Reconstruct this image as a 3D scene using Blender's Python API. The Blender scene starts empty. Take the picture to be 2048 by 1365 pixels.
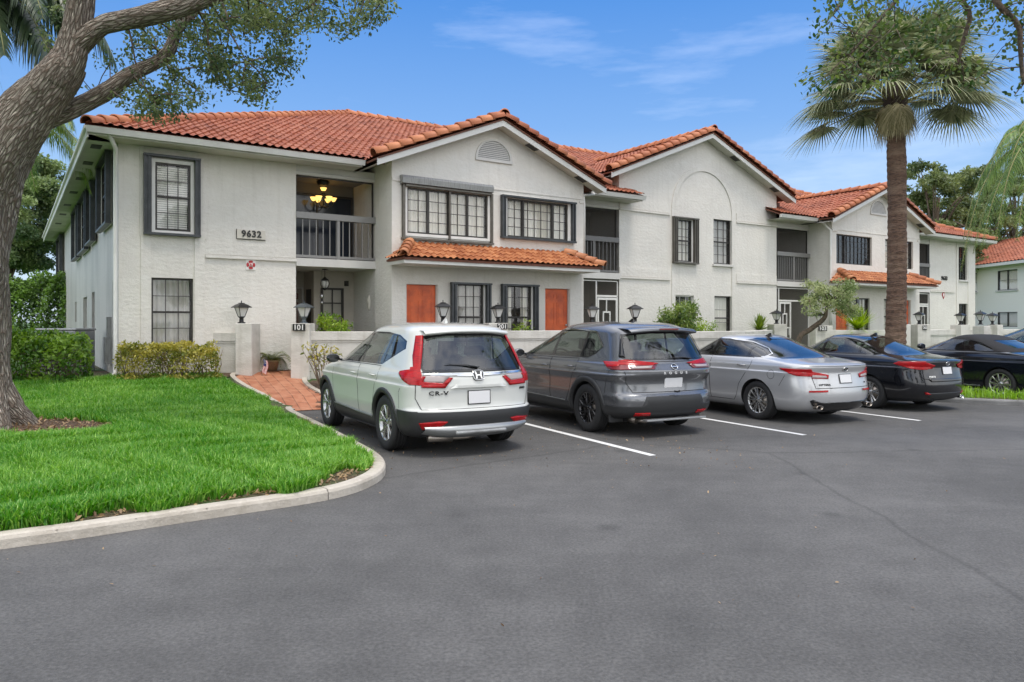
import bpy, bmesh, math, random
import numpy as np
from mathutils import Vector, Matrix
from mathutils.bvhtree import BVHTree

R = math.radians
rng = random.Random(7)
nrg = np.random.default_rng(11)
C = bpy.context.scene.collection
sc = bpy.context.scene

# ------------------------------------------------------------------ camera, sky, sun, exposure
cam_d = bpy.data.cameras.new('camera')
cam = bpy.data.objects.new('camera', cam_d)
C.objects.link(cam)
cam.location = (0, 0, 1.68)
cam.rotation_euler = (R(90), 0, 0)
cam_d.sensor_width = 36
cam_d.lens = 1500 * 36 / 2048
cam_d.shift_y = -37.5 / 2048
cam_d.clip_start = 0.05
cam_d.clip_end = 3000
sc.camera = cam

SUN_EL, SUN_AZ = 71, 150          # azimuth clockwise from +Y (the way the camera looks)
world = bpy.data.worlds.new('World')
sc.world = world
world.use_nodes = True
wn, wl = world.node_tree.nodes, world.node_tree.links
wn.clear()
sky = wn.new('ShaderNodeTexSky')
sky.sky_type = 'NISHITA'
sky.sun_disc = False
sky.sun_elevation = R(SUN_EL)
sky.sun_rotation = R(SUN_AZ)
sky.air_density = 1.25
sky.dust_density = 0.6
sky.ozone_density = 2.5
tc = wn.new('ShaderNodeTexCoord')
# thin high cloud: noise stretched along the horizon
mp = wn.new('ShaderNodeMapping')
mp.inputs['Scale'].default_value = (1.0, 1.0, 5.5)
mp.inputs['Location'].default_value = (0.35, 0.1, 0.6)
wl.new(tc.outputs['Generated'], mp.inputs['Vector'])
nz = wn.new('ShaderNodeTexNoise')
nz.inputs['Scale'].default_value = 2.6
nz.inputs['Detail'].default_value = 9
nz.inputs['Roughness'].default_value = 0.58
wl.new(mp.outputs['Vector'], nz.inputs['Vector'])
rp = wn.new('ShaderNodeValToRGB')
rp.color_ramp.elements[0].position = 0.55
rp.color_ramp.elements[0].color = (0, 0, 0, 1)
rp.color_ramp.elements[1].position = 0.80
rp.color_ramp.elements[1].color = (1, 1, 1, 1)
wl.new(nz.outputs['Fac'], rp.inputs['Fac'])
mul = wn.new('ShaderNodeMath'); mul.operation = 'MULTIPLY'; mul.inputs[1].default_value = 0.13
wl.new(rp.outputs['Color'], mul.inputs[0])
mx = wn.new('ShaderNodeMix'); mx.data_type = 'RGBA'
bk = wn.new('ShaderNodeSeparateXYZ'); wl.new(tc.outputs['Generated'], bk.inputs[0])
br_ = wn.new('ShaderNodeMapRange'); br_.inputs['From Min'].default_value = .15; br_.inputs['From Max'].default_value = -.35; br_.inputs['To Min'].default_value = 0; br_.inputs['To Max'].default_value = .62
wl.new(bk.outputs['Y'], br_.inputs['Value'])
n2 = wn.new('ShaderNodeTexNoise'); n2.inputs['Scale'].default_value = 2.2; n2.inputs['Detail'].default_value = 7; wl.new(tc.outputs['Generated'], n2.inputs['Vector'])
r2 = wn.new('ShaderNodeMapRange'); r2.inputs['From Min'].default_value = .36; r2.inputs['From Max'].default_value = .6; r2.inputs['To Min'].default_value = .35; r2.inputs['To Max'].default_value = 1.3; wl.new(n2.outputs['Fac'], r2.inputs['Value'])
bz_ = wn.new('ShaderNodeMapRange'); bz_.inputs['From Min'].default_value = .48; bz_.inputs['From Max'].default_value = .80; bz_.inputs['To Max'].default_value = .55
wl.new(bk.outputs['Z'], bz_.inputs['Value'])
mxx = wn.new('ShaderNodeMath'); mxx.operation = 'MAXIMUM'; wl.new(br_.outputs[0], mxx.inputs[0]); wl.new(bz_.outputs[0], mxx.inputs[1])
m3 = wn.new('ShaderNodeMath'); m3.operation = 'MULTIPLY'; wl.new(mxx.outputs[0], m3.inputs[0]); wl.new(r2.outputs[0], m3.inputs[1])
ad = wn.new('ShaderNodeMath'); ad.operation = 'ADD'; ad.use_clamp = True; wl.new(mul.outputs[0], ad.inputs[0]); wl.new(m3.outputs[0], ad.inputs[1])
wl.new(ad.outputs[0], mx.inputs[0])
mx.inputs[7].default_value = (10.5, 10.3, 10.0, 1)
# the blue deepens upwards and pales to the horizon
sx = wn.new('ShaderNodeSeparateXYZ'); wl.new(tc.outputs['Generated'], sx.inputs[0])
gr = wn.new('ShaderNodeValToRGB')
for i_, (p_, c_) in enumerate(((0.0, (2.5, 3.1, 3.9)), (.12, (1.7, 2.5, 3.6)), (.25, (.72, 1.62, 3.4)), (.42, (.13, .98, 3.05)), (1.0, (.25, .85, 2.6)))):
    e_ = gr.color_ramp.elements[i_] if i_ < 2 else gr.color_ramp.elements.new(p_)
    e_.position = p_; e_.color = (*c_, 1)
wl.new(sx.outputs['Z'], gr.inputs['Fac'])
mg = wn.new('ShaderNodeMix'); mg.data_type = 'RGBA'; mg.inputs[0].default_value = 0.85
wl.new(sky.outputs[0], mg.inputs[6]); wl.new(gr.outputs['Color'], mg.inputs[7]); wl.new(mg.outputs[2], mx.inputs[6])
bg = wn.new('ShaderNodeBackground')
bg.inputs['Strength'].default_value = 0.15
wl.new(mx.outputs[2], bg.inputs['Color'])
wo = wn.new('ShaderNodeOutputWorld')
wl.new(bg.outputs[0], wo.inputs['Surface'])

sd = bpy.data.lights.new('sun', 'SUN')
sd.energy = 1.2
sd.angle = R(14)
sd.color = (1.0, 0.93, 0.84)
sun = bpy.data.objects.new('sun', sd)
C.objects.link(sun)
sv = Vector((math.sin(R(SUN_AZ)) * math.cos(R(SUN_EL)), math.cos(R(SUN_AZ)) * math.cos(R(SUN_EL)), math.sin(R(SUN_EL))))
sun.rotation_euler = sv.to_track_quat('Z', 'Y').to_euler()
sun.location = (0, 0, 30)
sc.view_settings.view_transform = 'Standard'
sc.view_settings.look = 'None'
sc.view_settings.gamma = 1
sc.view_settings.exposure = 0.74
sc.cycles.max_bounces = 6
sc.cycles.transparent_max_bounces = 24
sc.cycles.caustics_reflective = False
sc.cycles.caustics_refractive = False

# ------------------------------------------------------------------ materials
MATS = {}
def nd(nt, t, **kw):
    x = nt.nodes.new(t)
    for k, v in kw.items():
        if k.startswith('_'): setattr(x, k[1:], v)
        else: x.inputs[k.replace('__', ' ')].default_value = v
    return x
def mat(name, col, rough=0.6, metal=0.0, coat=0.0, spec=0.5, var=None, var2=None, bump=None, bump2=None,
        attr=None, emit=None, streak=None, transl=None, stretch=(1, 1, 1), rvar=None, coords='Object'):
    """var=(scale, colour, lo, hi[, detail]); bump=(scale, strength, distance); attr=(name, colour) mixes by a stored value"""
    m = bpy.data.materials.new(name); m.use_nodes = True
    nt = m.node_tree; L = nt.links; nt.nodes.clear()
    out = nd(nt, 'ShaderNodeOutputMaterial'); b = nd(nt, 'ShaderNodeBsdfPrincipled')
    b.inputs['Base Color'].default_value = (*col, 1)
    b.inputs['Roughness'].default_value = rough
    b.inputs['Metallic'].default_value = metal
    b.inputs['Coat Weight'].default_value = coat
    b.inputs['Coat Roughness'].default_value = 0.04
    b.inputs['Specular IOR Level'].default_value = spec
    L.new(b.outputs[0], out.inputs[0])
    t = nd(nt, 'ShaderNodeTexCoord'); mpn = nd(nt, 'ShaderNodeMapping')
    mpn.inputs['Scale'].default_value = stretch
    L.new(t.outputs[coords], mpn.inputs[0])
    cur = None
    def mixin(cur, fac, c2):
        x = nt.nodes.new('ShaderNodeMix'); x.data_type = 'RGBA'
        if cur is None: x.inputs[6].default_value = (*col, 1)
        else: L.new(cur, x.inputs[6])
        x.inputs[7].default_value = (*c2, 1)
        L.new(fac, x.inputs[0]); return x.outputs[2]
    for v in (var, var2):
        if not v: continue
        n = nd(nt, 'ShaderNodeTexNoise', Scale=v[0], Detail=v[4] if len(v) > 4 else 6.0, Roughness=0.6)
        L.new(mpn.outputs[0], n.inputs['Vector'])
        r = nd(nt, 'ShaderNodeMapRange')
        r.inputs['From Min'].default_value = v[2]; r.inputs['From Max'].default_value = v[3]
        L.new(n.outputs['Fac'], r.inputs['Value'])
        cur = mixin(cur, r.outputs[0], v[1])
    if streak:
        ms_ = nd(nt, 'ShaderNodeMapping'); ms_.inputs['Scale'].default_value = (7, 7, .45); L.new(t.outputs[coords], ms_.inputs[0])
        n = nd(nt, 'ShaderNodeTexNoise', Scale=1.0, Detail=6.0, Roughness=.65); L.new(ms_.outputs[0], n.inputs['Vector'])
        r = nd(nt, 'ShaderNodeMapRange'); r.inputs['From Min'].default_value = streak[1]; r.inputs['From Max'].default_value = streak[2]; r.inputs['To Max'].default_value = .5; L.new(n.outputs['Fac'], r.inputs['Value'])
        cur = mixin(cur, r.outputs[0], streak[0])
    if attr:
        a = nd(nt, 'ShaderNodeAttribute'); a.attribute_name = attr[0]
        cur = mixin(cur, a.outputs['Fac'], attr[1])
    if cur is not None: L.new(cur, b.inputs['Base Color'])
    if rvar:
        n = nd(nt, 'ShaderNodeTexNoise', Scale=rvar[0], Detail=4.0)
        L.new(mpn.outputs[0], n.inputs['Vector'])
        r = nd(nt, 'ShaderNodeMapRange')
        r.inputs['To Min'].default_value = rvar[1]; r.inputs['To Max'].default_value = rvar[2]
        r.inputs['From Min'].default_value = .3; r.inputs['From Max'].default_value = .7
        L.new(n.outputs['Fac'], r.inputs['Value']); L.new(r.outputs[0], b.inputs['Roughness'])
    prev = None
    for bp in (bump, bump2):
        if not bp: continue
        n = nd(nt, 'ShaderNodeTexNoise', Scale=bp[0], Detail=5.0, Roughness=0.55)
        L.new(mpn.outputs[0], n.inputs['Vector'])
        k = nd(nt, 'ShaderNodeBump', Strength=bp[1], Distance=bp[2])
        L.new(n.outputs['Fac'], k.inputs['Height'])
        if prev: L.new(prev, k.inputs['Normal'])
        prev = k.outputs[0]
    if prev: L.new(prev, b.inputs['Normal'])
    if emit:
        b.inputs['Emission Color'].default_value = (*emit[0], 1); b.inputs['Emission Strength'].default_value = emit[1]
    if transl:
        tr = nd(nt, 'ShaderNodeBsdfTranslucent'); tr.inputs['Color'].default_value = (*transl[0], 1)
        if cur is not None:
            mm = nt.nodes.new('ShaderNodeMix'); mm.data_type = 'RGBA'; mm.blend_type = 'MULTIPLY'
            mm.inputs[0].default_value = 0.0
            hs = nd(nt, 'ShaderNodeHueSaturation', Saturation=1.15, Value=1.5, Hue=0.49)
            L.new(cur, hs.inputs['Color']); L.new(hs.outputs[0], tr.inputs['Color'])
        ms = nd(nt, 'ShaderNodeMixShader', Fac=transl[1])
        L.new(b.outputs[0], ms.inputs[1]); L.new(tr.outputs[0], ms.inputs[2]); L.new(ms.outputs[0], out.inputs[0])
    MATS[name] = m
    return m
def glassmat(name, tint, trans, rough=0.02, refl=1.0, base=.07):
    m = bpy.data.materials.new(name); m.use_nodes = True
    nt = m.node_tree; L = nt.links; nt.nodes.clear()
    out = nd(nt, 'ShaderNodeOutputMaterial')
    tr = nd(nt, 'ShaderNodeBsdfTransparent'); tr.inputs[0].default_value = (*tint, 1)
    df = nd(nt, 'ShaderNodeBsdfDiffuse'); df.inputs[0].default_value = (0.012, 0.014, 0.016, 1)
    m1 = nd(nt, 'ShaderNodeMixShader', Fac=trans)
    L.new(df.outputs[0], m1.inputs[1]); L.new(tr.outputs[0], m1.inputs[2])
    gl = nd(nt, 'ShaderNodeBsdfGlossy', Roughness=rough); gl.inputs[0].default_value = (refl, refl, refl, 1)
    lw = nd(nt, 'ShaderNodeLayerWeight', Blend=.5); pw = nd(nt, 'ShaderNodeMath', _operation='POWER'); pw.inputs[1].default_value = 4.0; L.new(lw.outputs['Facing'], pw.inputs[0])
    fr = nd(nt, 'ShaderNodeMapRange'); fr.inputs['To Min'].default_value = base; fr.inputs['To Max'].default_value = .95; L.new(pw.outputs[0], fr.inputs['Value'])
    m2 = nd(nt, 'ShaderNodeMixShader')
    L.new(fr.outputs[0], m2.inputs[0]); L.new(m1.outputs[0], m2.inputs[1]); L.new(gl.outputs[0], m2.inputs[2])
    L.new(m2.outputs[0], out.inputs[0])
    MATS[name] = m
    return m
def screenmat(name, col, op):
    m = bpy.data.materials.new(name); m.use_nodes = True
    nt = m.node_tree; L = nt.links; nt.nodes.clear()
    out = nd(nt, 'ShaderNodeOutputMaterial')
    tr = nd(nt, 'ShaderNodeBsdfTransparent'); df = nd(nt, 'ShaderNodeBsdfDiffuse'); df.inputs[0].default_value = (*col, 1)
    m1 = nd(nt, 'ShaderNodeMixShader', Fac=op)
    L.new(tr.outputs[0], m1.inputs[1]); L.new(df.outputs[0], m1.inputs[2]); L.new(m1.outputs[0], out.inputs[0])
    MATS[name] = m
    return m

mat('stucco', (0.73, 0.70, 0.64), 0.85, streak=((0.55, 0.52, 0.46), .52, .80), var=(0.5, (0.64, 0.615, 0.565), .42, .75), var2=(3.0, (0.76, 0.74, 0.69), .5, .8),
    bump=(9, .5, .03), bump2=(42, .4, .012), stretch=(1, 1, 1.6))
mat('stucco_smooth', (0.64, 0.625, 0.59), 0.8, var=(1.2, (0.54, 0.52, 0.49), .45, .8), bump=(30, .25, .008))
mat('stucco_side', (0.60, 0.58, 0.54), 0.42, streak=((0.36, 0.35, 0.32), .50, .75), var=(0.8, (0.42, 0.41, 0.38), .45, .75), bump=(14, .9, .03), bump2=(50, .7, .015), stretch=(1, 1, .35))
mat('garden_wall', (0.64, 0.62, 0.57), 0.85, streak=((0.40, 0.37, 0.31), .52, .78), var=(1.5, (0.46, 0.44, 0.39), .45, .75), bump=(14, .35, .02), bump2=(50, .3, .01), stretch=(1, 1, 2))
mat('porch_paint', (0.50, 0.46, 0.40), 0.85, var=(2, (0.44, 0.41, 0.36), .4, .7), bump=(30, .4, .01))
mat('white_metal', (0.72, 0.71, 0.67), 0.4, var=(2.5, (0.6, 0.585, 0.54), .5, .8))
mat('soffit', (0.60, 0.59, 0.53), 0.7, var=(1.5, (0.5, 0.49, 0.44), .45, .7))
mat('tile', (0.30, 0.088, 0.044), 0.7, spec=.3, var=(1.3, (0.17, 0.060, 0.038), .42, .7), attr=('rnd', (0.37, 0.140, 0.082)), bump=(60, .3, .01))
mat('tile_cap', (0.38, 0.115, 0.045), 0.55, var=(3, (0.30, 0.09, 0.04), .42, .72), attr=('rnd', (0.52, 0.19, 0.08)), bump=(50, .3, .01))
mat('tile_light', (0.36, 0.12, 0.045), 0.55, var=(3, (0.30, 0.10, 0.045), .42, .75), attr=('rnd', (0.54, 0.23, 0.10)), bump=(50, .3, .01))
mat('flashing', (0.20, 0.075, 0.045), 0.7, var=(4, (0.13, 0.06, 0.04), .4, .7))
mat('bronze', (0.030, 0.027, 0.024), 0.42, metal=.3, var=(6, (0.055, 0.05, 0.045), .45, .7))
mat('shutter', (0.045, 0.050, 0.054), 0.38, metal=.4, var=(4, (0.075, 0.08, 0.085), .45, .7))
mat('shutter_brown', (0.10, 0.09, 0.075), 0.4, metal=.4, var=(4, (0.14, 0.13, 0.11), .45, .7))
mat('shutter_box', (0.34, 0.345, 0.34), 0.35, metal=.55, var=(5, (0.22, 0.22, 0.215), .45, .7), stretch=(6, 1, 1))
mat('rail_grey', (0.24, 0.235, 0.225), 0.45, metal=.2)
mat('rail_dark', (0.16, 0.155, 0.15), 0.45, metal=.2)
mat('door_orange', (0.70, 0.135, 0.035), 0.5, var=(3, (0.42, 0.075, 0.03), .4, .7))
mat('door_red', (0.17, 0.03, 0.02), 0.5)
mat('curtain', (0.84, 0.80, 0.70), 0.9)
mat('curtain_grey', (0.62, 0.59, 0.54), 0.9)
mat('blind', (0.84, 0.81, 0.74), 0.6)
mat('dark_room', (0.035, 0.033, 0.032), 0.9)
mat('room_brown', (0.09, 0.075, 0.055), 0.9)
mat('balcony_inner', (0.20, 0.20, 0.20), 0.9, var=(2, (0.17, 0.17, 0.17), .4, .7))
mat('sliding_door', (0.015, 0.022, 0.038), 0.12)
mat('number_black', (0.015, 0.014, 0.013), 0.4)
mat('sign_cream', (0.62, 0.58, 0.50), 0.6)
mat('sign_white', (0.78, 0.77, 0.74), 0.5)
mat('house_white', (0.88, 0.85, 0.77), 0.8, bump=(9, .5, .03))
mat('sign_red', (0.42, 0.025, 0.03), 0.5)
mat('lamp_metal', (0.018, 0.018, 0.018), 0.35, metal=.3)
mat('lamp_grey', (0.10, 0.115, 0.125), 0.35, metal=.4)
mat('lamp_glass', (0.70, 0.69, 0.66), 0.25)
mat('amber_glass', (0.9, 0.55, 0.12), 0.3, emit=((1.0, 0.60, 0.16), 1.1))
mat('concrete', (0.50, 0.455, 0.385), 0.9, var=(2.2, (0.33, 0.29, 0.235), .42, .7), var2=(14, (0.58, 0.53, 0.46), .5, .8), bump=(40, .6, .01))
mat('concrete_grey', (0.24, 0.24, 0.235), 0.9, var=(3, (0.17, 0.17, 0.165), .42, .7), bump=(40, .6, .01))
mat('gravel', (0.60, 0.58, 0.54), 0.9, attr=('rnd', (0.36, 0.33, 0.29)))
mat('mulch', (0.085, 0.05, 0.03), 0.95, var=(12, (0.17, 0.115, 0.075), .45, .65), bump=(45, 1, .03))
mat('soil', (0.10, 0.075, 0.045), 0.95, var=(1.2, (0.045, 0.09, 0.018), .4, .6), var2=(14, (0.16, 0.12, 0.08), .5, .75), bump=(40, 1, .03))
mat('grass_ground', (0.05, 0.12, 0.02), 0.95, var=(6, (0.075, 0.085, 0.035), .45, .7))
mat('pot', (0.33, 0.235, 0.15), 0.8, var=(8, (0.2, 0.14, 0.1), .4, .7))
mat('chrome', (0.75, 0.75, 0.74), 0.08, metal=1)
mat('rim_silver', (0.50, 0.50, 0.49), 0.25, metal=.85)
mat('rim_dark', (0.05, 0.05, 0.052), 0.22, metal=.7, coat=.5)
mat('rim_back', (0.015, 0.015, 0.016), 0.6)
mat('rubber', (0.022, 0.022, 0.022), 0.75, bump=(60, .3, .004))
mat('plastic_black', (0.028, 0.029, 0.03), 0.5, bump=(150, .15, .002))
mat('gloss_black', (0.008, 0.008, 0.009), 0.1, coat=.6)
mat('seam', (0.006, 0.006, 0.006), 0.9)
mat('cabin', (0.03, 0.03, 0.032), 0.8)
mat('plate', (0.72, 0.72, 0.72), 0.45)
mat('red_lens', (0.40, 0.004, 0.006), 0.25, coat=.25, spec=.3, var=(14, (0.20, 0.004, 0.006), .45, .7), stretch=(1, 1, 5))
mat('dark_red_lens', (0.17, 0.012, 0.014), 0.12, coat=1)
mat('clear_lens', (0.38, 0.33, 0.32), 0.3, coat=.3)
mat('skid_silver', (0.36, 0.37, 0.37), 0.35, metal=.7)
mat('exhaust', (0.35, 0.31, 0.27), 0.35, metal=.9)
mat('soft_top', (0.014, 0.014, 0.016), 0.85, bump=(300, .3, .002))
mat('paint_white', (0.60, 0.61, 0.575), 0.3, coat=1, metal=.0)
mat('paint_grey', (0.17, 0.175, 0.185), 0.25, coat=1, metal=.65)
mat('paint_silver', (0.52, 0.525, 0.53), 0.3, coat=1, metal=.4)
mat('paint_navy', (0.012, 0.013, 0.017), 0.2, coat=1, metal=.5)
mat('paint_ink', (0.012, 0.016, 0.024), 0.2, coat=1, metal=.5)
glassmat('window_glass', (0.97, 0.98, 0.98), 0.97)
glassmat('car_glass', (0.50, 0.57, 0.53), 0.80, base=.10)
glassmat('car_glass_dark', (0.28, 0.32, 0.33), 0.6, base=.10)
screenmat('screen', (0.075, 0.068, 0.06), 0.50)
def barkmat(name, light, mid, dark, sx, sz, dist):
    m = bpy.data.materials.new(name); m.use_nodes = True
    nt = m.node_tree; L = nt.links; b = nt.nodes['Principled BSDF']; b.inputs['Roughness'].default_value = .95
    a = nd(nt, 'ShaderNodeAttribute'); a.attribute_name = 'bk'; mp_ = nd(nt, 'ShaderNodeMapping'); mp_.inputs['Scale'].default_value = (sx, sx, sz); L.new(a.outputs['Vector'], mp_.inputs[0])
    wv = nd(nt, 'ShaderNodeTexNoise', Scale=.35, Detail=3.0); L.new(mp_.outputs[0], wv.inputs['Vector'])
    add = nd(nt, 'ShaderNodeVectorMath', _operation='ADD'); sc2 = nd(nt, 'ShaderNodeVectorMath', _operation='SCALE'); sc2.inputs['Scale'].default_value = 1.6; L.new(wv.outputs['Color'], sc2.inputs[0]); L.new(mp_.outputs[0], add.inputs[0]); L.new(sc2.outputs[0], add.inputs[1])
    v = nd(nt, 'ShaderNodeTexVoronoi', Scale=1.0, _feature='DISTANCE_TO_EDGE'); L.new(add.outputs[0], v.inputs['Vector'])
    r = nd(nt, 'ShaderNodeMapRange'); r.inputs['From Max'].default_value = .30; L.new(v.outputs['Distance'], r.inputs['Value'])
    n = nd(nt, 'ShaderNodeTexNoise', Scale=1.6, Detail=8.0, Roughness=.65); L.new(add.outputs[0], n.inputs['Vector'])
    big = nd(nt, 'ShaderNodeTexNoise', Scale=1.7, Detail=4.0); L.new(a.outputs['Vector'], big.inputs['Vector'])
    c1 = nd(nt, 'ShaderNodeMix', _data_type='RGBA'); c1.inputs[6].default_value = (*light, 1); c1.inputs[7].default_value = (*mid, 1); rb = nd(nt, 'ShaderNodeMapRange'); rb.inputs['From Min'].default_value = .4; rb.inputs['From Max'].default_value = .65; L.new(big.outputs['Fac'], rb.inputs['Value']); L.new(rb.outputs[0], c1.inputs[0])
    h = nd(nt, 'ShaderNodeMath', _operation='MULTIPLY'); L.new(r.outputs[0], h.inputs[0]); rn_ = nd(nt, 'ShaderNodeMapRange'); rn_.inputs['From Min'].default_value = .34; rn_.inputs['From Max'].default_value = .58; rn_.inputs['To Min'].default_value = .25; L.new(n.outputs['Fac'], rn_.inputs['Value']); L.new(rn_.outputs[0], h.inputs[1])
    c2 = nd(nt, 'ShaderNodeMix', _data_type='RGBA'); c2.inputs[6].default_value = (*dark, 1); L.new(c1.outputs[2], c2.inputs[7]); L.new(h.outputs[0], c2.inputs[0]); L.new(c2.outputs[2], b.inputs['Base Color'])
    k = nd(nt, 'ShaderNodeBump', Strength=1.0, Distance=dist); L.new(h.outputs[0], k.inputs['Height']); L.new(k.outputs[0], b.inputs['Normal']); MATS[name] = m
barkmat('bark_oak', (0.78, 0.69, 0.57), (0.66, 0.57, 0.46), (0.12, 0.085, 0.06), 30, 5.0, .06)
mat('bark_palm', (0.19, 0.115, 0.078), 0.95, var=(16, (0.085, 0.055, 0.04), .42, .62), var2=(1.1, (0.30, 0.21, 0.145), .5, .7), bump=(16, 1, .04), stretch=(.7, .7, 2.6))
mat('bark_thin', (0.16, 0.12, 0.085), 0.95, var=(20, (0.07, 0.055, 0.04), .4, .6), bump=(30, .8, .02))
mat('twig', (0.26, 0.20, 0.14), 0.95, var=(20, (0.14, 0.11, 0.08), .4, .6))
mat('petiole', (0.26, 0.25, 0.10), 0.7)
mat('boot', (0.045, 0.03, 0.022), 0.95, bump=(40, 1, .02))
def leafmat(name, a, b, tr=0.3, rough=.45):
    return mat(name, a, rough, attr=('rnd', b), transl=((a[0] * 1.5, a[1] * 1.5, a[2]), tr))
leafmat('leaf_oak', (0.050, 0.085, 0.035), (0.19, 0.24, 0.095), .4)
leafmat('leaf_front', (0.030, 0.075, 0.016), (0.17, 0.23, 0.06), .35, .35)
leafmat('leaf_hedge', (0.05, 0.14, 0.018), (0.26, 0.40, 0.06), .35)
leafmat('leaf_tall_hedge', (0.035, 0.075, 0.02), (0.20, 0.34, 0.07), .3)
leafmat('leaf_croton', (0.11, 0.15, 0.02), (0.52, 0.46, 0.10), .3)
leafmat('leaf_lime', (0.12, 0.25, 0.02), (0.38, 0.50, 0.07), .35)
leafmat('leaf_bush', (0.04, 0.10, 0.02), (0.26, 0.34, 0.08), .3)
leafmat('leaf_grey', (0.10, 0.17, 0.04), (0.42, 0.46, 0.24), .35)
leafmat('leaf_far', (0.055, 0.09, 0.03), (0.24, 0.29, 0.12), .35)
leafmat('leaf_far_blue', (0.06, 0.11, 0.04), (0.26, 0.34, 0.14), .35)
leafmat('palm_leaf', (0.05, 0.080, 0.026), (0.52, 0.54, 0.33), .3, .38)
leafmat('palm_skirt', (0.26, 0.24, 0.11), (0.72, 0.65, 0.42), .25, .5)
leafmat('queen_leaf', (0.06, 0.14, 0.025), (0.28, 0.40, 0.10), .35, .4)
leafmat('dark_frond', (0.022, 0.045, 0.018), (0.10, 0.14, 0.07), .22, .35)
leafmat('yucca', (0.06, 0.12, 0.015), (0.30, 0.40, 0.06), .25)
leafmat('yucca_lime', (0.16, 0.28, 0.015), (0.44, 0.58, 0.05), .3)
leafmat('fern', (0.05, 0.09, 0.015), (0.25, 0.27, 0.06), .3)
leafmat('grass', (0.055, 0.24, 0.010), (0.52, 0.76, 0.20), .4, .4)
leafmat('grass_lime', (0.16, 0.34, 0.015), (0.42, 0.62, 0.08), .35, .5)
leafmat('dead_leaf', (0.14, 0.075, 0.035), (0.46, 0.32, 0.17), .15)

# asphalt: fresh sealed lot, stalls darkened for car shade as well as less wear
def asphalt():
    m = bpy.data.materials.new('asphalt'); m.use_nodes = True
    nt = m.node_tree; L = nt.links; b = nt.nodes['Principled BSDF']
    t = nd(nt, 'ShaderNodeTexCoord')
    def noise(s, det, vec=None):
        n = nd(nt, 'ShaderNodeTexNoise', Scale=s, Detail=det, Roughness=.62); L.new(vec or t.outputs['Object'], n.inputs['Vector']); return n.outputs['Fac']
    def ramp(f, a, c, lo, hi):
        r = nd(nt, 'ShaderNodeMapRange'); r.inputs['From Min'].default_value = lo; r.inputs['From Max'].default_value = hi
        r.inputs['To Min'].default_value = a; r.inputs['To Max'].default_value = c; L.new(f, r.inputs['Value']); return r.outputs[0]
    def mult(a, b_):
        x = nd(nt, 'ShaderNodeMath', _operation='MULTIPLY'); L.new(a, x.inputs[0]); L.new(b_, x.inputs[1]); return x.outputs[0]
    mpn = nd(nt, 'ShaderNodeMapping'); mpn.inputs['Rotation'].default_value = (0, 0, R(-32)); mpn.inputs['Scale'].default_value = (.35, 1.6, 1)
    L.new(t.outputs['Object'], mpn.inputs[0])
    f = mult(ramp(noise(.45, 7), .82, 1.14, .38, .62), ramp(noise(1.3, 9, mpn.outputs[0]), .93, 1.05, .38, .64))
    f = mult(f, ramp(noise(3.5, 5), .90, 1.06, .35, .65))
    f = mult(f, ramp(noise(42, 5), .74, 1.26, .32, .68))
    v = nd(nt, 'ShaderNodeTexVoronoi', Scale=55.0); L.new(t.outputs['Object'], v.inputs['Vector'])
    f = mult(f, ramp(v.outputs['Distance'], .84, 1.10, .1, .7))
    # scattered round drip stains
    v2 = nd(nt, 'ShaderNodeTexVoronoi', Scale=.95); L.new(t.outputs['Object'], v2.inputs['Vector'])
    f = mult(f, ramp(v2.outputs['Distance'], .70, 1.0, .04, .13))
    # fine wandering cracks
    mc = nd(nt, 'ShaderNodeTexVoronoi', Scale=.085, _feature='DISTANCE_TO_EDGE')
    dn = nd(nt, 'ShaderNodeTexNoise', Scale=1.3, Detail=6.0); L.new(t.outputs['Object'], dn.inputs['Vector'])
    mm = nd(nt, 'ShaderNodeMix', _data_type='VECTOR'); mm.inputs[0].default_value = .16
    L.new(t.outputs['Object'], mm.inputs[4]); L.new(dn.outputs['Color'], mm.inputs[5]); L.new(mm.outputs[1], mc.inputs['Vector'])
    f = mult(f, ramp(mc.outputs['Distance'], .74, 1.0, .0003, .0026))
    # shade round cars painted into the stalls; seal coat worn paler in the lane
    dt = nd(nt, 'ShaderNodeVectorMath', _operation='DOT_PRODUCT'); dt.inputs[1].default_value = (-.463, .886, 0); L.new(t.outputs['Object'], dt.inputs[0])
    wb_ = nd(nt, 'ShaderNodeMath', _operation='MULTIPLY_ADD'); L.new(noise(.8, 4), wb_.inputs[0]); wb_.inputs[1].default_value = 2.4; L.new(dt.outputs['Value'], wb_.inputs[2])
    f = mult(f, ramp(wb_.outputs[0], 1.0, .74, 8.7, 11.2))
    c = nd(nt, 'ShaderNodeMix', _data_type='RGBA', _blend_type='MULTIPLY'); c.inputs[0].default_value = 1
    c.inputs[6].default_value = (.113, .110, .105, 1); cc = nd(nt, 'ShaderNodeCombineColor')
    for i in range(3): L.new(f, cc.inputs[i])
    L.new(cc.outputs[0], c.inputs[7]); L.new(c.outputs[2], b.inputs['Base Color'])
    b.inputs['Roughness'].default_value = .78
    k = nd(nt, 'ShaderNodeBump', Strength=.9, Distance=.012); L.new(noise(110, 4), k.inputs['Height']); L.new(k.outputs[0], b.inputs['Normal'])
    MATS['asphalt'] = m
asphalt()
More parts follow.
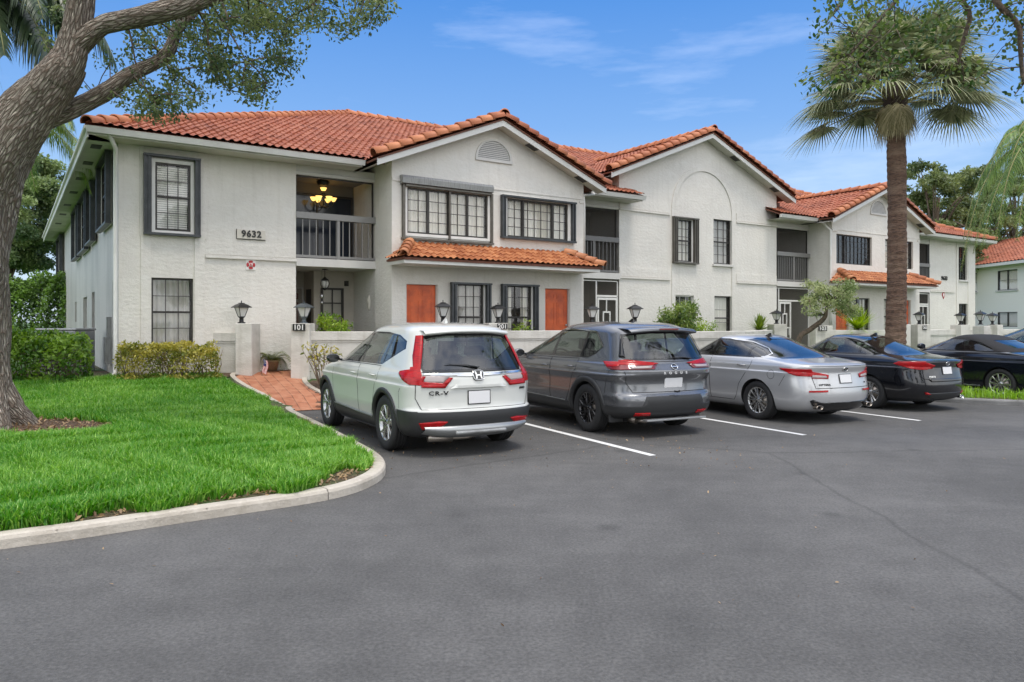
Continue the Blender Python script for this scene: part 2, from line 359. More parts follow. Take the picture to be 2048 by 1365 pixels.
def paver():
    m = bpy.data.materials.new('paver'); m.use_nodes = True
    nt = m.node_tree; L = nt.links; b = nt.nodes['Principled BSDF']
    t = nd(nt, 'ShaderNodeTexCoord'); mpn = nd(nt, 'ShaderNodeMapping'); mpn.inputs['Rotation'].default_value = (0, 0, R(62))
    L.new(t.outputs['Object'], mpn.inputs[0])
    br = nt.nodes.new('ShaderNodeTexBrick'); L.new(mpn.outputs[0], br.inputs['Vector'])
    br.inputs['Color1'].default_value = (.42, .165, .085, 1); br.inputs['Color2'].default_value = (.34, .12, .06, 1); br.inputs['Mortar'].default_value = (.13, .055, .03, 1)
    br.inputs['Scale'].default_value = 1; br.inputs['Brick Width'].default_value = .62; br.inputs['Row Height'].default_value = .21; br.inputs['Mortar Size'].default_value = .008
    n = nd(nt, 'ShaderNodeTexNoise', Scale=5.0, Detail=6.0); L.new(t.outputs['Object'], n.inputs['Vector'])
    x = nd(nt, 'ShaderNodeMix', _data_type='RGBA'); x.inputs[7].default_value = (.50, .24, .14, 1)
    r = nd(nt, 'ShaderNodeMapRange'); r.inputs['From Min'].default_value = .42; r.inputs['From Max'].default_value = .75; L.new(n.outputs['Fac'], r.inputs['Value'])
    L.new(r.outputs[0], x.inputs[0]); L.new(br.outputs['Color'], x.inputs[6]); L.new(x.outputs[2], b.inputs['Base Color'])
    b.inputs['Roughness'].default_value = .7
    k = nd(nt, 'ShaderNodeBump', Strength=.5, Distance=.01); L.new(br.outputs['Fac'], k.inputs['Height']); k.invert = True; L.new(k.outputs[0], b.inputs['Normal'])
    MATS['paver'] = m
paver()
mat('line_paint', (0.72, 0.72, 0.70), 0.7, var=(9, (0.5, 0.5, 0.49), .55, .8))

# ------------------------------------------------------------------ building blocks
def new_obj(name, me, m, parent=None):
    for x in (m if isinstance(m, (list, tuple)) else [m]):
        me.materials.append(MATS[x])
    o = bpy.data.objects.new(name, me); C.objects.link(o)
    if parent is not None: o.parent = parent
    return o
class MB:
    def __init__(self): self.v = []; self.f = []; self.m = []; self.r = []; self.sm = []; self.bk = {}
    def add(self, vs, fs, mi=0, r=None, smooth=False):
        b = len(self.v); self.v += [tuple(p) for p in vs]
        for f in fs:
            self.f.append(tuple(b + i for i in f)); self.m.append(mi); self.r.append(rng.random() if r is None else r); self.sm.append(smooth)
        return self
    def box(self, x0, x1, y0, y1, z0, z1, mi=0, r=None, M=None):
        vs = [Vector((x, y, z)) for z in (z0, z1) for y in (y0, y1) for x in (x0, x1)]
        if M is not None: vs = [M @ v for v in vs]
        return self.add(vs, [(0, 2, 3, 1), (4, 5, 7, 6), (0, 1, 5, 4), (2, 6, 7, 3), (0, 4, 6, 2), (1, 3, 7, 5)], mi, r)
    def prism(self, poly, z0, z1, axis='z', mi=0, r=None, M=None):
        n = len(poly); mk = {'z': lambda a, b, c: (a, b, c), 'y': lambda a, b, c: (a, c, b), 'x': lambda a, b, c: (c, a, b)}[axis]
        vs = [Vector(mk(a, b, z0)) for a, b in poly] + [Vector(mk(a, b, z1)) for a, b in poly]
        if M is not None: vs = [M @ v for v in vs]
        fs = [tuple(range(n))[::-1], tuple(range(n, 2 * n))] + [(i, (i + 1) % n, n + (i + 1) % n, n + i) for i in range(n)]
        return self.add(vs, fs, mi, r)
    def quad(self, *p, mi=0, r=None): return self.add(p, [tuple(range(len(p)))], mi, r)
    def tube(self, pts, rad, n=8, mi=0, cap=True, r=None, smooth=True, jit=0.0, squash=None):
        pts = [Vector(p) for p in pts]; k = len(pts)
        rad = rad if isinstance(rad, (list, tuple)) else [rad] * k
        vs = []; up = None
        for i, p in enumerate(pts):
            t = (pts[min(i + 1, k - 1)] - pts[max(i - 1, 0)]).normalized()
            if up is None: up = Vector((0, 0, 1)) if abs(t.z) < .9 else Vector((1, 0, 0))
            a = t.cross(up)
            a = a.normalized() if a.length > 1e-6 else Vector((1, 0, 0))
            b = a.cross(t).normalized(); up = b
            for j in range(n):
                q = 2 * math.pi * j / n
                rr = rad[i] * (1 + (rng.random() - .5) * jit)
                vs.append(p + a * math.cos(q) * rr + b * math.sin(q) * rr * (squash or 1))
        fs = [(i * n + j, i * n + (j + 1) % n, (i + 1) * n + (j + 1) % n, (i + 1) * n + j) for i in range(k - 1) for j in range(n)]
        if cap: fs += [tuple(range(n))[::-1], tuple((k - 1) * n + j for j in range(n))]
        return self.add(vs, fs, mi, r, smooth)
    def lathe(self, prof, c=(0, 0, 0), n=24, axis='z', mi=0, smooth=True, sx=1, M=None, r=None):
        vs = []
        for rr, h in prof:
            for j in range(n):
                q = 2 * math.pi * (j + .5) / n; x, y = rr * math.cos(q) * sx, rr * math.sin(q)
                p = {'z': (x, y, h), 'y': (x, h, y), 'x': (h, x, y)}[axis]
                p = Vector(p) + Vector(c); vs.append(M @ p if M is not None else p)
        k = len(prof)
        fs = [(i * n + j, i * n + (j + 1) % n, (i + 1) * n + (j + 1) % n, (i + 1) * n + j) for i in range(k - 1) for j in range(n)]
        return self.add(vs, fs, mi, r, smooth)
    def build(self, name, m, parent=None, bevel=0, fix=False):
        me = bpy.data.meshes.new(name); me.from_pydata(self.v, [], self.f)
        me.polygons.foreach_set('material_index', self.m); me.polygons.foreach_set('use_smooth', self.sm)
        a = me.attributes.new('rnd', 'FLOAT', 'FACE'); a.data.foreach_set('value', self.r)
        if self.bk:
            q = np.zeros((len(self.v), 3), np.float32)
            for b0, arr in self.bk.items(): q[b0:b0 + len(arr)] = arr
            at = me.attributes.new('bk', 'FLOAT_VECTOR', 'POINT'); at.data.foreach_set('vector', q.ravel())
        me.update()
        if fix:
            bm = bmesh.new(); bm.from_mesh(me); bmesh.ops.recalc_face_normals(bm, faces=bm.faces); bm.to_mesh(me); bm.free()
        o = new_obj(name, me, m, parent)
        if bevel:
            bv = o.modifiers.new('bevel', 'BEVEL'); bv.width = bevel; bv.segments = 2; bv.limit_method = 'ANGLE'
        return o
def boxes(name, m, parent, lst, bevel=0):
    for b in lst: MB().box(*b).build(name, m, parent, bevel)
def tag(o, label, cat, group=None, kind=None):
    if label: o['label'] = label
    if cat: o['category'] = cat
    if group: o['group'] = group
    if kind: o['kind'] = kind
    return o
def thing(name, label, cat, loc=(0, 0, 0), rz=0, group=None):
    o = bpy.data.objects.new(name, None); C.objects.link(o); o.location = loc; o.rotation_euler = (0, 0, rz); o.empty_display_size = .2
    return tag(o, label, cat, group)
def struct(o): o['kind'] = 'structure'; return o
def kids(o): return [c for c in bpy.data.objects if c.parent == o]
def dup(o, parent=None, **kw):
    ch = kids(o); c = o.copy(); C.objects.link(c); c.parent = parent
    for k, v in kw.items():
        if k == 'label': c['label'] = v
        elif k == 'loc': c.location = v
        elif k == 'rz': c.rotation_euler = (0, 0, v)
        elif k == 'scale': c.scale = (v,) * 3 if not isinstance(v, tuple) else v
    for x in ch: dup(x, c)
    return c
def text_mesh(s, size, m, name, parent, M, depth=.006, spacing=1.0, bold=0.0, xs=1.0):
    cu = bpy.data.curves.new(name, 'FONT'); cu.body = s; cu.size = size; cu.extrude = depth; cu.align_x = 'CENTER'; cu.align_y = 'CENTER'
    cu.space_character = spacing; cu.offset = bold; cu.resolution_u = 3
    t = bpy.data.objects.new('t', cu); C.objects.link(t)
    me = bpy.data.meshes.new_from_object(t.evaluated_get(bpy.context.evaluated_depsgraph_get()))
    bpy.data.objects.remove(t); bpy.data.curves.remove(cu)
    me.transform(M @ Matrix.Diagonal((xs, 1, 1, 1))); me.materials.clear()
    return new_obj(name, me, m, parent)
def blades(name, m, V, F4, F3=None, rnd=None, parent=None, smooth=False):
    """fast mesh from numpy: V (n,3); F4 (k,4) quads; F3 (k,3) tris"""
    me = bpy.data.meshes.new(name)
    F4 = np.zeros((0, 4), np.int32) if F4 is None else F4; F3 = np.zeros((0, 3), np.int32) if F3 is None else F3
    me.vertices.add(len(V)); me.vertices.foreach_set('co', V.astype(np.float32).ravel())
    nl = F4.size + F3.size; me.loops.add(nl)
    me.loops.foreach_set('vertex_index', np.concatenate([F4.ravel(), F3.ravel()]).astype(np.int32))
    me.polygons.add(len(F4) + len(F3))
    me.polygons.foreach_set('loop_start', np.concatenate([np.arange(len(F4)) * 4, F4.size + np.arange(len(F3)) * 3]).astype(np.int32))
    me.update(calc_edges=True); me.validate()
    if rnd is not None:
        a = me.attributes.new('rnd', 'FLOAT', 'FACE'); a.data.foreach_set('value', rnd.astype(np.float32))
    if smooth: me.polygons.foreach_set('use_smooth', np.ones(len(me.polygons), bool))
    return new_obj(name, me, m, parent)
def unit(a): return a / np.maximum(np.linalg.norm(a, axis=1, keepdims=True), 1e-9)
def leaves(name, m, P, size, parent=None, aspect=.5, droop=.0, up=.3, valr=None, dirs=None):
    """leaf-shaped six-sided faces at points P"""
    n = len(P); L = size * nrg.uniform(.65, 1.35, (n, 1)) if np.isscalar(size) else size.reshape(-1, 1)
    d = unit(nrg.normal(size=(n, 3))) if dirs is None else unit(dirs + nrg.normal(size=(n, 3)) * .45)
    d[:, 2] -= droop; d = unit(d)
    nn = unit(nrg.normal(size=(n, 3)) + np.array([0, 0, up * 2]))
    w = unit(np.cross(d, nn)) * L * aspect * .5
    nn = unit(np.cross(w, d))
    fold = nn * L * .06
    V = np.stack([P, P + d * L * .30 + w * .85 + fold, P + d * L * .68 + w * .80 + fold, P + d * L, P + d * L * .68 - w * .80 + fold, P + d * L * .30 - w * .85 + fold], 1).reshape(-1, 3)
    b = (np.arange(n) * 6)[:, None]
    F = np.concatenate([b + np.array([[0, 1, 2, 3]]), b + np.array([[0, 3, 4, 5]])], 0)
    r = nrg.random(n) if valr is None else np.clip(valr + nrg.normal(size=n) * .18, 0, 1)
    return blades(name, m, V, F, None, np.concatenate([r, r]), parent)

def branch_out(m, roots, cs, r0=.014):
    nodes = [Vector(r) for r in roots]; dep = [0] * len(nodes); todo = sorted(cs, key=lambda c: min((r - c).length for r in nodes[:60]))
    for c in todo:
        k = min(range(len(nodes)), key=lambda i: (nodes[i] - c).length + .12 * dep[i]); a = nodes[k]; d = dep[k] + 1; mid = (a + c) / 2 + Vector((rng.uniform(-.05, .05), rng.uniform(-.05, .05), rng.uniform(-.01, .10))) * min(1, (c - a).length)
        q = r0 * .82 ** d; m.tube([a, mid, c, c + (c - mid) * .2], [q, q * .8, q * .55, q * .3], 5); nodes.append(Vector(c)); dep.append(d)
# ------------------------------------------------------------------ the apartment building (local frame: x along the front, y into the building)
TH = math.atan2(1500, 2241)
DV = Vector((math.cos(TH), math.sin(TH), 0)); NV = Vector((-math.sin(TH), math.cos(TH), 0)); PO = Vector((-8.24, 15.7, 0))
def bw(s, t, z=0): return PO + DV * s + NV * t + Vector((0, 0, z))
def to_st(X, Y):
    v = Vector((X, Y, 0)) - PO; return v.dot(DV), v.dot(NV)
B = thing('apartment_building', 'long two storey off-white stucco apartment block with orange barrel tile roofs and three gables', 'building', PO, TH)

def wall_panel(mb, s0, s1, z0, z1, t, holes=(), dep=.14, M=None):
    xs = sorted({s0, s1, *[h[0] for h in holes], *[h[1] for h in holes]}); zs = sorted({z0, z1, *[h[2] for h in holes], *[h[3] for h in holes]})
    T = (lambda p: M @ Vector(p)) if M is not None else (lambda p: p)
    for i in range(len(xs) - 1):
        for j in range(len(zs) - 1):
            cx, cz = (xs[i] + xs[i + 1]) / 2, (zs[j] + zs[j + 1]) / 2
            if any(h[0] < cx < h[1] and h[2] < cz < h[3] for h in holes): continue
            mb.quad(T((xs[i], t, zs[j])), T((xs[i + 1], t, zs[j])), T((xs[i + 1], t, zs[j + 1])), T((xs[i], t, zs[j + 1])))
    for a, b, c, d in holes:
        q = t + dep
        mb.quad(T((a, t, c)), T((a, q, c)), T((a, q, d)), T((a, t, d))); mb.quad(T((b, t, c)), T((b, t, d)), T((b, q, d)), T((b, q, c)))
        mb.quad(T((a, t, c)), T((b, t, c)), T((b, q, c)), T((a, q, c))); mb.quad(T((a, t, d)), T((a, q, d)), T((b, q, d)), T((b, t, d)))

w1 = MB(); Z0 = .3
UP = 5.44
# left stretch
wall_panel(w1, 0, 3.75, Z0, UP, 0, [(.63, 1.47, 1.16, 2.64), (.62, 1.49, 3.60, 5.20)])
w1.build('front_wall', 'stucco', B)
def porch(s0, s1, right_s=None, deep=True):
    """recessed porch below and screened balcony above; the inner faces"""
    m = MB(); bk = 1.42
    boxes('balcony_slab', 'stucco_smooth', B, [(s0, s1 + .06, -.035, bk + 1.2, 3.02, 3.21)]); boxes('balcony_header', 'stucco_smooth', B, [(s0, s1, .012, .16, 5.20, UP)])
    m = MB()
    m.quad((s0, 0, Z0), (s0, 2.2, Z0), (s0, 2.2, UP), (s0, 0, UP)); m.quad((s1, 0, Z0), (s1, bk, Z0), (s1, bk, UP), (s1, 0, UP))
    a = s0 + .92
    m.quad((a, bk, Z0), (s1, bk, Z0), (s1, bk, 3.02), (a, bk, 3.02)); m.quad((a, bk, Z0), (a, bk, 3.02), (a, 2.2, 3.02), (a, 2.2, Z0))
    m.quad((s0, 2.2, Z0), (a, 2.2, Z0), (a, 2.2, 3.02), (s0, 2.2, 3.02))
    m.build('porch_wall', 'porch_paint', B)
    m = MB()
    m.quad((s0, bk, 3.21), (s1, bk, 3.21), (s1, bk, UP), (s0, bk, UP)); m.quad((s0, 0, 5.28), (s0, bk, 5.28), (s1, bk, 5.28), (s1, 0, 5.28))
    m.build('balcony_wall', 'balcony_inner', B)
porch(3.75, 5.76)
# the porch floor and the side of the projecting gable block
porch(11.9, 13.95); porch(21.70, 23.72)
m = MB(); bk = 1.42
boxes('balcony_slab', 'stucco_smooth', B, [(30.0, 32.57, -.035, 2.6, 3.02, 3.21)]); boxes('balcony_header', 'stucco_smooth', B, [(30.0, 32.57, .012, .16, 5.20, UP)])
m = MB(); m.quad((32.57, 0, Z0), (32.57, 0, UP), (32.57, bk, UP), (32.57, bk, Z0)); m.quad((29.9, bk, Z0), (32.57, bk, Z0), (32.57, bk, UP), (29.9, bk, UP))
m.build('porch_wall', 'balcony_inner', B)
m = MB(); m.box(0.2, 36.6, .2, 17, .3, .52); m.build('porch_floor', 'concrete', B)

def gable_block(s0, s1, t, apex_z, holes, back, name='gable_wall'):
    m = MB(); c = (s0 + s1) / 2; zt = 5.60 if s1 - s0 < 7 else 6.40
    wall_panel(m, s0, s1, Z0, zt, t, holes)
    m.quad((s0, t, zt), (s1, t, zt), (c, t, apex_z))
    if back > t:
        m.quad((s0, t, Z0), (s0, t, zt), (s0, back, zt), (s0, back, Z0)); m.quad((s1, t, Z0), (s1, back, Z0), (s1, back, zt), (s1, t, zt))
    m.build(name, 'stucco', B)
G1 = (5.76, 11.70); G3 = (23.70, 29.90); G2 = (13.95, 21.70)
gable_block(*G1, -1.0, 6.83, [(6.14, 7.02, .57, 2.62), (10.34, 11.21, .57, 2.62), (7.52, 8.38, 1.2, 2.70), (9.04, 9.90, 1.2, 2.70), (6.14, 8.50, 3.80, 5.0), (8.98, 11.24, 3.88, 5.05)], 2.0)
gable_block(*G3, -.95, 6.86, [(23.95, 24.82, .57, 2.45), (28.35, 29.22, .57, 2.60), (25.1, 26.2, 1.2, 2.62), (27.2, 28.1, 1.2, 2.62), (23.98, 26.35, 3.90, 5.02), (27.3, 29.40, 3.88, 5.03)], 2.0)
gable_block(*G2, 0, 7.97, [(16.48, 17.22, 3.66, 5.12), (18.28, 19.21, 3.70, 5.25), (16.41, 17.31, 1.3, 2.58), (18.33, 19.21, 1.2, 2.59)], 2.2)
m = MB(); wall_panel(m, 32.57, 36.8, Z0, UP, 0, [(35.2, 35.99, 3.68, 5.24), (35.23, 36.04, 1.2, 2.56)]); m.build('front_wall', 'stucco', B)
# left end wall, with reveals for its narrow ground floor windows; then the unseen back and right end
Mside = Matrix.Rotation(R(-90), 4, 'Z')
side_low = [(.72, 1.06, 1.1, 2.62), (5.3, 6.1, 1.45, 2.50), (7.75, 9.05, .6, 2.44), (11.85, 12.6, 1.7, 2.38)]
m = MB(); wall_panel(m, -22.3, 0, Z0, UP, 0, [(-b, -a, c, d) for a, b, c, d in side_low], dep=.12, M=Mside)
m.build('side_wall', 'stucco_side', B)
boxes('side_window', 'bronze', B, [(.12, .16, a, b, c, d) for a, b, c, d in side_low])
m = MB(); m.quad((36.8, 0, Z0), (36.8, 16, Z0), (36.8, 16, UP), (36.8, 0, UP)); m.quad((0, 22.3, Z0), (0, 22.3, UP), (16, 22.3, UP), (16, 22.3, Z0))
m.quad((16, 22.3, Z0), (16, 22.3, UP), (16, 16, UP), (16, 16, Z0)); m.quad((16, 16, Z0), (16, 16, UP), (36.8, 16, UP), (36.8, 16, Z0)); m.build('rear_wall', 'stucco', B)

# raised stucco trim: pilasters, bands, the arched panel
e = .028
boxes('stucco_trim', 'stucco', B, [(a, b, -e, .01, Z0, 3.52) for a, b in ((.42, .615), (1.49, 1.71))] + [(.40, .585, -e, .01, 3.52, UP - .02), (1.53, 1.74, -e, .01, 3.52, UP - .02), (.585, 1.53, -e, .01, 5.235, UP - .02), (1.712, 3.74, -.02, .01, 3.20, 3.44), (1.712, 3.75, -.05, .01, 3.115, 3.185)])
for a, b in ((13.96, 16.16), (19.46, 21.69)):
    for z in (3.06, 5.20): boxes('stucco_trim', 'stucco', B, [(a, b, -.045, .01, z, z + .055), (a, b, -.018, .01, z + .075, z + .34)])
m = MB(); ac, ar = 17.80, 1.56
def arch(m, c, r0, r1, zs, zb, y0, y1, n=40):
    pi = [(c + r0 * math.cos(math.pi * k / n), zs + r0 * 1.0 * math.sin(math.pi * k / n)) for k in range(n + 1)]
    po = [(c + r1 * math.cos(math.pi * k / n), zs + r1 * 1.0 * math.sin(math.pi * k / n)) for k in range(n + 1)]
    pi = [(pi[0][0], zb)] + pi + [(pi[-1][0], zb)]; po = [(po[0][0], zb)] + po + [(po[-1][0], zb)]
    for k in range(len(pi) - 1):
        a, b, c_, d = pi[k], po[k], po[k + 1], pi[k + 1]
        m.quad((a[0], y0, a[1]), (b[0], y0, b[1]), (c_[0], y0, c_[1]), (d[0], y0, d[1]))
        m.quad((a[0], y0, a[1]), (d[0], y0, d[1]), (d[0], y1, d[1]), (a[0], y1, a[1])); m.quad((b[0], y0, b[1]), (b[0], y1, b[1]), (c_[0], y1, c_[1]), (c_[0], y0, c_[1]))
arch(m, ac, ar - .16, ar, 5.42, Z0, -.032, .005)
m.build('arch_trim', 'stucco', B)
for s0, s1, t in ((*G1, -1.0), (*G3, -.95)):
    boxes('stucco_trim', 'stucco', B, [(s0, s0 + .30, t - .03, t + .01, 5.10, 5.16), (s1 - .16, s1, t - .03, t + .01, 5.06, 5.12), (s0 + .002, s1 - .002, t - .018, t + .01, 5.165, 5.19)])
boxes('stucco_trim', 'stucco', B, [(32.58, 34.75, -.045, .01, 3.06, 3.12), (32.58, 34.75, -.018, .01, 3.14, 3.40), (34.95, 35.14, -.028, .01, Z0, UP), (36.06, 36.25, -.028, .01, Z0, UP)])

# ---- windows
def glass_box(o, x0, x1, z0, z1, y, inner, kind, slats=True):
    """pane, then curtain or blind, then the dark room behind"""
    g = MB(); g.quad((x0, y, z0), (x1, y, z0), (x1, y, z1), (x0, y, z1)); g.build('pane', 'window_glass', o)
    if kind == 'blind':
        c = MB(); z = z0 + .02
        while z < z1 - .03:
            c.box(x0 + .01, x1 - .01, y + .05, y + .075, z, z + .038); z += .048
        c.build('blind', inner, o)
    elif kind in ('curtain', 'sheer', 'parted'):
        c = MB(); n = int((x1 - x0) / .02); pts = []
        for i in range(n + 1):
            x = x0 + (x1 - x0) * i / n; pts.append((x, y + .09 + .022 * math.sin(x * 62 + 1.3 * math.sin(x * 9)) + .01 * math.sin(x * 23)))
        for i in range(n):
            if kind == 'parted' and .25 < (i / n) < .68: continue
            a, b = pts[i], pts[i + 1]; c.add([(a[0], a[1], z0), (b[0], b[1], z0), (b[0], b[1], z1), (a[0], a[1], z1)], [(0, 1, 2, 3)], smooth=True)
        c.build('curtain', inner, o)
    r = MB(); y2 = y + .55
    r.quad((x0, y2, z0), (x1, y2, z0), (x1, y2, z1), (x0, y2, z1)); r.quad((x0, y + .02, z0), (x0, y2, z0), (x0, y2, z1), (x0, y + .02, z1)); r.quad((x1, y + .02, z0), (x1, y + .02, z1), (x1, y2, z1), (x1, y2, z0))
    r.quad((x0, y + .02, z0), (x1, y + .02, z0), (x1, y2, z0), (x0, y2, z0)); r.quad((x0, y + .02, z1), (x0, y2, z1), (x1, y2, z1), (x1, y + .02, z1))
    r.build('room_behind', 'room_brown' if kind == 'parted' else 'dark_room', o)
def window(s0, s1, z0, z1, t, cols, rows, inner='curtain', kind='curtain', bar='bronze', surround=None, shut=None, mulls=(), rail=None, label=None, rz=0, parent=None, shut_mat='shutter', depth=.10, fw=.04, bw_=.014):
    w, h = s1 - s0, z1 - z0; m = MB(); y = depth
    for a in ((0, fw, 0, h), (w - fw, w, 0, h), (fw, w - fw, 0, fw), (fw, w - fw, h - fw, h)): m.box(a[0], a[1], y - .03, y + .025, a[2], a[3])
    for q in mulls: m.box(w * q - .03, w * q + .03, y - .035, y + .02, fw, h - fw)
    if rail: m.box(fw, w - fw, y - .025, y + .02, h * rail - .022, h * rail + .022)
    for i in range(1, cols): x = fw + (w - 2 * fw) * i / cols; m.box(x - bw_ / 2, x + bw_ / 2, y - .018, y + .003, fw, h - fw)
    for j in range(1, rows): z = fw + (h - 2 * fw) * j / rows; m.box(fw, w - fw, y - .016, y + .004, z - bw_ / 2, z + bw_ / 2)
    o = m.build('window', bar, parent or B); o.location = (s0, t, z0); o.rotation_euler = (0, 0, rz)
    if label: o['label'] = label
    glass_box(o, fw, w - fw, fw, h - fw, y + .006, inner, kind)
    if surround:
        sw = surround; q = MB()
        for a in ((-sw, 0, -sw, h + sw), (w, w + sw, -sw, h + sw), (0, w, -sw, 0), (0, w, h, h + sw)): q.box(a[0], a[1], -.03, .02, a[2], a[3])
        q.build('window_surround', 'white_metal', o)
    if shut:
        lw, rw, dz0, dz1 = shut     # accordion stacks either side, tracks above and below
        x0 = -(surround or 0) - lw; x1 = w + (surround or 0) + rw; za, zb_ = -dz0, h + dz1
        for a, b in ((x0, x0 + lw), (x1 - rw, x1)):
            q = MB(); k = max(3, int((b - a) / .034)); st = (b - a) / k
            for i in range(k):
                xa = a + i * st; q.box(xa + st * .12, xa + st * .88, -.13 + (.02 if i % 2 else 0), -.035, za + .03, zb_ - .03)
            q.box(a + .004, b - .004, -.10, -.028, za + .02, zb_ - .02); q.build('storm_shutter', shut_mat, o)
        boxes('shutter_track', shut_mat, o, [(x0, x1, -.145, -.02, zb_ - .035, zb_ + .012), (x0, x1, -.135, -.02, za - .02, za + .03)])
    return o
window(.70, 1.41, 3.66, 5.12, 0, 3, 4, 'blind', 'blind', surround=.075, shut=(.16, .12, .09, .14), rail=.5, label='upper left corner window with white blinds between folded dark storm shutters', depth=.02)
window(.63, 1.47, 1.16, 2.64, 0, 3, 4, 'curtain_grey', 'curtain', rail=.5, label='ground floor corner window with dark grid and drawn curtains')
# first gable, upper windows
window(6.16, 8.47, 3.86, 4.98, -1.0, 8, 4, 'curtain', 'curtain', surround=.07, mulls=(.5, .25, .74), label='wide upper gable window of two sashes under a grey roll shutter box', depth=.03)
m = MB(); m.prism([(0, 0), (-.17, .02), (-.19, .15), (-.15, .21), (0, .22)], 5.97, 8.56, 'x', M=Matrix.Translation((0, -1.0, 5.03))); m.build('roll_shutter_box', 'shutter_box', B)
boxes('shutter_guide', 'shutter_brown', B, [(6.02, 6.08, -1.09, -.998, 3.72, 5.03), (8.54, 8.60, -1.09, -.998, 3.72, 5.03), (6.0, 8.62, -1.10, -.998, 3.70, 3.745), (6.08, 8.54, -1.13, -.998, 4.985, 5.03), (7.30, 7.345, -1.075, -1.025, 3.745, 4.985)])
window(9.08, 11.12, 3.96, 4.98, -1.0, 9, 4, 'curtain', 'curtain', bar='bronze', surround=.09, shut=(.13, .14, .04, .05), mulls=(.26, .74), label='wide upper gable window reflecting palm fronds between slim dark shutters', depth=.03)
window(7.56, 8.34, 1.2, 2.66, -1.0, 3, 5, 'curtain_grey', 'curtain', surround=.05, shut=(.16, .15, .0, .02), rail=.42, label='ground floor window right of the first orange door, sheer curtain', depth=.03)
window(9.08, 9.86, 1.2, 2.66, -1.0, 3, 5, 'curtain', 'parted', surround=.05, shut=(.16, .15, .0, .02), rail=.42, label='ground floor window beside the second orange door, brown interior showing', depth=.03)
# middle gable
window(16.52, 17.17, 3.70, 5.10, 0, 3, 5, 'curtain', 'curtain', surround=.06, shut=(.22, .20, .05, .06), rail=.5, shut_mat='shutter_brown', label='narrow upper window with olive brown storm shutters under the arch', depth=.02)
window(18.28, 19.21, 3.70, 5.25, 0, 3, 5, 'curtain_grey', 'curtain', rail=.5, label='upper window without shutters under the right of the arch')
window(16.41, 17.31, 1.3, 2.58, 0, 3, 3, 'curtain_grey', 'dark', bar='white_metal', label='ground floor window with white bars behind the shrubs')
window(18.33, 19.21, 1.2, 2.59, 0, 1, 3, 'curtain', 'curtain', rail=.45, bar='bronze', label='ground floor window with vertical blinds below the arch')
boxes('window_sill', 'stucco_smooth', B, [(18.22, 19.27, -.07, .0, 3.62, 3.695), (35.12, 36.06, -.07, 0, 3.60, 3.675)])
# right gable
window(23.98, 26.35, 3.90, 5.02, -.95, 9, 5, 'curtain_grey', 'dark', mulls=(.27,), label='wide upper window of the right gable, dark inside')
window(27.3, 29.40, 3.88, 5.03, -.95, 7, 5, 'curtain', 'curtain', mulls=(.5,), label='upper window of the right gable behind the palm trunk, pale curtains')
window(25.1, 26.2, 1.2, 2.62, -.95, 3, 4, 'curtain', 'parted', rail=.5, label='ground floor window behind the lime green yucca')
window(27.2, 28.1, 1.2, 2.62, -.95, 3, 4, 'curtain', 'curtain', rail=.5, label='ground floor window hidden behind the palm trunk')
window(35.2, 35.99, 3.68, 5.24, 0, 3, 6, 'curtain_grey', 'dark', rail=.5, label='upper window nearest the right end of the building')
window(35.23, 36.04, 1.2, 2.56, 0, 3, 4, 'curtain_grey', 'dark', rail=.5, label='ground floor window nearest the right end of the building')
# left end wall: upper windows, all hidden behind open accordion stacks that stand off the wall
for a, b, c, d in ((1.0, 2.75, 3.9, 5.36), (4.7, 5.9, 3.85, 5.30), (6.7, 8.8, 3.80, 5.30), (9.8, 11.6, 3.80, 5.30), (18.9, 21.6, 3.75, 5.30)):
    window(0, b - a, 0, d - c, 0, 3, 4, 'curtain_grey', 'dark', surround=.06, shut=(.2, .2, .05, .04), rail=.5, depth=.01, rz=R(-90), label=None).location = (-.04, b, c)
m = MB(); m.box(-.10, 0, 3.35, 3.41, 2.0, 2.1)
# ---- doors
def door(s0, s1, t, mt, zt=2.60, depth=.10):
    m = MB(); m.box(s0, s1, t + depth, t + depth + .04, .57, zt)
    w = s1 - s0; px = (s0 + w * .14, s0 + w * .45, s0 + w * .55, s0 + w * .86); h = zt - .57
    for z0, z1 in ((.57 + h * .86, .57 + h * .93), (.57 + h * .50, .57 + h * .81), (.57 + h * .10, .57 + h * .43)):
        for a, b in ((px[0], px[1]), (px[2], px[3])):
            [m.box(*q_) for q_ in ((a, b, t + depth - .009, t + depth + .01, z0, z0 + .022), (a, b, t + depth - .009, t + depth + .01, z1 - .022, z1), (a, a + .022, t + depth - .009, t + depth + .01, z0 + .022, z1 - .022), (b - .022, b, t + depth - .009, t + depth + .01, z0 + .022, z1 - .022))]; m.box(a + .05, b - .05, t + depth - .006, t + depth + .01, z0 + .05, z1 - .05)
    o = m.build('door', mt, B)
    q = MB(); c = .045
    q.box(s0 - .002, s0 + c * .6, t + .03, t + depth + .03, .57, zt + .02); q.box(s1 - c * .6, s1 + .002, t + .03, t + depth + .03, .57, zt + .02); q.box(s0, s1, t + .03, t + depth + .03, zt - .01, zt + .02)
    q.build('door_frame', 'stucco_smooth', o)
    q = MB(); q.lathe([(0, -.06), (.028, -.055), (.03, -.035), (.012, -.02), (.012, 0)], (s1 - .09, t + depth, 1.6), 12, 'y'); q.build('door_handle', 'chrome', o)
    return o
door(6.14, 7.02, -1.0, 'door_orange', 2.62)['label'] = 'orange panelled door below the left end of the canopy roof'
door(10.34, 11.21, -1.0, 'door_orange', 2.62)['label'] = 'orange panelled door below the right end of the canopy roof'
door(23.95, 24.82, -.95, 'door_orange', 2.40)['label'] = 'orange door half hidden behind the small crooked tree'
door(28.35, 29.22, -.95, 'door_orange', 2.60)['label'] = 'orange door right of the palm trunk'
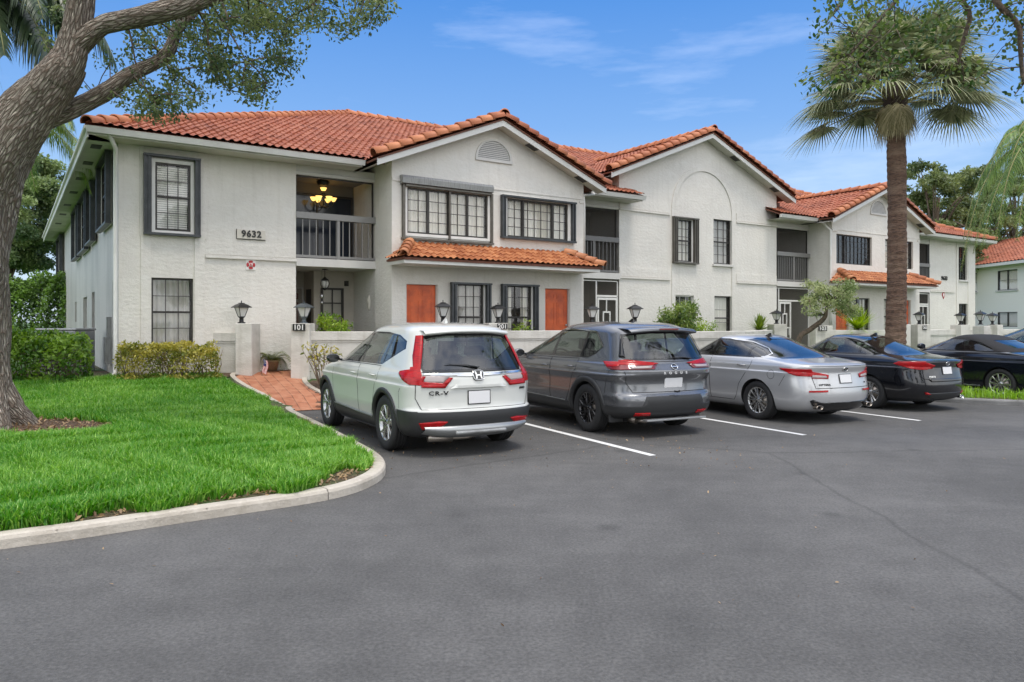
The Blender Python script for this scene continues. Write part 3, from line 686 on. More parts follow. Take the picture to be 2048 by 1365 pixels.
door(3.85, 4.62, 2.1, 'door_red', 2.59)['label'] = 'dark red door at the back of the left porch'
window(4.85, 5.46, .75, 2.58, 1.42, 2, 5, 'blind', 'blind', rail=.52, depth=.0, fw=.05, bw_=.03, label='dark framed porch window with blinds').location.y = 1.38
m = MB(); m.box(4.655, 4.70, 1.62, 1.98, .6, 2.55); m.build('side_light', 'bronze', B)
boxes('doorbell', 'bronze', B, [(7.12, 7.17, -1.03, -1.0, 1.72, 1.92), (5.5, 5.6, 1.36, 1.42, 2.64, 2.78)])
m = MB(); m.box(4.1, 4.24, 2.02, 2.19, 2.72, 2.86); m.lathe([(0, -.05), (.04, -.04), (.05, 0)], (4.17, 2.02, 2.79), 10, 'y', mi=1); m.build('porch_light', ['bronze', 'sign_white'], B)

# ---- balconies: dark framed screen, railing
def balcony(s0, s1, gap=.155, mid=.5, mt='rail_grey', scr=True):
    m = MB(); z = 3.21; t = -.02
    m.box(s0, s1, t - .02, t + .10, 4.16, 4.31)                       # broad top rail
    m.box(s0, s1, t + .01, t + .07, 3.23, 3.29)
    n = int((s1 - s0) / gap)
    for i in range(1, n):
        x = s0 + (s1 - s0) * i / n; m.box(x - .011, x + .011, t + .03, t + .052, 3.29, 4.17)
    x = s0 + (s1 - s0) * mid; m.box(x - .035, x + .035, t - .005, t + .08, 3.215, 4.16)
    o = m.build('balcony_railing', mt, B)
    f = MB(); k = .035
    for a in ((s0, s0 + k, 3.21, 5.20), (s1 - k, s1, 3.21, 5.20), (s0 + k, s1 - k, 5.165, 5.20), (s0 + k, s1 - k, 3.211, 3.235)): f.box(a[0], a[1], .10, .135, a[2], a[3])
    f.build('screen_frame', 'bronze', B)
    if scr:
        f = MB(); f.quad((s0, .12, 3.21), (s1, .12, 3.21), (s1, .12, 5.20), (s0, .12, 5.20)); f.build('insect_screen', 'screen', B)
balcony(3.75, 5.76, mid=.52, scr=False)
balcony(11.9, 13.92, mt='rail_dark'); balcony(21.72, 23.70, gap=.11); balcony(30.0, 32.55, gap=.11)
# sliding door of the left balcony, ceiling lamp, what shows inside
m = MB(); t = 1.38
m.box(3.80, 5.72, t, t + .03, 3.22, 5.0)
o = m.build('sliding_door', 'sliding_door', B)
q = MB()
for x in (3.8, 4.72, 5.66): q.box(x, x + .05, t - .025, t, 3.22, 5.0)
q.box(3.85, 5.66, t - .025, t, 4.95, 5.0); q.build('sliding_door_frame', 'bronze', o)
for s0 in (12.1, 21.8, 30.4):
    m = MB(); m.box(s0, s0 + 1.6, 1.36, 1.40, 3.22, 4.95); m.build('sliding_door', 'sliding_door', B)
m = MB(); m.lathe([(.0, 0), (.10, 0), (.17, -.05), (.13, -.14), (.06, -.16), (0, -.16)], (4.68, .75, 5.28), 8); m.build('ceiling_light', 'bronze', B)
# ground floor screened entries of the other porches
def entry(s0, s1, d0, d1, zt=2.97):
    f = MB(); k = .045; y0, y1 = .03, .07
    for a in ((s0, s0 + .03, .55, zt), (s1 - .03, s1, .55, zt), (s0, s1, zt - .03, zt), (d0 - k, d0, .55, zt), (d0, s1, 2.46, 2.52)): f.box(a[0], a[1], y0, y1, a[2], a[3])
    f.build('entry_frame', 'white_metal', B)
    g = MB()
    for a in ((d0 + .01, d0 + .07, .58, 2.44), (d1 - .07, d1 - .01, .58, 2.44), (d0 + .07, d1 - .07, 2.37, 2.44), (d0 + .07, d1 - .07, .58, .75)): g.box(a[0], a[1], y0 - .015, y1 - .015, a[2], a[3])
    w = d1 - d0
    for a in ((d0 + w * .28, d0 + w * .33, 1.3, 2.02), (d0 + w * .60, d0 + w * .65, 1.3, 2.02), (d0 + w * .33, d0 + w * .60, 1.97, 2.02), (d0 + w * .44, d0 + w * .48, 2.02, 2.37), (d0 + w * .12, d0 + w * .28, 1.45, 1.50), (d0 + w * .65, d0 + w * .86, 1.45, 1.50), (d0 + w * .82, d0 + w * .86, 1.2, 1.45)):
        g.box(a[0], a[1], y0 - .012, y1 - .02, a[2], a[3])
    g.build('screen_door', 'white_metal', B)
    q = MB(); q.quad((s0, .055, .55), (s1, .055, .55), (s1, .055, zt), (s0, .055, zt)); q.build('insect_screen', 'screen', B)
entry(12.0, 13.92, 13.07, 13.90); entry(21.72, 23.70, 21.90, 22.60); entry(30.2, 32.55, 31.7, 32.5)

# ---- roofs
PITCH = .409
def tile_plane(poly, name, m, parent, bar=.18, course=.36, amp=.032, step=.028, res=6, deck=None):
    P = [Vector(p) for p in poly]
    x = (P[1] - P[0]).normalized(); n = x.cross(P[2] - P[1]).normalized()
    if n.z < 0: n = -n
    y = n.cross(x).normalized(); o = P[0]
    q = [((p - o).dot(x), (p - o).dot(y)) for p in P]
    x0, x1 = min(a for a, b in q), max(a for a, b in q); y0, y1 = min(b for a, b in q), max(b for a, b in q)
    nx = int((x1 - x0) / bar * res) + 2; dx = bar / res; nc = int((y1 - y0) / course) + 1
    rows = []
    for c in range(nc): rows += [(y0 + c * course - .012, step, c), (y0 + (c + 1) * course - .014, 0, c)]
    X = x0 + np.arange(nx) * dx; ph = (np.arange(nx) % res) / res
    H = amp * np.where(ph < .62, np.sin(np.pi * ph / .62) ** .8, -.18 * np.sin(np.pi * (ph - .62) / .38))
    V = []
    jit = nrg.normal(size=(nc + 1, nx // res + 2)) * .004
    for yy, hh, c in rows:
        h = H + hh + np.repeat(jit[c], res)[:nx]
        V.append(np.stack([np.asarray(o)[None] + X[:, None] * np.asarray(x) + yy * np.asarray(y) + h[:, None] * np.asarray(n)], 0)[0])
    V = np.concatenate(V); nr = len(rows)
    i = np.arange(nr - 1)[:, None] * nx + np.arange(nx - 1)[None]
    F = np.stack([i, i + 1, i + nx + 1, i + nx], -1).reshape(-1, 4)
    rr = nrg.random((nc, nx // res + 2)) ** 1.5
    rnd = np.repeat(np.array([[rr[rows[j][2], k // res] for k in range(nx - 1)] for j in range(nr - 1)]).ravel(), 1)
    ob = blades(name, m, V, F, None, rnd, parent)
    bm = bmesh.new(); bm.from_mesh(ob.data)
    cen = sum((Vector((a, b, 0)) for a, b in q), Vector()) / len(q)
    for k in range(len(P)):
        a, b = Vector((*q[k], 0)), Vector((*q[(k + 1) % len(P)], 0)); e = (b - a)
        if e.length < 1e-4: continue
        nr2 = Vector((e.y, -e.x, 0)).normalized()
        if (cen - a).dot(nr2) > 0: nr2 = -nr2
        wn_ = x * nr2.x + y * nr2.y; pa = o + x * a.x + y * a.y
        bmesh.ops.bisect_plane(bm, geom=bm.verts[:] + bm.edges[:] + bm.faces[:], plane_co=pa, plane_no=wn_, clear_outer=True)
    for f in bm.faces: f.smooth = False
    bm.to_mesh(ob.data); bm.free()
    # underlay
    P = [Vector(p) for p in deck] if deck else P
    u = MB(); u.add([p - n * .03 for p in P] + [p - n * .07 for p in P], [tuple(range(len(P))), tuple(range(len(P), 2 * len(P)))] + [(k, (k + 1) % len(P), len(P) + (k + 1) % len(P), len(P) + k) for k in range(len(P))])
    u.build('roof_deck', 'flashing', ob)
    return ob
def cap_line(mb, a, b, r=.135, L=.40, lift=.05, seg=9, down=.5):
    """overlapping half barrel tiles from a up to b"""
    a, b = Vector(a), Vector(b); d = b - a; n = max(1, round(d.length / L)); d = d / n; u = d.normalized()
    side = u.cross(Vector((0, 0, 1))).normalized(); up = side.cross(u).normalized()
    for k in range(n):
        p0 = a + d * k - u * .04; p1 = a + d * (k + 1) + u * .02; rv = rng.random() ** 1.3; vs = []
        for p, rr, l in ((p0, r * 1.10, lift + .03), (p1, r * .90, lift)):
            for i in range(seg + 1):
                q = -.22 + (math.pi + .44) * i / seg; vs.append(p + side * math.cos(q) * rr + up * (math.sin(q) * rr * .92 + l - .04))
        for i in range(seg + 1):
            q = -.22 + (math.pi + .44) * i / seg; vs.append(p0 + side * math.cos(q) * r * .94 + up * (math.sin(q) * r * .78 + lift - .01))
        S = seg + 1
        mb.add(vs, [(i, i + 1, S + i + 1, S + i) for i in range(seg)] + [(2 * S + i, 2 * S + i + 1, i + 1, i) for i in range(seg)], r=rv, smooth=True)
ZE = 5.62
AP = (8.3, 8.3, 9.24); AP2 = (28.5, 8.3, 9.24)
sL, sR, tF = -.62, 37.4, -.62
def zr(t): return ZE + PITCH * (t - tF)
# main roof: front slope behind the front line, eave strips between the gables, left hip slope
bk0 = 1.2
r_main = tile_plane([(sL, tF, ZE), (sR, tF, ZE), AP2, AP], 'main_roof', 'tile', B, deck=[(sL, tF, ZE), (14.45, tF, ZE), (14.45, bk0, zr(bk0)), (21.05, bk0, zr(bk0)), (21.05, tF, ZE), (sR, tF, ZE), AP2, AP])
bm = bmesh.new(); bm.from_mesh(r_main.data)
gaps = ((14.45, 21.05),)
bmesh.ops.delete(bm, geom=[f for f in bm.faces if f.calc_center_median().y < .03 and any(a < f.calc_center_median().x < b for a, b in gaps)], context='FACES')
bm.to_mesh(r_main.data); bm.free()
tile_plane([(sL, 22.9, ZE), (sL, tF, ZE), AP, (8.3, 14.0, 9.24)], 'hip_roof', 'tile', B, res=6)
m = MB(); m.quad((sL, 22.9, ZE), (8.3, 14.0, 9.24), (17.2, 22.9, ZE)); m.quad((8.3, 14, 9.24), AP, (17.2, 17.2, ZE), (17.2, 22.9, ZE)); m.quad(AP, AP2, (sR, 17.2, ZE), (8.3, 17.2, ZE)); m.quad((sR, tF, ZE), (sR, 17.2, ZE), AP2)
m.build('rear_roof', 'tile', B)
m = MB(); cap_line(m, (sL + .02, tF + .02, ZE + .02), AP, lift=.03); cap_line(m, AP, AP2); cap_line(m, (sR, tF, ZE), AP2); cap_line(m, AP, (8.3, 14, 9.24))
m.build('ridge_tiles', 'tile_cap', B)
# eave trim: fascia, gutter, soffit
def gutter(mb, a, b, t, z, ends=True):
    mb.prism([(0, 0), (-.02, -.10), (-.09, -.12), (-.125, -.02), (-.135, 0), (-.12, .004), (-.11, -.01), (-.02, -.01)], a, b, 'x', M=Matrix.Translation((0, t, z)))
    mb.prism([(0, 0), (-.02, -.10), (-.09, -.12), (-.125, -.02), (-.135, 0)], a - .012, a, 'x', M=Matrix.Translation((0, t, z))); mb.prism([(0, 0), (-.02, -.10), (-.09, -.12), (-.125, -.02), (-.135, 0)], b, b + .012, 'x', M=Matrix.Translation((0, t, z)))
for a, b in ((sL + .0, 5.2), (12.25, 14.42), (21.1, 23.2), (30.4, sR)):
    f = MB(); f.box(a + .02, b - .02, tF + .03, tF + .06, ZE - .20, ZE - .035); f.build('fascia', 'white_metal', B)
    g = MB(); gutter(g, a, b, tF + .03, ZE - .055); g.build('gutter', 'white_metal', B)
    s_ = MB(); s_.quad((a + .02, tF + .05, ZE - .19), (b - .02, tF + .05, ZE - .19), (b - .02, .02, ZE - .19), (a + .02, .02, ZE - .19)); s_.build('soffit', 'soffit', B)
s_ = MB(); s_.quad((sL + .03, tF + .05, ZE - .19), (.02, .01, ZE - .19), (.02, 22.9, ZE - .19), (sL + .03, 22.9, ZE - .19)); s_.build('soffit', 'soffit', B)
boxes('fascia', 'white_metal', B, [(sL + .0, sL + .03, tF + .03, 22.9, ZE - .26, ZE - .06), (sL - .05, sL, tF + .03, 22.9, ZE - .10, ZE - .03)])
boxes('soffit_vent', 'bronze', B, [(sL + .16, sL + .36, t - .2, t + .2, ZE - .20, ZE - .188) for t in (.6, 2.6, 4.9, 7.4, 10.2, 12.7, 15.6)])
def gable_roof(s0, s1, zL, ridge, t_front, t_back, wall_t):
    c = (s0 + s1) / 2
    L = tile_plane([(s0, t_back, zL), (s0, t_front, zL), (c, t_front, ridge), (c, t_back, ridge)], 'gable_roof', 'tile', B)
    Rr = tile_plane([(s1, t_front, zL), (s1, t_back, zL), (c, t_back, ridge), (c, t_front, ridge)], 'gable_roof', 'tile', B)
    m = MB(); cap_line(m, (s0 - .04, t_front + .05, zL + .02), (c - .02, t_front + .05, ridge + .02), r=.15, L=.36); cap_line(m, (s1 + .04, t_front + .05, zL + .02), (c + .02, t_front + .05, ridge + .02), r=.15, L=.36)
    cap_line(m, (c, t_front - .02, ridge + .03), (c, t_back, ridge + .03), lift=.06); m.build('rake_tiles', 'tile_cap', B)
    # barge board and soffit under the overhang
    f = MB(); w = .17; y0, y1 = t_front + .03, t_front + .055
    f.add([(s0, y0, zL - .05), (c, y0, ridge - .05), (c, y0, ridge - .05 - w), (s0, y0, zL - .05 - w), (s1, y0, zL - .05), (s1, y0, zL - .05 - w),
           (s0, y1, zL - .05), (c, y1, ridge - .05), (c, y1, ridge - .05 - w), (s0, y1, zL - .05 - w), (s1, y1, zL - .05), (s1, y1, zL - .05 - w)],
          [(0, 3, 2, 1), (1, 2, 5, 4), (6, 7, 8, 9), (7, 10, 11, 8), (3, 9, 8, 2), (2, 8, 11, 5), (0, 6, 9, 3), (4, 5, 11, 10)])
    f.build('barge_board', 'white_metal', B)
    g = MB(); q = .17
    g.quad((s0, y1, zL - q), (c, y1, ridge - q), (c, wall_t + .01, ridge - q), (s0, wall_t + .01, zL - q)); g.quad((s1, y1, zL - q), (s1, wall_t + .01, zL - q), (c, wall_t + .01, ridge - q), (c, y1, ridge - q))
    g.quad((s0, wall_t, zL - q), (s0 + .75, wall_t, zL - q + .75 * (ridge - zL) / (c - s0)), (s0 + .75, t_back, zL - q + .75 * (ridge - zL) / (c - s0)), (s0, t_back, zL - q))
    g.build('soffit', 'soffit', B)
    for u in (.30, .78): g = MB(); x = c + (s1 - c) * u; z = ridge - (ridge - zL) * u - q - .006; sl = -(ridge - zL) / (s1 - c); g.add([(x - .16, y1 + .08, z - .16 * sl), (x + .16, y1 + .08, z + .16 * sl), (x + .16, y1 + .30, z + .16 * sl), (x - .16, y1 + .30, z - .16 * sl)], [(0, 1, 2, 3)]); g.build('soffit_vent', 'bronze', B)
gable_roof(5.22, 12.22, 5.56, 6.98, -1.42, 3.2, -1.0)
gable_roof(23.2, 30.42, 5.56, 7.02, -1.37, 3.2, -.95)
gable_roof(13.3, 22.32, 6.30, 8.12, -.42, 6.2, 0)
boxes('roof_cheek', 'flashing', B, [(14.0, 14.03, .06, 2.2, 5.55, 6.34), (13.35, 13.95, .30, .33, 5.6, 6.2), (21.66, 22.3, .30, .33, 5.6, 6.2)])
# half round gable vents
for c, t, r, z in ((8.67, -1.0, .50, 5.93), (26.8, -.95, .50, 5.98)):
    m = MB(); n = 20
    out = [(c + (r + .07) * math.cos(math.pi * k / n), z + (r + .05) * math.sin(math.pi * k / n)) for k in range(n + 1)]; inn = [(c + r * math.cos(math.pi * k / n), z + .03 + (r - .03) * math.sin(math.pi * k / n)) for k in range(n + 1)]
    for k in range(n):
        a, b, c_, d = out[k], out[k + 1], inn[k + 1], inn[k]
        m.quad((a[0], t - .035, a[1]), (b[0], t - .035, b[1]), (c_[0], t - .035, c_[1]), (d[0], t - .035, d[1])); m.quad((a[0], t - .035, a[1]), (a[0], t, a[1]), (b[0], t, b[1]), (b[0], t - .035, b[1]))
        m.quad((d[0], t - .035, d[1]), (c_[0], t - .035, c_[1]), (c_[0], t, c_[1]), (d[0], t, d[1]))
    m.box(c - r - .07, c + r + .07, t - .045, t, z - .05, z + .03)
    k = z + .05
    while k < z + r - .03:
        hw = math.sqrt(max(0, r * r - (k - z) ** 2)) - .01
        m.add([(c - hw, t - .028, k), (c + hw, t - .028, k), (c + hw, t - .004, k + .036), (c - hw, t - .004, k + .036)], [(0, 1, 2, 3)]); k += .048
    o = m.build('gable_vent', 'stucco_smooth', B)
    q = MB(); q.quad(*[(a, t - .002, b) for a, b in inn]); q.build('vent_backing', 'shutter_box', o)
# canopies over the entrances
def canopy(s0, s1, t, z0=3.19, dep=.95):
    i = dep; rise = .44; zb = z0
    tile_plane([(s0, t - dep, zb), (s1, t - dep, zb), (s1 - .68, t - .01, zb + rise), (s0 + .68, t - .01, zb + rise)], 'canopy_roof', 'tile_light', B, bar=.17, course=.25, amp=.032)
    tile_plane([(s0, t, zb), (s0, t - dep, zb), (s0 + .68, t - .01, zb + rise)], 'canopy_roof', 'tile_light', B, bar=.17, course=.25)
    tile_plane([(s1, t - dep, zb), (s1, t, zb), (s1 - .68, t - .01, zb + rise)], 'canopy_roof', 'tile_light', B, bar=.17, course=.25)
    for a_, b_ in ((s0, s0 + .62), (s1, s1 - .62)): m = MB(); cap_line(m, (a_, t - dep, zb + .03), (b_, t - .05, zb + rise + .01), r=.12, L=.3); m.build('ridge_tiles', 'tile_light', B)
    m = MB(); m.box(s0 + .06, s1 - .06, t - dep + .06, t, zb - .14, zb - .06); m.build('canopy_fascia', 'white_metal', B)
    m = MB(); m.box(s0 + .02, s1 - .02, t - dep + .02, t, zb - .06, zb - .012); m.build('canopy_deck', 'flashing', B)
canopy(5.60, 11.62, -1.0); canopy(23.5, 29.6, -.95)
# skylight and roof vents on the main slope
m = MB(); sl = math.atan(PITCH); M0 = Matrix.Translation((15.25, 5.2, zr(5.2) + .05)) @ Matrix.Rotation(sl, 4, 'X')
m.box(-.45, .45, -.55, .55, 0, .12, M=M0); o = m.build('skylight', 'shutter_box', B); q = MB(); q.lathe([(.40, .12), (.38, .17), (.25, .22), (0, .24)], (0, 0, 0), 20, 'z', M=M0); q.build('skylight_dome', 'window_glass', o)
for s, t in ((13.35, 4.3), (13.9, 4.0)):
    m = MB(); M0 = Matrix.Translation((s, t, zr(t))) @ Matrix.Rotation(sl, 4, 'X'); m.box(-.2, .2, -.16, .16, .06, .14, M=M0); m.box(-.16, .16, -.12, .12, 0, .06, M=M0); m.build('roof_vent', 'tile_cap', B)
# downspouts
def spout(pts, r=.038):
    m = MB(); m.tube(pts, r, 8, smooth=True); return m.build('downspout', 'white_metal', B)
spout([(-.25, tF + .0, 5.50), (-.08, -.30, 5.25), (-.06, -.07, 4.95), (-.06, -.05, 4.2), (-.06, -.05, .78), (-.08, -.12, .60), (-.35, -.75, .47)], .045)
spout([(.0 - .06, 22.2, 5.4), (-.06, 22.2, .6)], .045)
spout([(12.3, tF - .03, 5.5), (12.3, -.75, 5.42), (11.72, -.98, 5.30), (11.74, -.98, 5.0), (11.74, -.98, 3.3)])
spout([(23.35, tF - .03, 5.52), (23.4, -.75, 5.42), (23.64, -.93, 5.12), (23.64, -.93, 3.3), (23.64, -.93, .7)], .045)
# meter boxes and pipes at the left end
MB().box(-.14, 0, 1.15, 1.5, .75, 1.35).box(-.10, 0, 1.24, 1.34, 1.345, 1.8).build('meter_box', 'shutter_box', B)
m = MB(); m.tube([(-.03, -.02, 1.0), (-.03, -.02, 1.9)], .014, 6); m.build('conduit', 'white_metal', B)
# things fixed on the walls
def on_wall(s, t, z): return Matrix.Translation((s, t, z)) @ Matrix.Rotation(R(90), 4, 'X')
def sign(name, label, cat, s, t, z, w, h, mt, d=.02):
    o = thing(name, label, cat, bw(s, t, z), TH)
    if w: m = MB(); m.box(-w / 2, w / 2, -d, 0, -h / 2, h / 2); m.build('backing_board', mt, o, bevel=.003)
    return o
o = sign('house_number', 'black figures 9632 on a cream board by the left balcony', 'house number', 2.71, 0, 3.69, .64, .21, 'sign_cream', .035)
o2 = MB(); o2.box(-.33, -.318, -.03, 0, -.11, .11); o2.box(-.318, .32, -.03, 0, -.118, -.106); o2.build('board_edge', 'number_black', o)
text_mesh('9632', .205, 'number_black', 'numerals', o, on_wall(0, -.045, .005), .008, 1.12, .006)
o = sign('house_number', 'black figures 9633 on the white wall at the far right', 'house number', 33.85, 0, 3.70, 0, 0, None)
text_mesh('9633', .25, 'number_black', 'numerals', o, on_wall(0, -.02, 0), .010, 1.12, .006)
def maltese(o, r):
    m = MB()
    for k in range(4):
        a0 = math.pi / 2 * k; pts = [(.30 * r, 0 - .0)]
        poly = []
        for a in (-.62, -.35, 0, .35, .62): poly.append((r * math.cos(a0 + a) * (1.0 if abs(a) < .5 else .88), r * math.sin(a0 + a) * (1.0 if abs(a) < .5 else .88)))
        poly.append((.42 * r * math.cos(a0 + .70), .42 * r * math.sin(a0 + .70))); poly.append((.42 * r * math.cos(a0 - .70), .42 * r * math.sin(a0 - .70)))
        m.prism(poly, -.028, -.020, 'y')
    m.build('emblem', 'sign_red', o)
    q = MB(); q.lathe([(0, -.034), (r * .42, -.033), (r * .42, -.026)], (0, 0, 0), 20, 'y'); q.build('emblem_disc', 'sign_white', o)
    text_mesh('R', r * .75, 'sign_red', 'letter', o, on_wall(0, -.036, 0), .003, 1, .004)
o = sign('fire_sign', 'small white plate with a red fire cross under the stucco band', 'sign', 2.70, -.0, 2.995, .22, .23, 'sign_white'); maltese(o, .10)
o = sign('fire_sign', 'small red diamond sign below the figures 9633', 'sign', 33.78, 0, 2.94, 0, 0, None)
m = MB(); m.prism([(-.13, 0), (0, -.19), (.13, 0), (0, .19)], -.02, 0, 'y'); m.build('diamond_plate', 'sign_red', o)
m = MB(); m.prism([(-.07, 0), (0, -.11), (.07, 0), (0, .11)], -.026, -.021, 'y'); m.build('diamond_centre', 'sign_white', o)
# wall plaque in the porch
o = thing('wall_ornament', 'pale oval ornament hanging on the right wall of the porch', 'ornament', bw(5.76, .38, 2.18), TH - R(90))
m = MB(); m.lathe([(.0, -.03), (.07, -.035), (.10, -.01), (.11, 0)], (0, 0, 0), 18, 'y', sx=.8); m.lathe([(0, -.05), (.04, -.045), (.05, -.03)], (0, 0, .02), 10, 'y'); m.build('oval_plate', 'sign_cream', o); o.scale = (1, 1, 1.9)
# hanging lantern, chime and chandelier
o = thing('hanging_lantern', 'black lantern with clear glass hanging in the left porch', 'lantern', bw(4.71, .7, 2.48))
m = MB(); m.lathe([(.075, .54), (.075, .52), (.0, .52)], n=14); m.tube([(0, 0, .52), (0, 0, .34)], .009, 6); m.lathe([(0, .36), (.02, .34), (.05, .31), (.105, .27), (.10, .255), (0, .255)], n=12)
for k in range(6):
    q = math.pi / 3 * k; m.tube([(.09 * math.cos(q), .09 * math.sin(q), .26), (.115 * math.cos(q), .115 * math.sin(q), .17), (.07 * math.cos(q), .07 * math.sin(q), .05)], .007, 5)
m.lathe([(.07, .06), (.08, .04), (.04, .02), (0, 0)], n=12); m.build('lantern_cage', 'lamp_metal', o)
m = MB(); m.lathe([(.0, .25), (.08, .24), (.095, .17), (.055, .07), (0, .06)], n=12); m.build('glass_body', 'lamp_glass', o)
o = thing('wind_chime', 'small silver ornament hanging beside the porch lantern', 'wind chime', bw(4.60, .62, 2.12))
m = MB(); m.lathe([(0, .28), (.05, .24), (.045, .16), (0, .15)], n=10); m.lathe([(0, .10), (.04, .07), (.04, .03), (0, 0)], n=10); m.tube([(0, 0, .84), (0, 0, .28)], .003, 4); m.build('chime_body', 'rim_silver', o)
o = thing('chandelier', 'six armed chandelier with amber glass bowls on the left balcony', 'chandelier', bw(4.78, 1.0, 4.62))
m = MB(); m.tube([(0, 0, .66), (0, 0, .05)], .012, 6); m.lathe([(0, .06), (.05, .03), (.02, -.02), (0, -.03)], n=10); m.lathe([(0, .40), (.05, .36), (.03, .28), (.0, .26)], n=10)
for k in range(6):
    q = math.pi / 3 * k + .3; c, s_ = math.cos(q), math.sin(q)
    m.tube([(0, 0, .05), (.10 * c, .10 * s_, -.01), (.20 * c, .20 * s_, .03), (.25 * c, .25 * s_, .10), (.25 * c, .25 * s_, .15)], .010, 6)
m.build('chandelier_arms', 'bronze', o)
for k in range(6):
    q = math.pi / 3 * k + .3; m = MB(); m.lathe([(0, 0), (.035, .01), (.06, .05), (.085, .10), (.075, .10), (.05, .05), (0, .02)], (.25 * math.cos(q), .25 * math.sin(q), .15), 12); m.build('glass_bowl', 'amber_glass', o)
m = MB(); m.lathe([(0, .42), (.05, .43), (.085, .50), (.075, .50), (0, .45)], n=12); m.build('glass_bowl', 'amber_glass', o)
# ------------------------------------------------------------------ ground
HD = R(27.6)                                                       # the stalls point this far left of +Y
HV = Vector((-math.sin(HD), math.cos(HD), 0)); SV = Vector((math.cos(HD), math.sin(HD), 0)); SO = Vector((-4.1, 14.16, 0))
def aq(a, q, z=0): return SO + SV * a + HV * q + Vector((0, 0, z))
KERB = [(-13.5, -2.2), (-8.6, 1.9), (-5.6, 4.25), (-3.79, 5.55), (-3.41, 5.78), (-3.04, 6.07), (-2.43, 6.53), (-1.95, 6.88), (-1.62, 7.2), (-1.43, 7.66), (-1.37, 8.2), (-1.52, 8.92), (-2.07, 10.04), (-3.04, 11.9), (-3.98, 13.62), (-4.13, 14.1)]
ISL = [(12.3, 0), (12.3, -2), (12.3, -4.2), (12.45, -4.8), (12.8, -5.4), (13.3, -6.0), (14.2, -6.9), (15.5, -7.9), (17.5, -8.8), (22, -10.5)]
ISLB = [(22, -9.3), (17.5, -7.7), (15.3, -6.7), (14.3, -5.7), (13.72, -4.7), (13.68, 0)]
FRONT = [tuple(aq(a, q)[:2]) for a, q in [(0, 0)] + ISL[:1]]
P2 = lambda l: [tuple(aq(a, q)[:2]) for a, q in l]
def smooth_path(p, it=2):
    for _ in range(it):
        n = [p[0]]
        for a, b in zip(p[:-1], p[1:]): n += [(a[0] * .75 + b[0] * .25, a[1] * .75 + b[1] * .25), (a[0] * .25 + b[0] * .75, a[1] * .25 + b[1] * .75)]
        p = n + [p[-1]]
    return p
KERBS = smooth_path(KERB); ISLS = smooth_path(P2(ISL))
def resample(p, st):
    out = [Vector(p[0])]; acc = 0
    for a, b in zip(p[:-1], p[1:]):
        a, b = Vector(a), Vector(b); L = (b - a).length; d = st - acc
        while d <= L: out.append(a + (b - a) * d / L); d += st
        acc = (acc + L) % st
    return out
def dist_path(X, Y, path):
    d = np.full(X.shape, 1e9)
    for (x0, y0), (x1, y1) in zip(path[:-1], path[1:]):
        dx, dy = x1 - x0, y1 - y0; l2 = dx * dx + dy * dy + 1e-12
        t = np.clip(((X - x0) * dx + (Y - y0) * dy) / l2, 0, 1); d = np.minimum(d, np.hypot(X - x0 - t * dx, Y - y0 - t * dy))
    return d
def inside(X, Y, poly):
    r = np.zeros(X.shape, bool)
    for (x0, y0), (x1, y1) in zip(poly, poly[1:] + poly[:1]):
        c = ((y0 > Y) != (y1 > Y)) & (X < (x1 - x0) * (Y - y0) / (y1 - y0 + 1e-12) + x0); r ^= c
    return r
EDGE = KERB[:] + [tuple(aq(0, 0)[:2]), tuple(aq(12.3, 0)[:2]), tuple(aq(13.68, 0)[:2]), tuple(aq(30, 0)[:2])]
LOT = KERB + [tuple(aq(0, 0)[:2]), tuple(aq(30, 0)[:2]), (60, -40), (-40, -40)]
def TZ(X, Y):
    """height of the planted ground: rises from the kerb to the foot of the walls"""
    X = np.asarray(X, float); Y = np.asarray(Y, float)
    dk = dist_path(X, Y, EDGE)
    t = -(X - PO.x) * DV.y + (Y - PO.y) * DV.x; s = (X - PO.x) * DV.x + (Y - PO.y) * DV.y
    df = np.maximum(0, -t - .3); df = np.hypot(df, np.maximum(0, -s - .3) * .5)
    z = .09 + .445 * dk / (dk + df + 1e-6)
    return z
def tz(x, y): return float(TZ(np.array([x]), np.array([y]))[0])
# one sheet to the horizon, the lot on it
m = MB(); m.quad((-1500, -1500, -.03), (1500, -1500, -.03), (1500, 1500, -.03), (-1500, 1500, -.03)); struct(m.build('ground', 'grass_ground'))
def in_far(x, y): return False
m = MB(); n = 1
lot = [(-40, -40), (70, -40), (70, 46)] + [tuple(aq(30, .6)[:2]), tuple(aq(0, .3)[:2])]
m.quad(*[(x, y, 0) for x, y in [(-26, -45), (75, -45), (75, 60), tuple(aq(30, .4)[:2]), tuple(aq(0, .4)[:2]), (-4.6, 13.7), (-1.6, 8.6), (-1.9, 7.2), (-13.7, -1.9), (-26, -12)]])
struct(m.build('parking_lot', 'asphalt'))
# planted ground as a cut grid
def terrain(name, poly, st, mt, off=0.0, zf=None, sel=None):
    xs = [p[0] for p in poly]; ys = [p[1] for p in poly]
    gx = np.arange(min(xs) - st, max(xs) + st, st); gy = np.arange(min(ys) - st, max(ys) + st, st); X, Y = np.meshgrid(gx, gy)
    Z = (TZ(X, Y) if zf is None else zf(X, Y)) + off; nx = len(gx)
    V = np.stack([X, Y, Z], -1).reshape(-1, 3); i = np.arange(len(gy) - 1)[:, None] * nx + np.arange(nx - 1)[None]
    F = np.stack([i, i + 1, i + nx + 1, i + nx], -1).reshape(-1, 4); c = V[F].mean(1)
    k = inside(c[:, 0], c[:, 1], poly)
    if sel: k &= sel(c)
    F = F[k]
    use = np.unique(F); mp_ = np.full(len(V), -1); mp_[use] = np.arange(len(use))
    return blades(name, mt, V[use], mp_[F], None, None, smooth=True)
LAWN_C = Vector((-4.6, 13.9, 0))
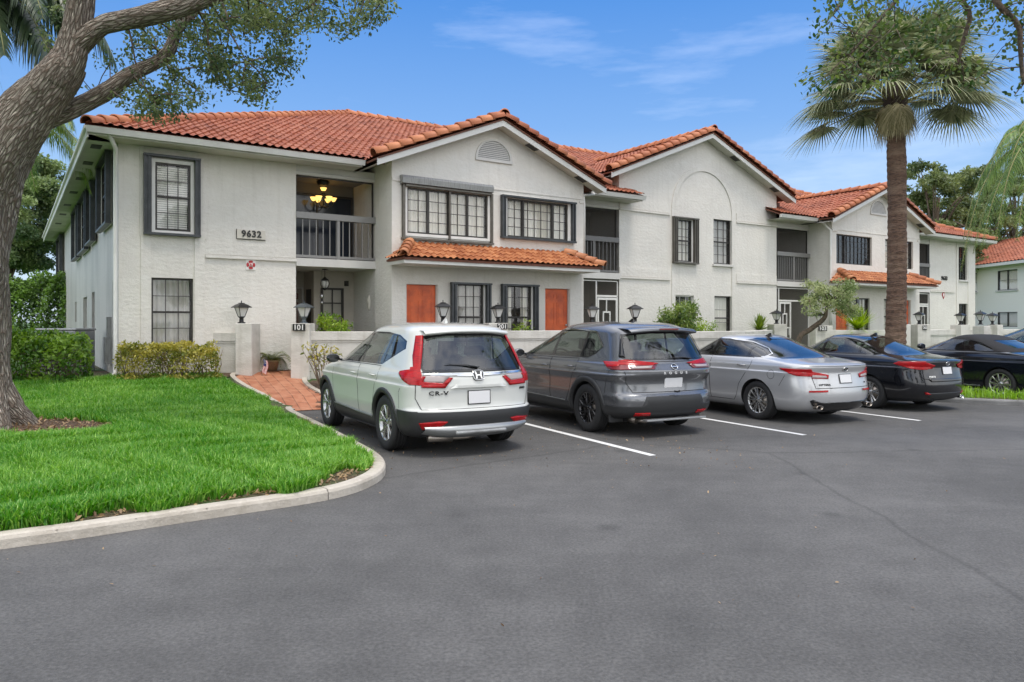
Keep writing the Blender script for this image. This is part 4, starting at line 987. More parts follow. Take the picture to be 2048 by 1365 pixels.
back = [(-30, 60), (-40, 60), (-40, -20)]
PATHL = [(-6.02, 16.75), (-5.55, 16.0), (-5.0, 15.15), (-4.55, 14.55), (-4.16, 14.12)]
planted = KERB + [tuple(aq(0, 0)[:2])] + P2([(12.5, 0), (30, 0)]) + [(60, 34), (60, 70), (-40, 70), (-40, -20)]
PR = [(-3.0, 14.72), (-3.6, 15.0), (-4.25, 15.75), (-4.62, 16.55), (-4.6, 17.1), (-4.4, 17.9)]
PL = [(-4.13, 14.12), (-4.72, 14.60), (-5.3, 15.2), (-5.88, 15.95), (-6.22, 16.55), (-5.95, 17.05), (-5.3, 17.7)]
PATHP = PL + PR[::-1]
box_n = (-12.5, 11.5, 1.0, 21.0)
def near_cells(c): return (c[:, 0] > box_n[0]) & (c[:, 0] < box_n[1]) & (c[:, 1] > box_n[2]) & (c[:, 1] < box_n[3])
struct(terrain('lawn_soil', planted, .11, 'soil', sel=lambda c: near_cells(c) & (dist_path(c[:, 0], c[:, 1], KERBS) > .075) & (dist_path(c[:, 0], c[:, 1], EDGE[-4:-2]) > .09) & ~inside(c[:, 0], c[:, 1], PATHP)))
struct(terrain('outer_ground', planted, .5, 'grass_ground', -.015, sel=lambda c: ~((c[:, 0] > -12.2) & (c[:, 0] < 11.2) & (c[:, 1] > 1.3) & (c[:, 1] < 20.7)) & (dist_path(c[:, 0], c[:, 1], EDGE) > .3)))
isl_poly = P2(ISL + ISLB)
struct(terrain('island_soil', isl_poly, .1, 'soil', sel=lambda c: dist_path(c[:, 0], c[:, 1], ISLS) > .07, zf=lambda X, Y: np.full(X.shape, .095)))
def kerb(name, path, mt, flip=1, w=.15, h=.105, joints=True):
    p = resample(path, .12); m = MB(); pr = [(0, -.02), (0, h - .035), (.012, h - .01), (.04, h), (w - .02, h), (w, h - .012), (w, -.02)]
    rows = []
    for i, c in enumerate(p):
        t = (p[min(i + 1, len(p) - 1)] - p[max(i - 1, 0)]).normalized(); n = Vector((-t.y, t.x)) * flip; rows.append([(c.x + n.x * a, c.y + n.y * a, b) for a, b in pr])
    k = len(pr); L = 25; i = 0
    while i < len(rows) - 1:
        j = min(i + L, len(rows) - 1); seg = rows[i:j + 1]; e = .008
        if joints and j < len(rows) - 1: seg = seg[:-1] + [[tuple(Vector(a) * .94 + Vector(b) * .06) for a, b in zip(rows[j], rows[j - 1])]]
        vs = [q for r_ in seg for q in r_]
        m.add(vs, [(a * k + b, (a + 1) * k + b, (a + 1) * k + b + 1, a * k + b + 1) for a in range(len(seg) - 1) for b in range(k - 1)], smooth=False)
        i = j
    return m.build(name, mt)
struct(kerb('kerb', KERBS, 'concrete'))
struct(kerb('island_kerb', ISLS, 'concrete_grey', flip=1))
struct(kerb('stall_kerb', [tuple(aq(1.3, .03)[:2]), tuple(aq(12.3, .03)[:2])], 'concrete'))
m = MB(); p0, p1 = aq(13.6, 0), aq(30, 0); m.quad(*[tuple(Vector(p) + Vector((0, 0, z))) for p, z in ((p0, -.02), (p1, -.02), (p1, .13), (p0, .13))]); struct(m.build('lot_edge', 'concrete'))
# painted stall lines
for k, (near, far) in enumerate((((1.776, 9.44), 5.3), ((4.356, 11.15), 5.2), ((6.96, 12.79), 5.0))):
    p = Vector((*near, 0)); q = p + HV * far; w = SV * .052; m = MB()
    for i in range(8): a = p + (q - p) * i / 8; b = p + (q - p) * (i + 1) / 8; m.quad(*[tuple(v + Vector((0, 0, .004))) for v in (a - w, a + w, b + w, b - w)])
    struct(m.build('stall_line', 'line_paint'))
# paver path from the stalls to the first gate, with a concrete edging
def pz(x, y): return tz(x, y)
PL_, PR_ = smooth_path(PL), smooth_path(PR); n = 26
A = resample(PL_, sum((Vector(b) - Vector(a)).length for a, b in zip(PL_[:-1], PL_[1:])) / (n + .01))[:n + 1]; Bp = resample(PR_, sum((Vector(b) - Vector(a)).length for a, b in zip(PR_[:-1], PR_[1:])) / (n + .01))[:n + 1]
m = MB(); V = []
def path_z(i, x, y): return max(.012, tz(x, y) + .012 - .11 * max(0, 1 - i / 6))
for i in range(n + 1):
    for j in range(7): u = j / 6; x, y = A[i].x * (1 - u) + Bp[i].x * u, A[i].y * (1 - u) + Bp[i].y * u; V.append((x, y, path_z(i, x, y)))
m.add(V, [(i * 7 + j, i * 7 + j + 1, (i + 1) * 7 + j + 1, (i + 1) * 7 + j) for i in range(n) for j in range(6)], smooth=True); struct(m.build('paver_path', 'paver'))
def edging(name, pts, w=.05, up=.035):
    m = MB(); p = [Vector(q) for q in pts]; rows = []
    for i, c in enumerate(p):
        t = (p[min(i + 1, len(p) - 1)] - p[max(i - 1, 0)]).normalized(); nn = Vector((-t.y, t.x)) * w; z = path_z(i, c.x, c.y) + up; rows.append([(c.x - nn.x, c.y - nn.y, z - .12), (c.x - nn.x, c.y - nn.y, z), (c.x + nn.x, c.y + nn.y, z), (c.x + nn.x, c.y + nn.y, z - .12)])
    m.add([v for r_ in rows for v in r_], [(i * 4 + j, i * 4 + 4 + j, i * 4 + 5 + j, i * 4 + j + 1) for i in range(len(rows) - 1) for j in range(3)]); return struct(m.build(name, 'concrete'))
edging('path_edging', A[:20]); edging('path_edging', Bp[2:19])
# mulch beds
def bed(name, pts, mt='mulch', off=.02): return struct(terrain(name, smooth_path(pts + pts[:1]), .12, mt, off))
bed('mulch_bed', [(-3.9, 14.35), (-2.9, 14.9), (0, 16.4), (2, 17.5), (1.2, 18.8), (-1.2, 17.8), (-4.3, 16.6), (-4.45, 16.2), (-4.0, 15.3), (-3.55, 14.8)])
bed('mulch_bed', [(-8.9, 14.8), (-7.6, 14.9), (-6.4, 16.0), (-5.9, 16.6), (-6.3, 17.0), (-8.2, 15.8)])
bed('tree_ring', [(-6.9, 8.9), (-5.9, 9.1), (-5.25, 9.75), (-5.15, 10.3), (-5.9, 10.75), (-7.4, 10.8), (-8.0, 9.8)])

# ------------------------------------------------------------------ low garden walls with piers, post lamps on the piers
def seg_wall(m, a, b, z1, th=.2, cap=True):
    a, b = Vector((*a, 0)), Vector((*b, 0)); d = (b - a); L = d.length; M = Matrix.Translation(a) @ Matrix.Rotation(math.atan2(d.y, d.x), 4, 'Z')
    m.box(0, L, -th / 2, th / 2, 0, z1 - .20, M=M); m.box(-.02, L + .02, -th / 2 - .035, th / 2 + .035, z1 - .20, z1, M=M); m.box(-.01, L + .01, -th / 2 - .015, th / 2 + .015, z1 - .25, z1 - .20, M=M)
def pier(m, c, z1, w=.40, rz=0, d=None):
    d = d or w; m.box(-w / 2, w / 2, -d / 2, d / 2, 0, z1, M=Matrix.Translation((c[0], c[1], 0)) @ Matrix.Rotation(rz, 4, 'Z'))
def garden_wall(label, segs, piers, name='garden_wall'):
    m = MB()
    for s in segs: seg_wall(m, *s)
    o = m.build(name, 'garden_wall', bevel=.012); tag(o, label, 'wall')
    if piers:
        m = MB()
        for p in piers: pier(m, *p)
        m.build('pier', 'garden_wall', o, bevel=.015)
    return o
def px(u, Z): return ((u - 1024) / 1500 * Z, Z)
garden_wall('short stepped white garden wall with pier left of the paver path', [((-6.98, 17.0), (-5.8, 16.82), 1.45, .34)], [((-5.93, 16.85), 1.655, .36, 0, .60)])
garden_wall('low stained garden wall carrying the 101 number plate', [((-4.72, 16.92), (-1.9, 17.0), 1.47, .26), ((-1.95, 16.95), (-1.5, 17.1), 1.47, .26)], [((-4.70, 16.86), 1.655, .42, 0, .46)])
garden_wall('low white garden wall carrying the 201 number plate', [((-.55, 18.3), (1.95, 19.5), 1.47, .22)], [((-.40, 18.62), 1.66, .50, R(20), .42), ((-1.55, 16.9), 1.66, .4, R(20), .4), ((2.1, 19.45), 1.66, .4, R(30), .4)])
garden_wall('low white garden wall in front of the middle gable', [((3.2, 19.2), (6.6, 21.6), 1.43, .22), ((6.6, 21.6), (8.6, 25.2), 1.42, .22)], [((3.15, 19.2), 1.66, .42, R(30), .42), ((9.05, 25.6), 1.62, .5, R(15), .42)])
garden_wall('low white garden wall carrying the 103 number plate', [((11.3, 27.0), (13.6, 26.9), 1.40, .22)], [((11.05, 26.8), 1.56, .66, R(8), .4)])
garden_wall('low white garden wall with piers right of the palm trunk', [((15.1, 27.6), (17.2, 28.9), 1.40, .22), ((17.2, 28.9), (20.0, 29.6), 1.40, .22)], [((14.0, 27.0), 1.60, .5, R(20), .4), ((15.0, 27.6), 1.60, .62, R(20), .4), ((17.15, 28.7), 1.58, .62, R(30), .42), ((16.4, 26.2), 1.55, .4, R(30), .4), ((18.8, 29.2), 1.58, .4, R(30), .4)])

def make_lamp(label, x, y, z, metal='lamp_metal', rz=0.3, sc_=1.0):
    o = thing('post_lamp', label, 'lamp', (x, y, z), rz, 'post lamps on the garden wall piers')
    m = MB(); m.lathe([(.085, -.02), (.085, .005), (.05, .012), (.045, .10), (.062, .11), (.062, .125), (0, .125)], n=16)
    def ring(r, h): return [(r * a, r * b, h) for a, b in ((-1, -1), (1, -1), (1, 1), (-1, 1))]
    m.box(-.055, .055, -.055, .055, .115, .135)
    for a, b in ((-1, -1), (1, -1), (1, 1), (-1, 1)): m.tube([(a * .052, b * .052, .13), (a * .108, b * .108, .335)], .0085, 4, smooth=False)
    v = ring(.165, .33) + ring(.165, .342) + ring(.10, .395) + ring(.045, .425)
    m.add(v, [(3, 2, 1, 0)] + [(4 * k + i, 4 * k + (i + 1) % 4, 4 * k + 4 + (i + 1) % 4, 4 * k + 4 + i) for k in range(3) for i in range(4)] + [(12, 13, 14, 15)])
    m.box(-.05, .05, -.05, .05, .425, .435); m.lathe([(.02, .435), (.008, .45), (.014, .465), (.004, .49), (0, .50)], n=8)
    m.build('lamp_frame', metal, o)
    m = MB(); v = ring(.050, .135) + ring(.104, .33); m.add(v, [(i, (i + 1) % 4, 4 + (i + 1) % 4, 4 + i) for i in range(4)]); m.build('lamp_glass', 'lamp_glass', o)
    return o
LAMPS = [('black post lamp on the stepped pier left of the paver path', 483, 16.7, 1.655, 0, -.75), ('silvery hooded post lamp above the 101 number plate', 608, 16.8, 1.655, 1, -.35),
    ('black post lamp on the pier in front of the first orange door', 886, 16.6, 1.665, 0, .3), ('grey topped post lamp above the 201 number plate', 996, 18.6, 1.66, 0, .45),
    ('post lamp in front of the white screen door beside the gable', 1184, 19.5, 1.66, 0, .3), ('post lamp against bare white wall behind the dark grey SUV', 1270, 18.9, 1.66, 0, .2),
    ('small post lamp half among the flowering shrub, before the white barred window', 1375, 23.5, 1.66, 0, .5), ('post lamp beside the spiky yucca and the screened entry', 1553, 25.6, 1.62, 0, .4),
    ('post lamp behind the crooked tree trunk above the 103 plate', 1640, 26.8, 1.56, 0, .6), ('post lamp half hidden behind the right edge of the palm trunk', 1794, 27.0, 1.60, 0, .3),
    ('post lamp right of the last orange door', 1838, 27.6, 1.60, 0, .75), ('post lamp in front of the last ground floor window', 1921, 28.7, 1.58, 0, .5),
    ('post lamp at the far corner of the building, above the dark SUV', 1961, 26.2, 1.60, 0, .6), ('rightmost post lamp, before the distant white house', 1985, 29.2, 1.58, 0, .4)]
for lb, u, Z, z, g, rz in LAMPS: make_lamp(lb, (u - 1024) / 1500 * Z, Z, z + .02, 'lamp_grey' if g else 'lamp_metal', rz)
def plate(txt, label, u, v, Z, w, h, rz, size):
    o = thing('number_plate', label, 'number plate', ((u - 1024) / 1500 * Z, Z, 1.68 - (v - 645) / 1500 * Z), rz, 'unit number plates on the piers')
    m = MB(); m.box(-w / 2, w / 2, -.012, .0, -h / 2, h / 2); m.build('plate_board', 'number_black', o)
    text_mesh(txt, size, 'sign_white', 'numerals', o, Matrix.Translation((0, -.016, -.004)) @ Matrix.Rotation(R(90), 4, 'X'), .004, 1.0, size * .012)
    return o
plate('101', 'black plate reading 101 on a pier', 598, 655.2, 16.60, .28, .155, 0, .165)
plate('201', 'black plate reading 201 on a pier', 1004.5, 653.5, 18.36, .27, .145, R(20), .155)
plate('103', 'black plate reading 103 beside the crooked tree', 1645.2, 657.5, 26.52, .33, .17, R(8), .185)
plate('203', 'small black plate reading 203 on a pier right of the palm', 1849.5, 656, 27.4, .20, .16, R(20), .13)
# ------------------------------------------------------------------ cars (local frame: x forward from the rear axle, y left, z up)
def catmull(rows, sub):
    P = np.array(rows, float); out = []
    for i in range(len(P) - 1):
        p0, p1, p2, p3 = P[max(i - 1, 0)], P[i], P[i + 1], P[min(i + 2, len(P) - 1)]
        for k in range(sub):
            t = k / sub
            m1 = (p2 - p0) / 2; m2 = (p3 - p1) / 2
            d = p2 - p1
            m1 = np.where(np.sign(m1) == np.sign(d), np.sign(d) * np.minimum(abs(m1), 2.2 * abs(d)), 0); m2 = np.where(np.sign(m2) == np.sign(d), np.sign(d) * np.minimum(abs(m2), 2.2 * abs(d)), 0)
            h = (2 * t**3 - 3 * t**2 + 1, t**3 - 2 * t**2 + t, -2 * t**3 + 3 * t**2, t**3 - t**2)
            out.append(h[0] * p1 + h[1] * m1 + h[2] * p2 + h[3] * m2)
    out.append(P[-1]); return np.array(out)
def car_shell(rows, LR=.42, LF=.75, kR=2.7, kF=2.4, sub=5, arches=()):
    """rows: z, rear x, front x, half width, bow at the ends"""
    S = catmull(rows, sub); NR, NS, NF = 14, 56, 12; ring = []
    for z, xr, xf, w, bow in S:
        L = xf - xr; lr = min(LR, L * .35); lf = min(LF, L * .35); xs, ys = [], []
        for i in range(NR): f = math.pi / 2 * i / NR; xs.append(xr + lr * (1 - math.cos(f) ** (2 / kR))); ys.append(math.sin(f) ** (2 / kR))
        for i in range(NS): xs.append(xr + lr + (L - lr - lf) * i / NS); ys.append(1)
        for i in range(NF + 1): f = math.pi / 2 * i / NF; xs.append(xf - lf * (1 - math.sin(math.pi / 2 - f) ** (2 / kF) if False else 1 - math.sin(f) ** (2 / kF)) if False else xf - lf * (1 - math.sin(f) ** (2 / kF))); ys.append(max(0.0, math.cos(f)) ** (2 / kF))
        xs, ys = np.array(xs), np.array(ys); xm, hl = (xr + xf) / 2, L / 2
        u = (xs - xm) / hl; y = ys * w * (1 - bow * np.abs(u) ** 2.5)
        for cx_, r_ in arches:          # flared haunch over each wheel
            g = np.exp(-((xs - cx_) / .42) ** 2) * math.exp(-((z - .62) / .24) ** 2); y = y + np.sign(y) * .022 * g * (ys > .5)
        ring.append(np.stack([np.concatenate([xs, xs[-2:0:-1]]), np.concatenate([y, -y[-2:0:-1]]), np.full(2 * len(xs) - 2, z)], 1))
    n = len(ring[0]); V = np.concatenate(ring)
    bm = bmesh.new(); bv = [bm.verts.new(p) for p in V]
    for i in range(len(ring) - 1):
        for j in range(n): bm.faces.new((bv[i * n + j], bv[i * n + (j + 1) % n], bv[(i + 1) * n + (j + 1) % n], bv[(i + 1) * n + j]))
    bm.faces.new([bv[j] for j in range(n)][::-1]); bm.faces.new([bv[(len(ring) - 1) * n + j] for j in range(n)])
    bmesh.ops.recalc_face_normals(bm, faces=bm.faces)
    for f in bm.faces: f.smooth = True
    bm.normal_update(); return bm
def pin(p, poly):
    x, y = p; r = False; j = len(poly) - 1
    for i in range(len(poly)):
        if (poly[i][1] > y) != (poly[j][1] > y) and x < (poly[j][0] - poly[i][0]) * (y - poly[i][1]) / (poly[j][1] - poly[i][1]) + poly[i][0]: r = not r
        j = i
    return r
def region(bm, poly, axis, pred):
    ax = {'y': (0, 2), 'x': (1, 2)}[axis]; lo = [min(p[i] for p in poly) - .06 for i in (0, 1)]; hi = [max(p[i] for p in poly) + .06 for i in (0, 1)]
    def cand():
        out = []
        for f in bm.faces:
            c = f.calc_center_median(); a, b = c[ax[0]], c[ax[1]]
            if lo[0] < a < hi[0] and lo[1] < b < hi[1] and pred(c, f.normal): out.append(f)
        return out
    for k in range(len(poly)):
        p, q = poly[k], poly[(k + 1) % len(poly)]; e = (q[0] - p[0], q[1] - p[1]); L = math.hypot(*e)
        if L < 1e-5: continue
        nv = [0, 0, 0]; nv[ax[0]] = -e[1] / L; nv[ax[1]] = e[0] / L; co = [0, 0, 0]; co[ax[0]] = p[0]; co[ax[1]] = p[1]
        fs = []
        for f in cand():
            c = f.calc_center_median(); t = ((c[ax[0]] - p[0]) * e[0] + (c[ax[1]] - p[1]) * e[1]) / L / L
            if -.25 - .1 / L < t < 1.25 + .1 / L: fs.append(f)
        ge = set(); gv = set()
        for f in fs: ge.update(f.edges); gv.update(f.verts)
        bmesh.ops.bisect_plane(bm, geom=fs + list(ge) + list(gv), dist=1e-5, plane_co=co, plane_no=nv)
    bm.normal_update()
    return [f for f in cand() if pin((f.calc_center_median()[ax[0]], f.calc_center_median()[ax[1]]), poly)]
class Shell:
    def __init__(self, bm):
        self.bm = bm; src = bm.copy(); bmesh.ops.triangulate(src, faces=src.faces); src.normal_update()
        self.src = src; self.tree = BVHTree.FromBMesh(src); src.verts.ensure_lookup_table(); src.faces.ensure_lookup_table(); self.base = bm.copy()
    def normal(self, p):
        loc, n, i, d = self.tree.find_nearest(p)
        if i is None: return Vector((0, 0, 1))
        f = self.src.faces[i]; w = [1 / ((v.co - loc).length + 1e-4) for v in f.verts]
        from mathutils.interpolate import poly_3d_calc
        w = poly_3d_calc([v.co for v in f.verts], loc); r = Vector()
        for a, v in zip(w, f.verts): r += v.normal * a
        return r.normalized()
    def ray(self, o, d):
        r = self.tree.ray_cast(Vector(o), Vector(d)); return (r[0], self.normal(r[0])) if r[0] else (None, None)
    def side(self, x, z, sgn=1): return self.ray((x, 3 * sgn, z), (0, -sgn, 0))
    def rear(self, y, z): return self.ray((-4, y, z), (1, 0, 0))
    def finish(self, bm, name, m, parent, off=0.0, rim=0.0):
        me = bpy.data.meshes.new(name)
        N = {v.index: self.normal(v.co) for v in bm.verts} if True else {}
        bm.verts.index_update(); N = [self.normal(v.co) for v in bm.verts]
        if off:
            for v, nn in zip(bm.verts, N): v.co += nn * off
        nb = len(bm.verts)
        if rim:
            be = [e for e in bm.edges if e.is_boundary]; r = bmesh.ops.extrude_edge_only(bm, edges=be); ve = [g for g in r['geom'] if isinstance(g, bmesh.types.BMVert)]
            for v in ve: v.co -= self.normal(v.co) * rim
            bm.verts.index_update(); rimf = {g for g in r['geom'] if isinstance(g, bmesh.types.BMFace)}
            for g in rimf: g.smooth = False
        bm.to_mesh(me)
        if not rim:
            me.normals_split_custom_set_from_vertices([tuple(n) for n in N])
        return new_obj(name, me, m, parent)
    def take(self, poly, axis, pred, name, m, parent, off=0.0):
        """cut faces out of the body into an object of their own"""
        fs = region(self.bm, poly, axis, pred); return self.split(fs, name, m, parent, off)
    def split(self, fs, name, m, parent, off=0.0):
        if not fs: return None
        nb = bmesh.new(); mp_ = {}
        for f in fs:
            vs = []
            for v in f.verts:
                if v not in mp_: mp_[v] = nb.verts.new(v.co)
                vs.append(mp_[v])
            nf = nb.faces.new(vs); nf.smooth = True
        bmesh.ops.delete(self.bm, geom=fs, context='FACES'); nb.normal_update()
        o = self.finish(nb, name, m, parent, off) if name else None; nb.free(); return o
    def over(self, polys, name, m, parent, off=.006, rim=.008):
        """a raised piece laid over the body; polys = [(poly, axis, pred)]"""
        nb = bmesh.new()
        for poly, axis, pred in polys:
            t = self.base.copy(); keep = set(region(t, poly, axis, pred)); mp_ = {}
            for f in keep:
                vs = []
                for v in f.verts:
                    if v not in mp_: mp_[v] = nb.verts.new(v.co)
                    vs.append(mp_[v])
                nb.faces.new(vs).smooth = True
            t.free()
        bmesh.ops.remove_doubles(nb, verts=nb.verts, dist=1e-4); nb.normal_update()
        o = self.finish(nb, name, m, parent, off, rim) if len(nb.faces) else None; nb.free(); return o
    def line(self, pts, name, m, parent, kind='side', w=.006, off=.0012, sgn=1, mb=None):
        own = mb is None; mb = mb or MB(); q = []
        for a, b in zip(pts[:-1], pts[1:]):
            k = max(1, int(math.hypot(b[0] - a[0], b[1] - a[1]) / .05)); q += [(a[0] + (b[0] - a[0]) * i / k, a[1] + (b[1] - a[1]) * i / k) for i in range(k)]
        q.append(pts[-1]); hit = [(self.side(a, b, sgn) if kind == 'side' else self.rear(a, b)) for a, b in q]; hit = [h for h in hit if h[0]]
        if len(hit) < 2: return
        vs = []
        for i, (p, n) in enumerate(hit):
            t = (hit[min(i + 1, len(hit) - 1)][0] - hit[max(i - 1, 0)][0]).normalized(); s = t.cross(n).normalized() * w / 2; vs += [p + n * off - s, p + n * off + s]
        mb.add(vs, [(2 * i, 2 * i + 1, 2 * i + 3, 2 * i + 2) for i in range(len(hit) - 1)], smooth=True)
        if own: return mb.build(name, m, parent)
def clipx(poly, f):
    """keep the part of a convex-ish polygon where f(p) >= 0"""
    out = []
    for a, b in zip(poly, poly[1:] + poly[:1]):
        fa, fb = f(a), f(b)
        if fa >= 0: out.append(a)
        if fa * fb < 0: t = fa / (fa - fb); out.append((a[0] + (b[0] - a[0]) * t, a[1] + (b[1] - a[1]) * t))
    return out
def inset(poly, d):
    cx = sum(p[0] for p in poly) / len(poly); cy = sum(p[1] for p in poly) / len(poly); out = []
    A = sum(a[0] * b[1] - b[0] * a[1] for a, b in zip(poly, poly[1:] + poly[:1])); sg = 1 if A > 0 else -1; n = len(poly)
    for i in range(n):
        a, b, c = Vector(poly[i - 1]), Vector(poly[i]), Vector(poly[(i + 1) % n]); e1, e2 = (b - a).normalized(), (c - b).normalized()
        n1, n2 = Vector((-e1.y, e1.x)) * sg, Vector((-e2.y, e2.x)) * sg; k = max(.45, 1 + n1.dot(n2)); out.append(tuple(b + (n1 + n2) * d / k))
    return out
def wheel(parent, x, y, r, rim_r, width, style, rim_m, group=None):
    o = MB(); h = width / 2; sg = 1 if y > 0 else -1
    prof = [(rim_r - .01, -h * .82), (rim_r + .02, -h * .96), (r - .05, -h), (r - .018, -h * .93), (r, -h * .74)]
    for k in range(1, 9):
        a = -h * .74 + (h * 1.48) * k / 9
        if k in (2, 4, 5, 7): prof += [(r, a - .006), (r - .008, a - .004), (r - .008, a + .004), (r, a + .006)]
        else: prof += [(r + .001, a)]
    prof += [(r, h * .74), (r - .018, h * .93), (r - .05, h), (rim_r + .02, h * .96), (rim_r - .01, h * .82)]
    o.lathe(prof, (0, 0, 0), 56, 'y'); w = o.build('wheel', 'rubber', parent); w.location = (x, y, r)
    m = MB(); f = sg * h * .80
    m.lathe([(rim_r, f * 1.02), (rim_r - .012, f * 1.05), (rim_r - .026, f * .95), (rim_r - .03, f * .3), (rim_r - .03, -f * .6)], (0, 0, 0), 48, 'y')
    m.lathe([(0, f * .86), (.028, f * .86), (.034, f * .80), (.06, f * .72), (.065, f * .3)], (0, 0, 0), 20, 'y')
    def spoke(a0, a1, w0, w1, y0=.78, y1=.92, th=.022):
        r0, r1 = .045, rim_r - .015; vs = []
        for rr, a, ww, yy in ((r0, a0, w0, y0), ((r0 + r1) / 2, (a0 + a1) / 2, (w0 + w1) / 2 * .9, (y0 + y1) / 2 - .02), (r1, a1, w1, y1)):
            c, s_ = math.cos(a), math.sin(a); p = Vector((c * rr, 0, s_ * rr)); t = Vector((-s_, 0, c)) * ww / 2
            for q, d in ((-1, 0), (-.6, sg * th * .5), (.6, sg * th * .5), (1, 0)): vs.append(p + t * q + Vector((0, f * yy + d, 0)))
            vs += [p - t + Vector((0, f * yy - sg * th, 0)), p + t + Vector((0, f * yy - sg * th, 0))]
        fs = []
        for k in (0, 6): fs += [(k, k + 6, k + 7, k + 1), (k + 1, k + 7, k + 8, k + 2), (k + 2, k + 8, k + 9, k + 3), (k + 3, k + 9, k + 11, k + 5), (k + 4, k + 10, k + 6, k)]
        m.add(vs, fs)
    T = 2 * math.pi
    if style == 'five_split':
        for k in range(5): a = T * k / 5 + .3; spoke(a - .06, a - .26, .038, .032); spoke(a + .06, a + .26, .038, .032); m.lathe([(0, f * .84), (.03, f * .84), (.03, f * .7)], (math.cos(a) * rim_r * .52, 0, math.sin(a) * rim_r * .52), 8, 'y')
    elif style == 'swirl':
        for k in range(6): a = T * k / 6; spoke(a, a + .42, .05, .03); spoke(a + .12, a + .05, .03, .022); spoke(a + .2, a + .75, .02, .02)
    elif style == 'multi':
        for k in range(5): a = T * k / 5 + .12; spoke(a - .09, a - .13, .024, .026); spoke(a + .09, a + .13, .024, .026); spoke(a + .63, a + .63, .02, .03)
    elif style == 'five_twin':
        for k in range(5): a = T * k / 5 + .5; spoke(a - .13, a - .20, .032, .05); spoke(a + .13, a + .20, .032, .05)
    else:
        for k in range(10): a = T * k / 10; spoke(a, a + .06, .020, .050)
    for k in range(5): a = T * k / 5; m.lathe([(0, f * .80), (.009, f * .80), (.009, f * .7)], (math.cos(a) * .045, 0, math.sin(a) * .045), 6, 'y')
    m.build('rim', rim_m, w, fix=True)
    m = MB(); m.lathe([(0, f * .42), (rim_r * .72, f * .42), (rim_r * .72, f * .30)], (0, 0, 0), 24, 'y'); m.build('brake_disc', 'exhaust', w)
    m = MB(); m.lathe([(0, -f * .1), (rim_r - .02, -f * .1)], (0, 0, 0), 24, 'y'); m.build('rim_back', 'rim_back', w)
    return w
def make_car(name, label, loc, spec):
    car = thing(name, label, spec.get('cat', 'car'), loc, R(90) + HD, None)
    wb, r, z0 = spec['wb'], spec['r'], spec['r']; ar = r + spec.get('arch', .045)
    sh = Shell(car_shell(spec['rows'], arches=[(0, ar), (wb, ar)], **spec.get('shell', {})))
    P = spec['paint']; GL = spec.get('glass', 'car_glass')
    SIDE = lambda c, n: abs(c.y) > .3 and abs(n.y) > .22; REAR = lambda c, n: c.x < spec.get('rear_lim', .75) and n.x < -.12; LEFT = lambda c, n: SIDE(c, n) and c.y > 0; RIGHT = lambda c, n: SIDE(c, n) and c.y < 0
    # wheel openings
    for cx in (0, wb):
        poly = [(cx + ar * math.cos(a), z0 + ar * math.sin(a)) for a in [2 * math.pi * k / 36 for k in range(36)]]
        fs = region(sh.bm, poly, 'y', lambda c, n: abs(c.y) > .45); bmesh.ops.delete(sh.bm, geom=fs, context='FACES')
        for s in (1, -1):
            m = MB(); ang = [math.pi * (-.12 + 1.24 * k / 30) for k in range(31)]; vs = []
            for a in ang:
                x, z = cx + ar * math.cos(a), z0 + ar * math.sin(a); p, n = sh.side(x, max(z, spec['rows'][0][0] + .02), s); yo = abs(p.y) if p else .8
                vs += [(x, s * yo, z), (x, s * .5, z)]
            m.add(vs, [(2 * i, 2 * i + 1, 2 * i + 3, 2 * i + 2) for i in range(30)], smooth=True); m.add([(cx + ar * math.cos(a), s * .5, z0 + ar * math.sin(a)) for a in ang], [tuple(range(31))])
            m.build('wheel_well', 'seam', car)
            tw = spec.get('arch_trim', 0)
            if tw:
                m = MB(); rows_ = []
                for a in [math.pi * (-.08 + 1.16 * k / 34) for k in range(35)]:
                    row = []
                    for rr, of in ((ar - .012, -.02), (ar - .012, .014), (ar + tw * .5, .020), (ar + tw * .96, .014), (ar + tw, -.004)):
                        x, z = cx + rr * math.cos(a), z0 + rr * math.sin(a); p, n = sh.side(x, max(z, spec['rows'][0][0] + .03), s)
                        if not p: p, n = Vector((x, s * .9, z)), Vector((0, s, 0))
                        row.append(Vector((x, p.y, z)) + n * of)
                    rows_.append(row)
                m.add([v for r_ in rows_ for v in r_], [(i * 5 + j, i * 5 + j + 1, i * 5 + 6 + j, i * 5 + 5 + j) for i in range(34) for j in range(4)], smooth=True)
                m.build('arch_trim', 'plastic_black', car)
    # side glass: black surround with separate panes
    dlo = spec['dlo']
    for s, PR_ in ((1, LEFT), (-1, RIGHT)):
        for cuts in spec['panes']:
            poly = inset(dlo, .022)
            for f in cuts: poly = clipx(poly, f)
            o = sh.take(poly, 'y', PR_, 'side_window', GL, car, -.005)
        fs = region(sh.bm, dlo, 'y', PR_); sh.split(fs, 'window_surround', 'gloss_black', car, -.001)
        if spec.get('dlo_chrome'):
            pts = dlo[spec['dlo_chrome'][0]:spec['dlo_chrome'][1]]; sh.line(pts, 'window_trim', 'chrome', car, 'side', .024, .008, s)
    # rear window, windscreen
    rg = spec['rear_glass']; sh.take(inset(rg, .03), 'x', lambda c, n: REAR(c, n) and abs(n.y) < .8 and c.z > rg[0][1] - .1, 'rear_window', GL, car, -.005)
    fs = region(sh.bm, rg, 'x', lambda c, n: REAR(c, n) and abs(n.y) < .85); sh.split(fs, 'rear_window_surround', 'gloss_black', car, -.001)
    ws = spec['windscreen']; sh.take(ws, 'x', lambda c, n: c.x > 1.0 and n.x > .25 and c.z > ws[0][1] - .05, 'windscreen', GL, car, -.004)
    if spec.get('soft'):
        fs = [f for f in sh.bm.faces if f.calc_center_median().z > spec['soft']]; sh.split(fs, 'soft_top', 'soft_top', car, .004)
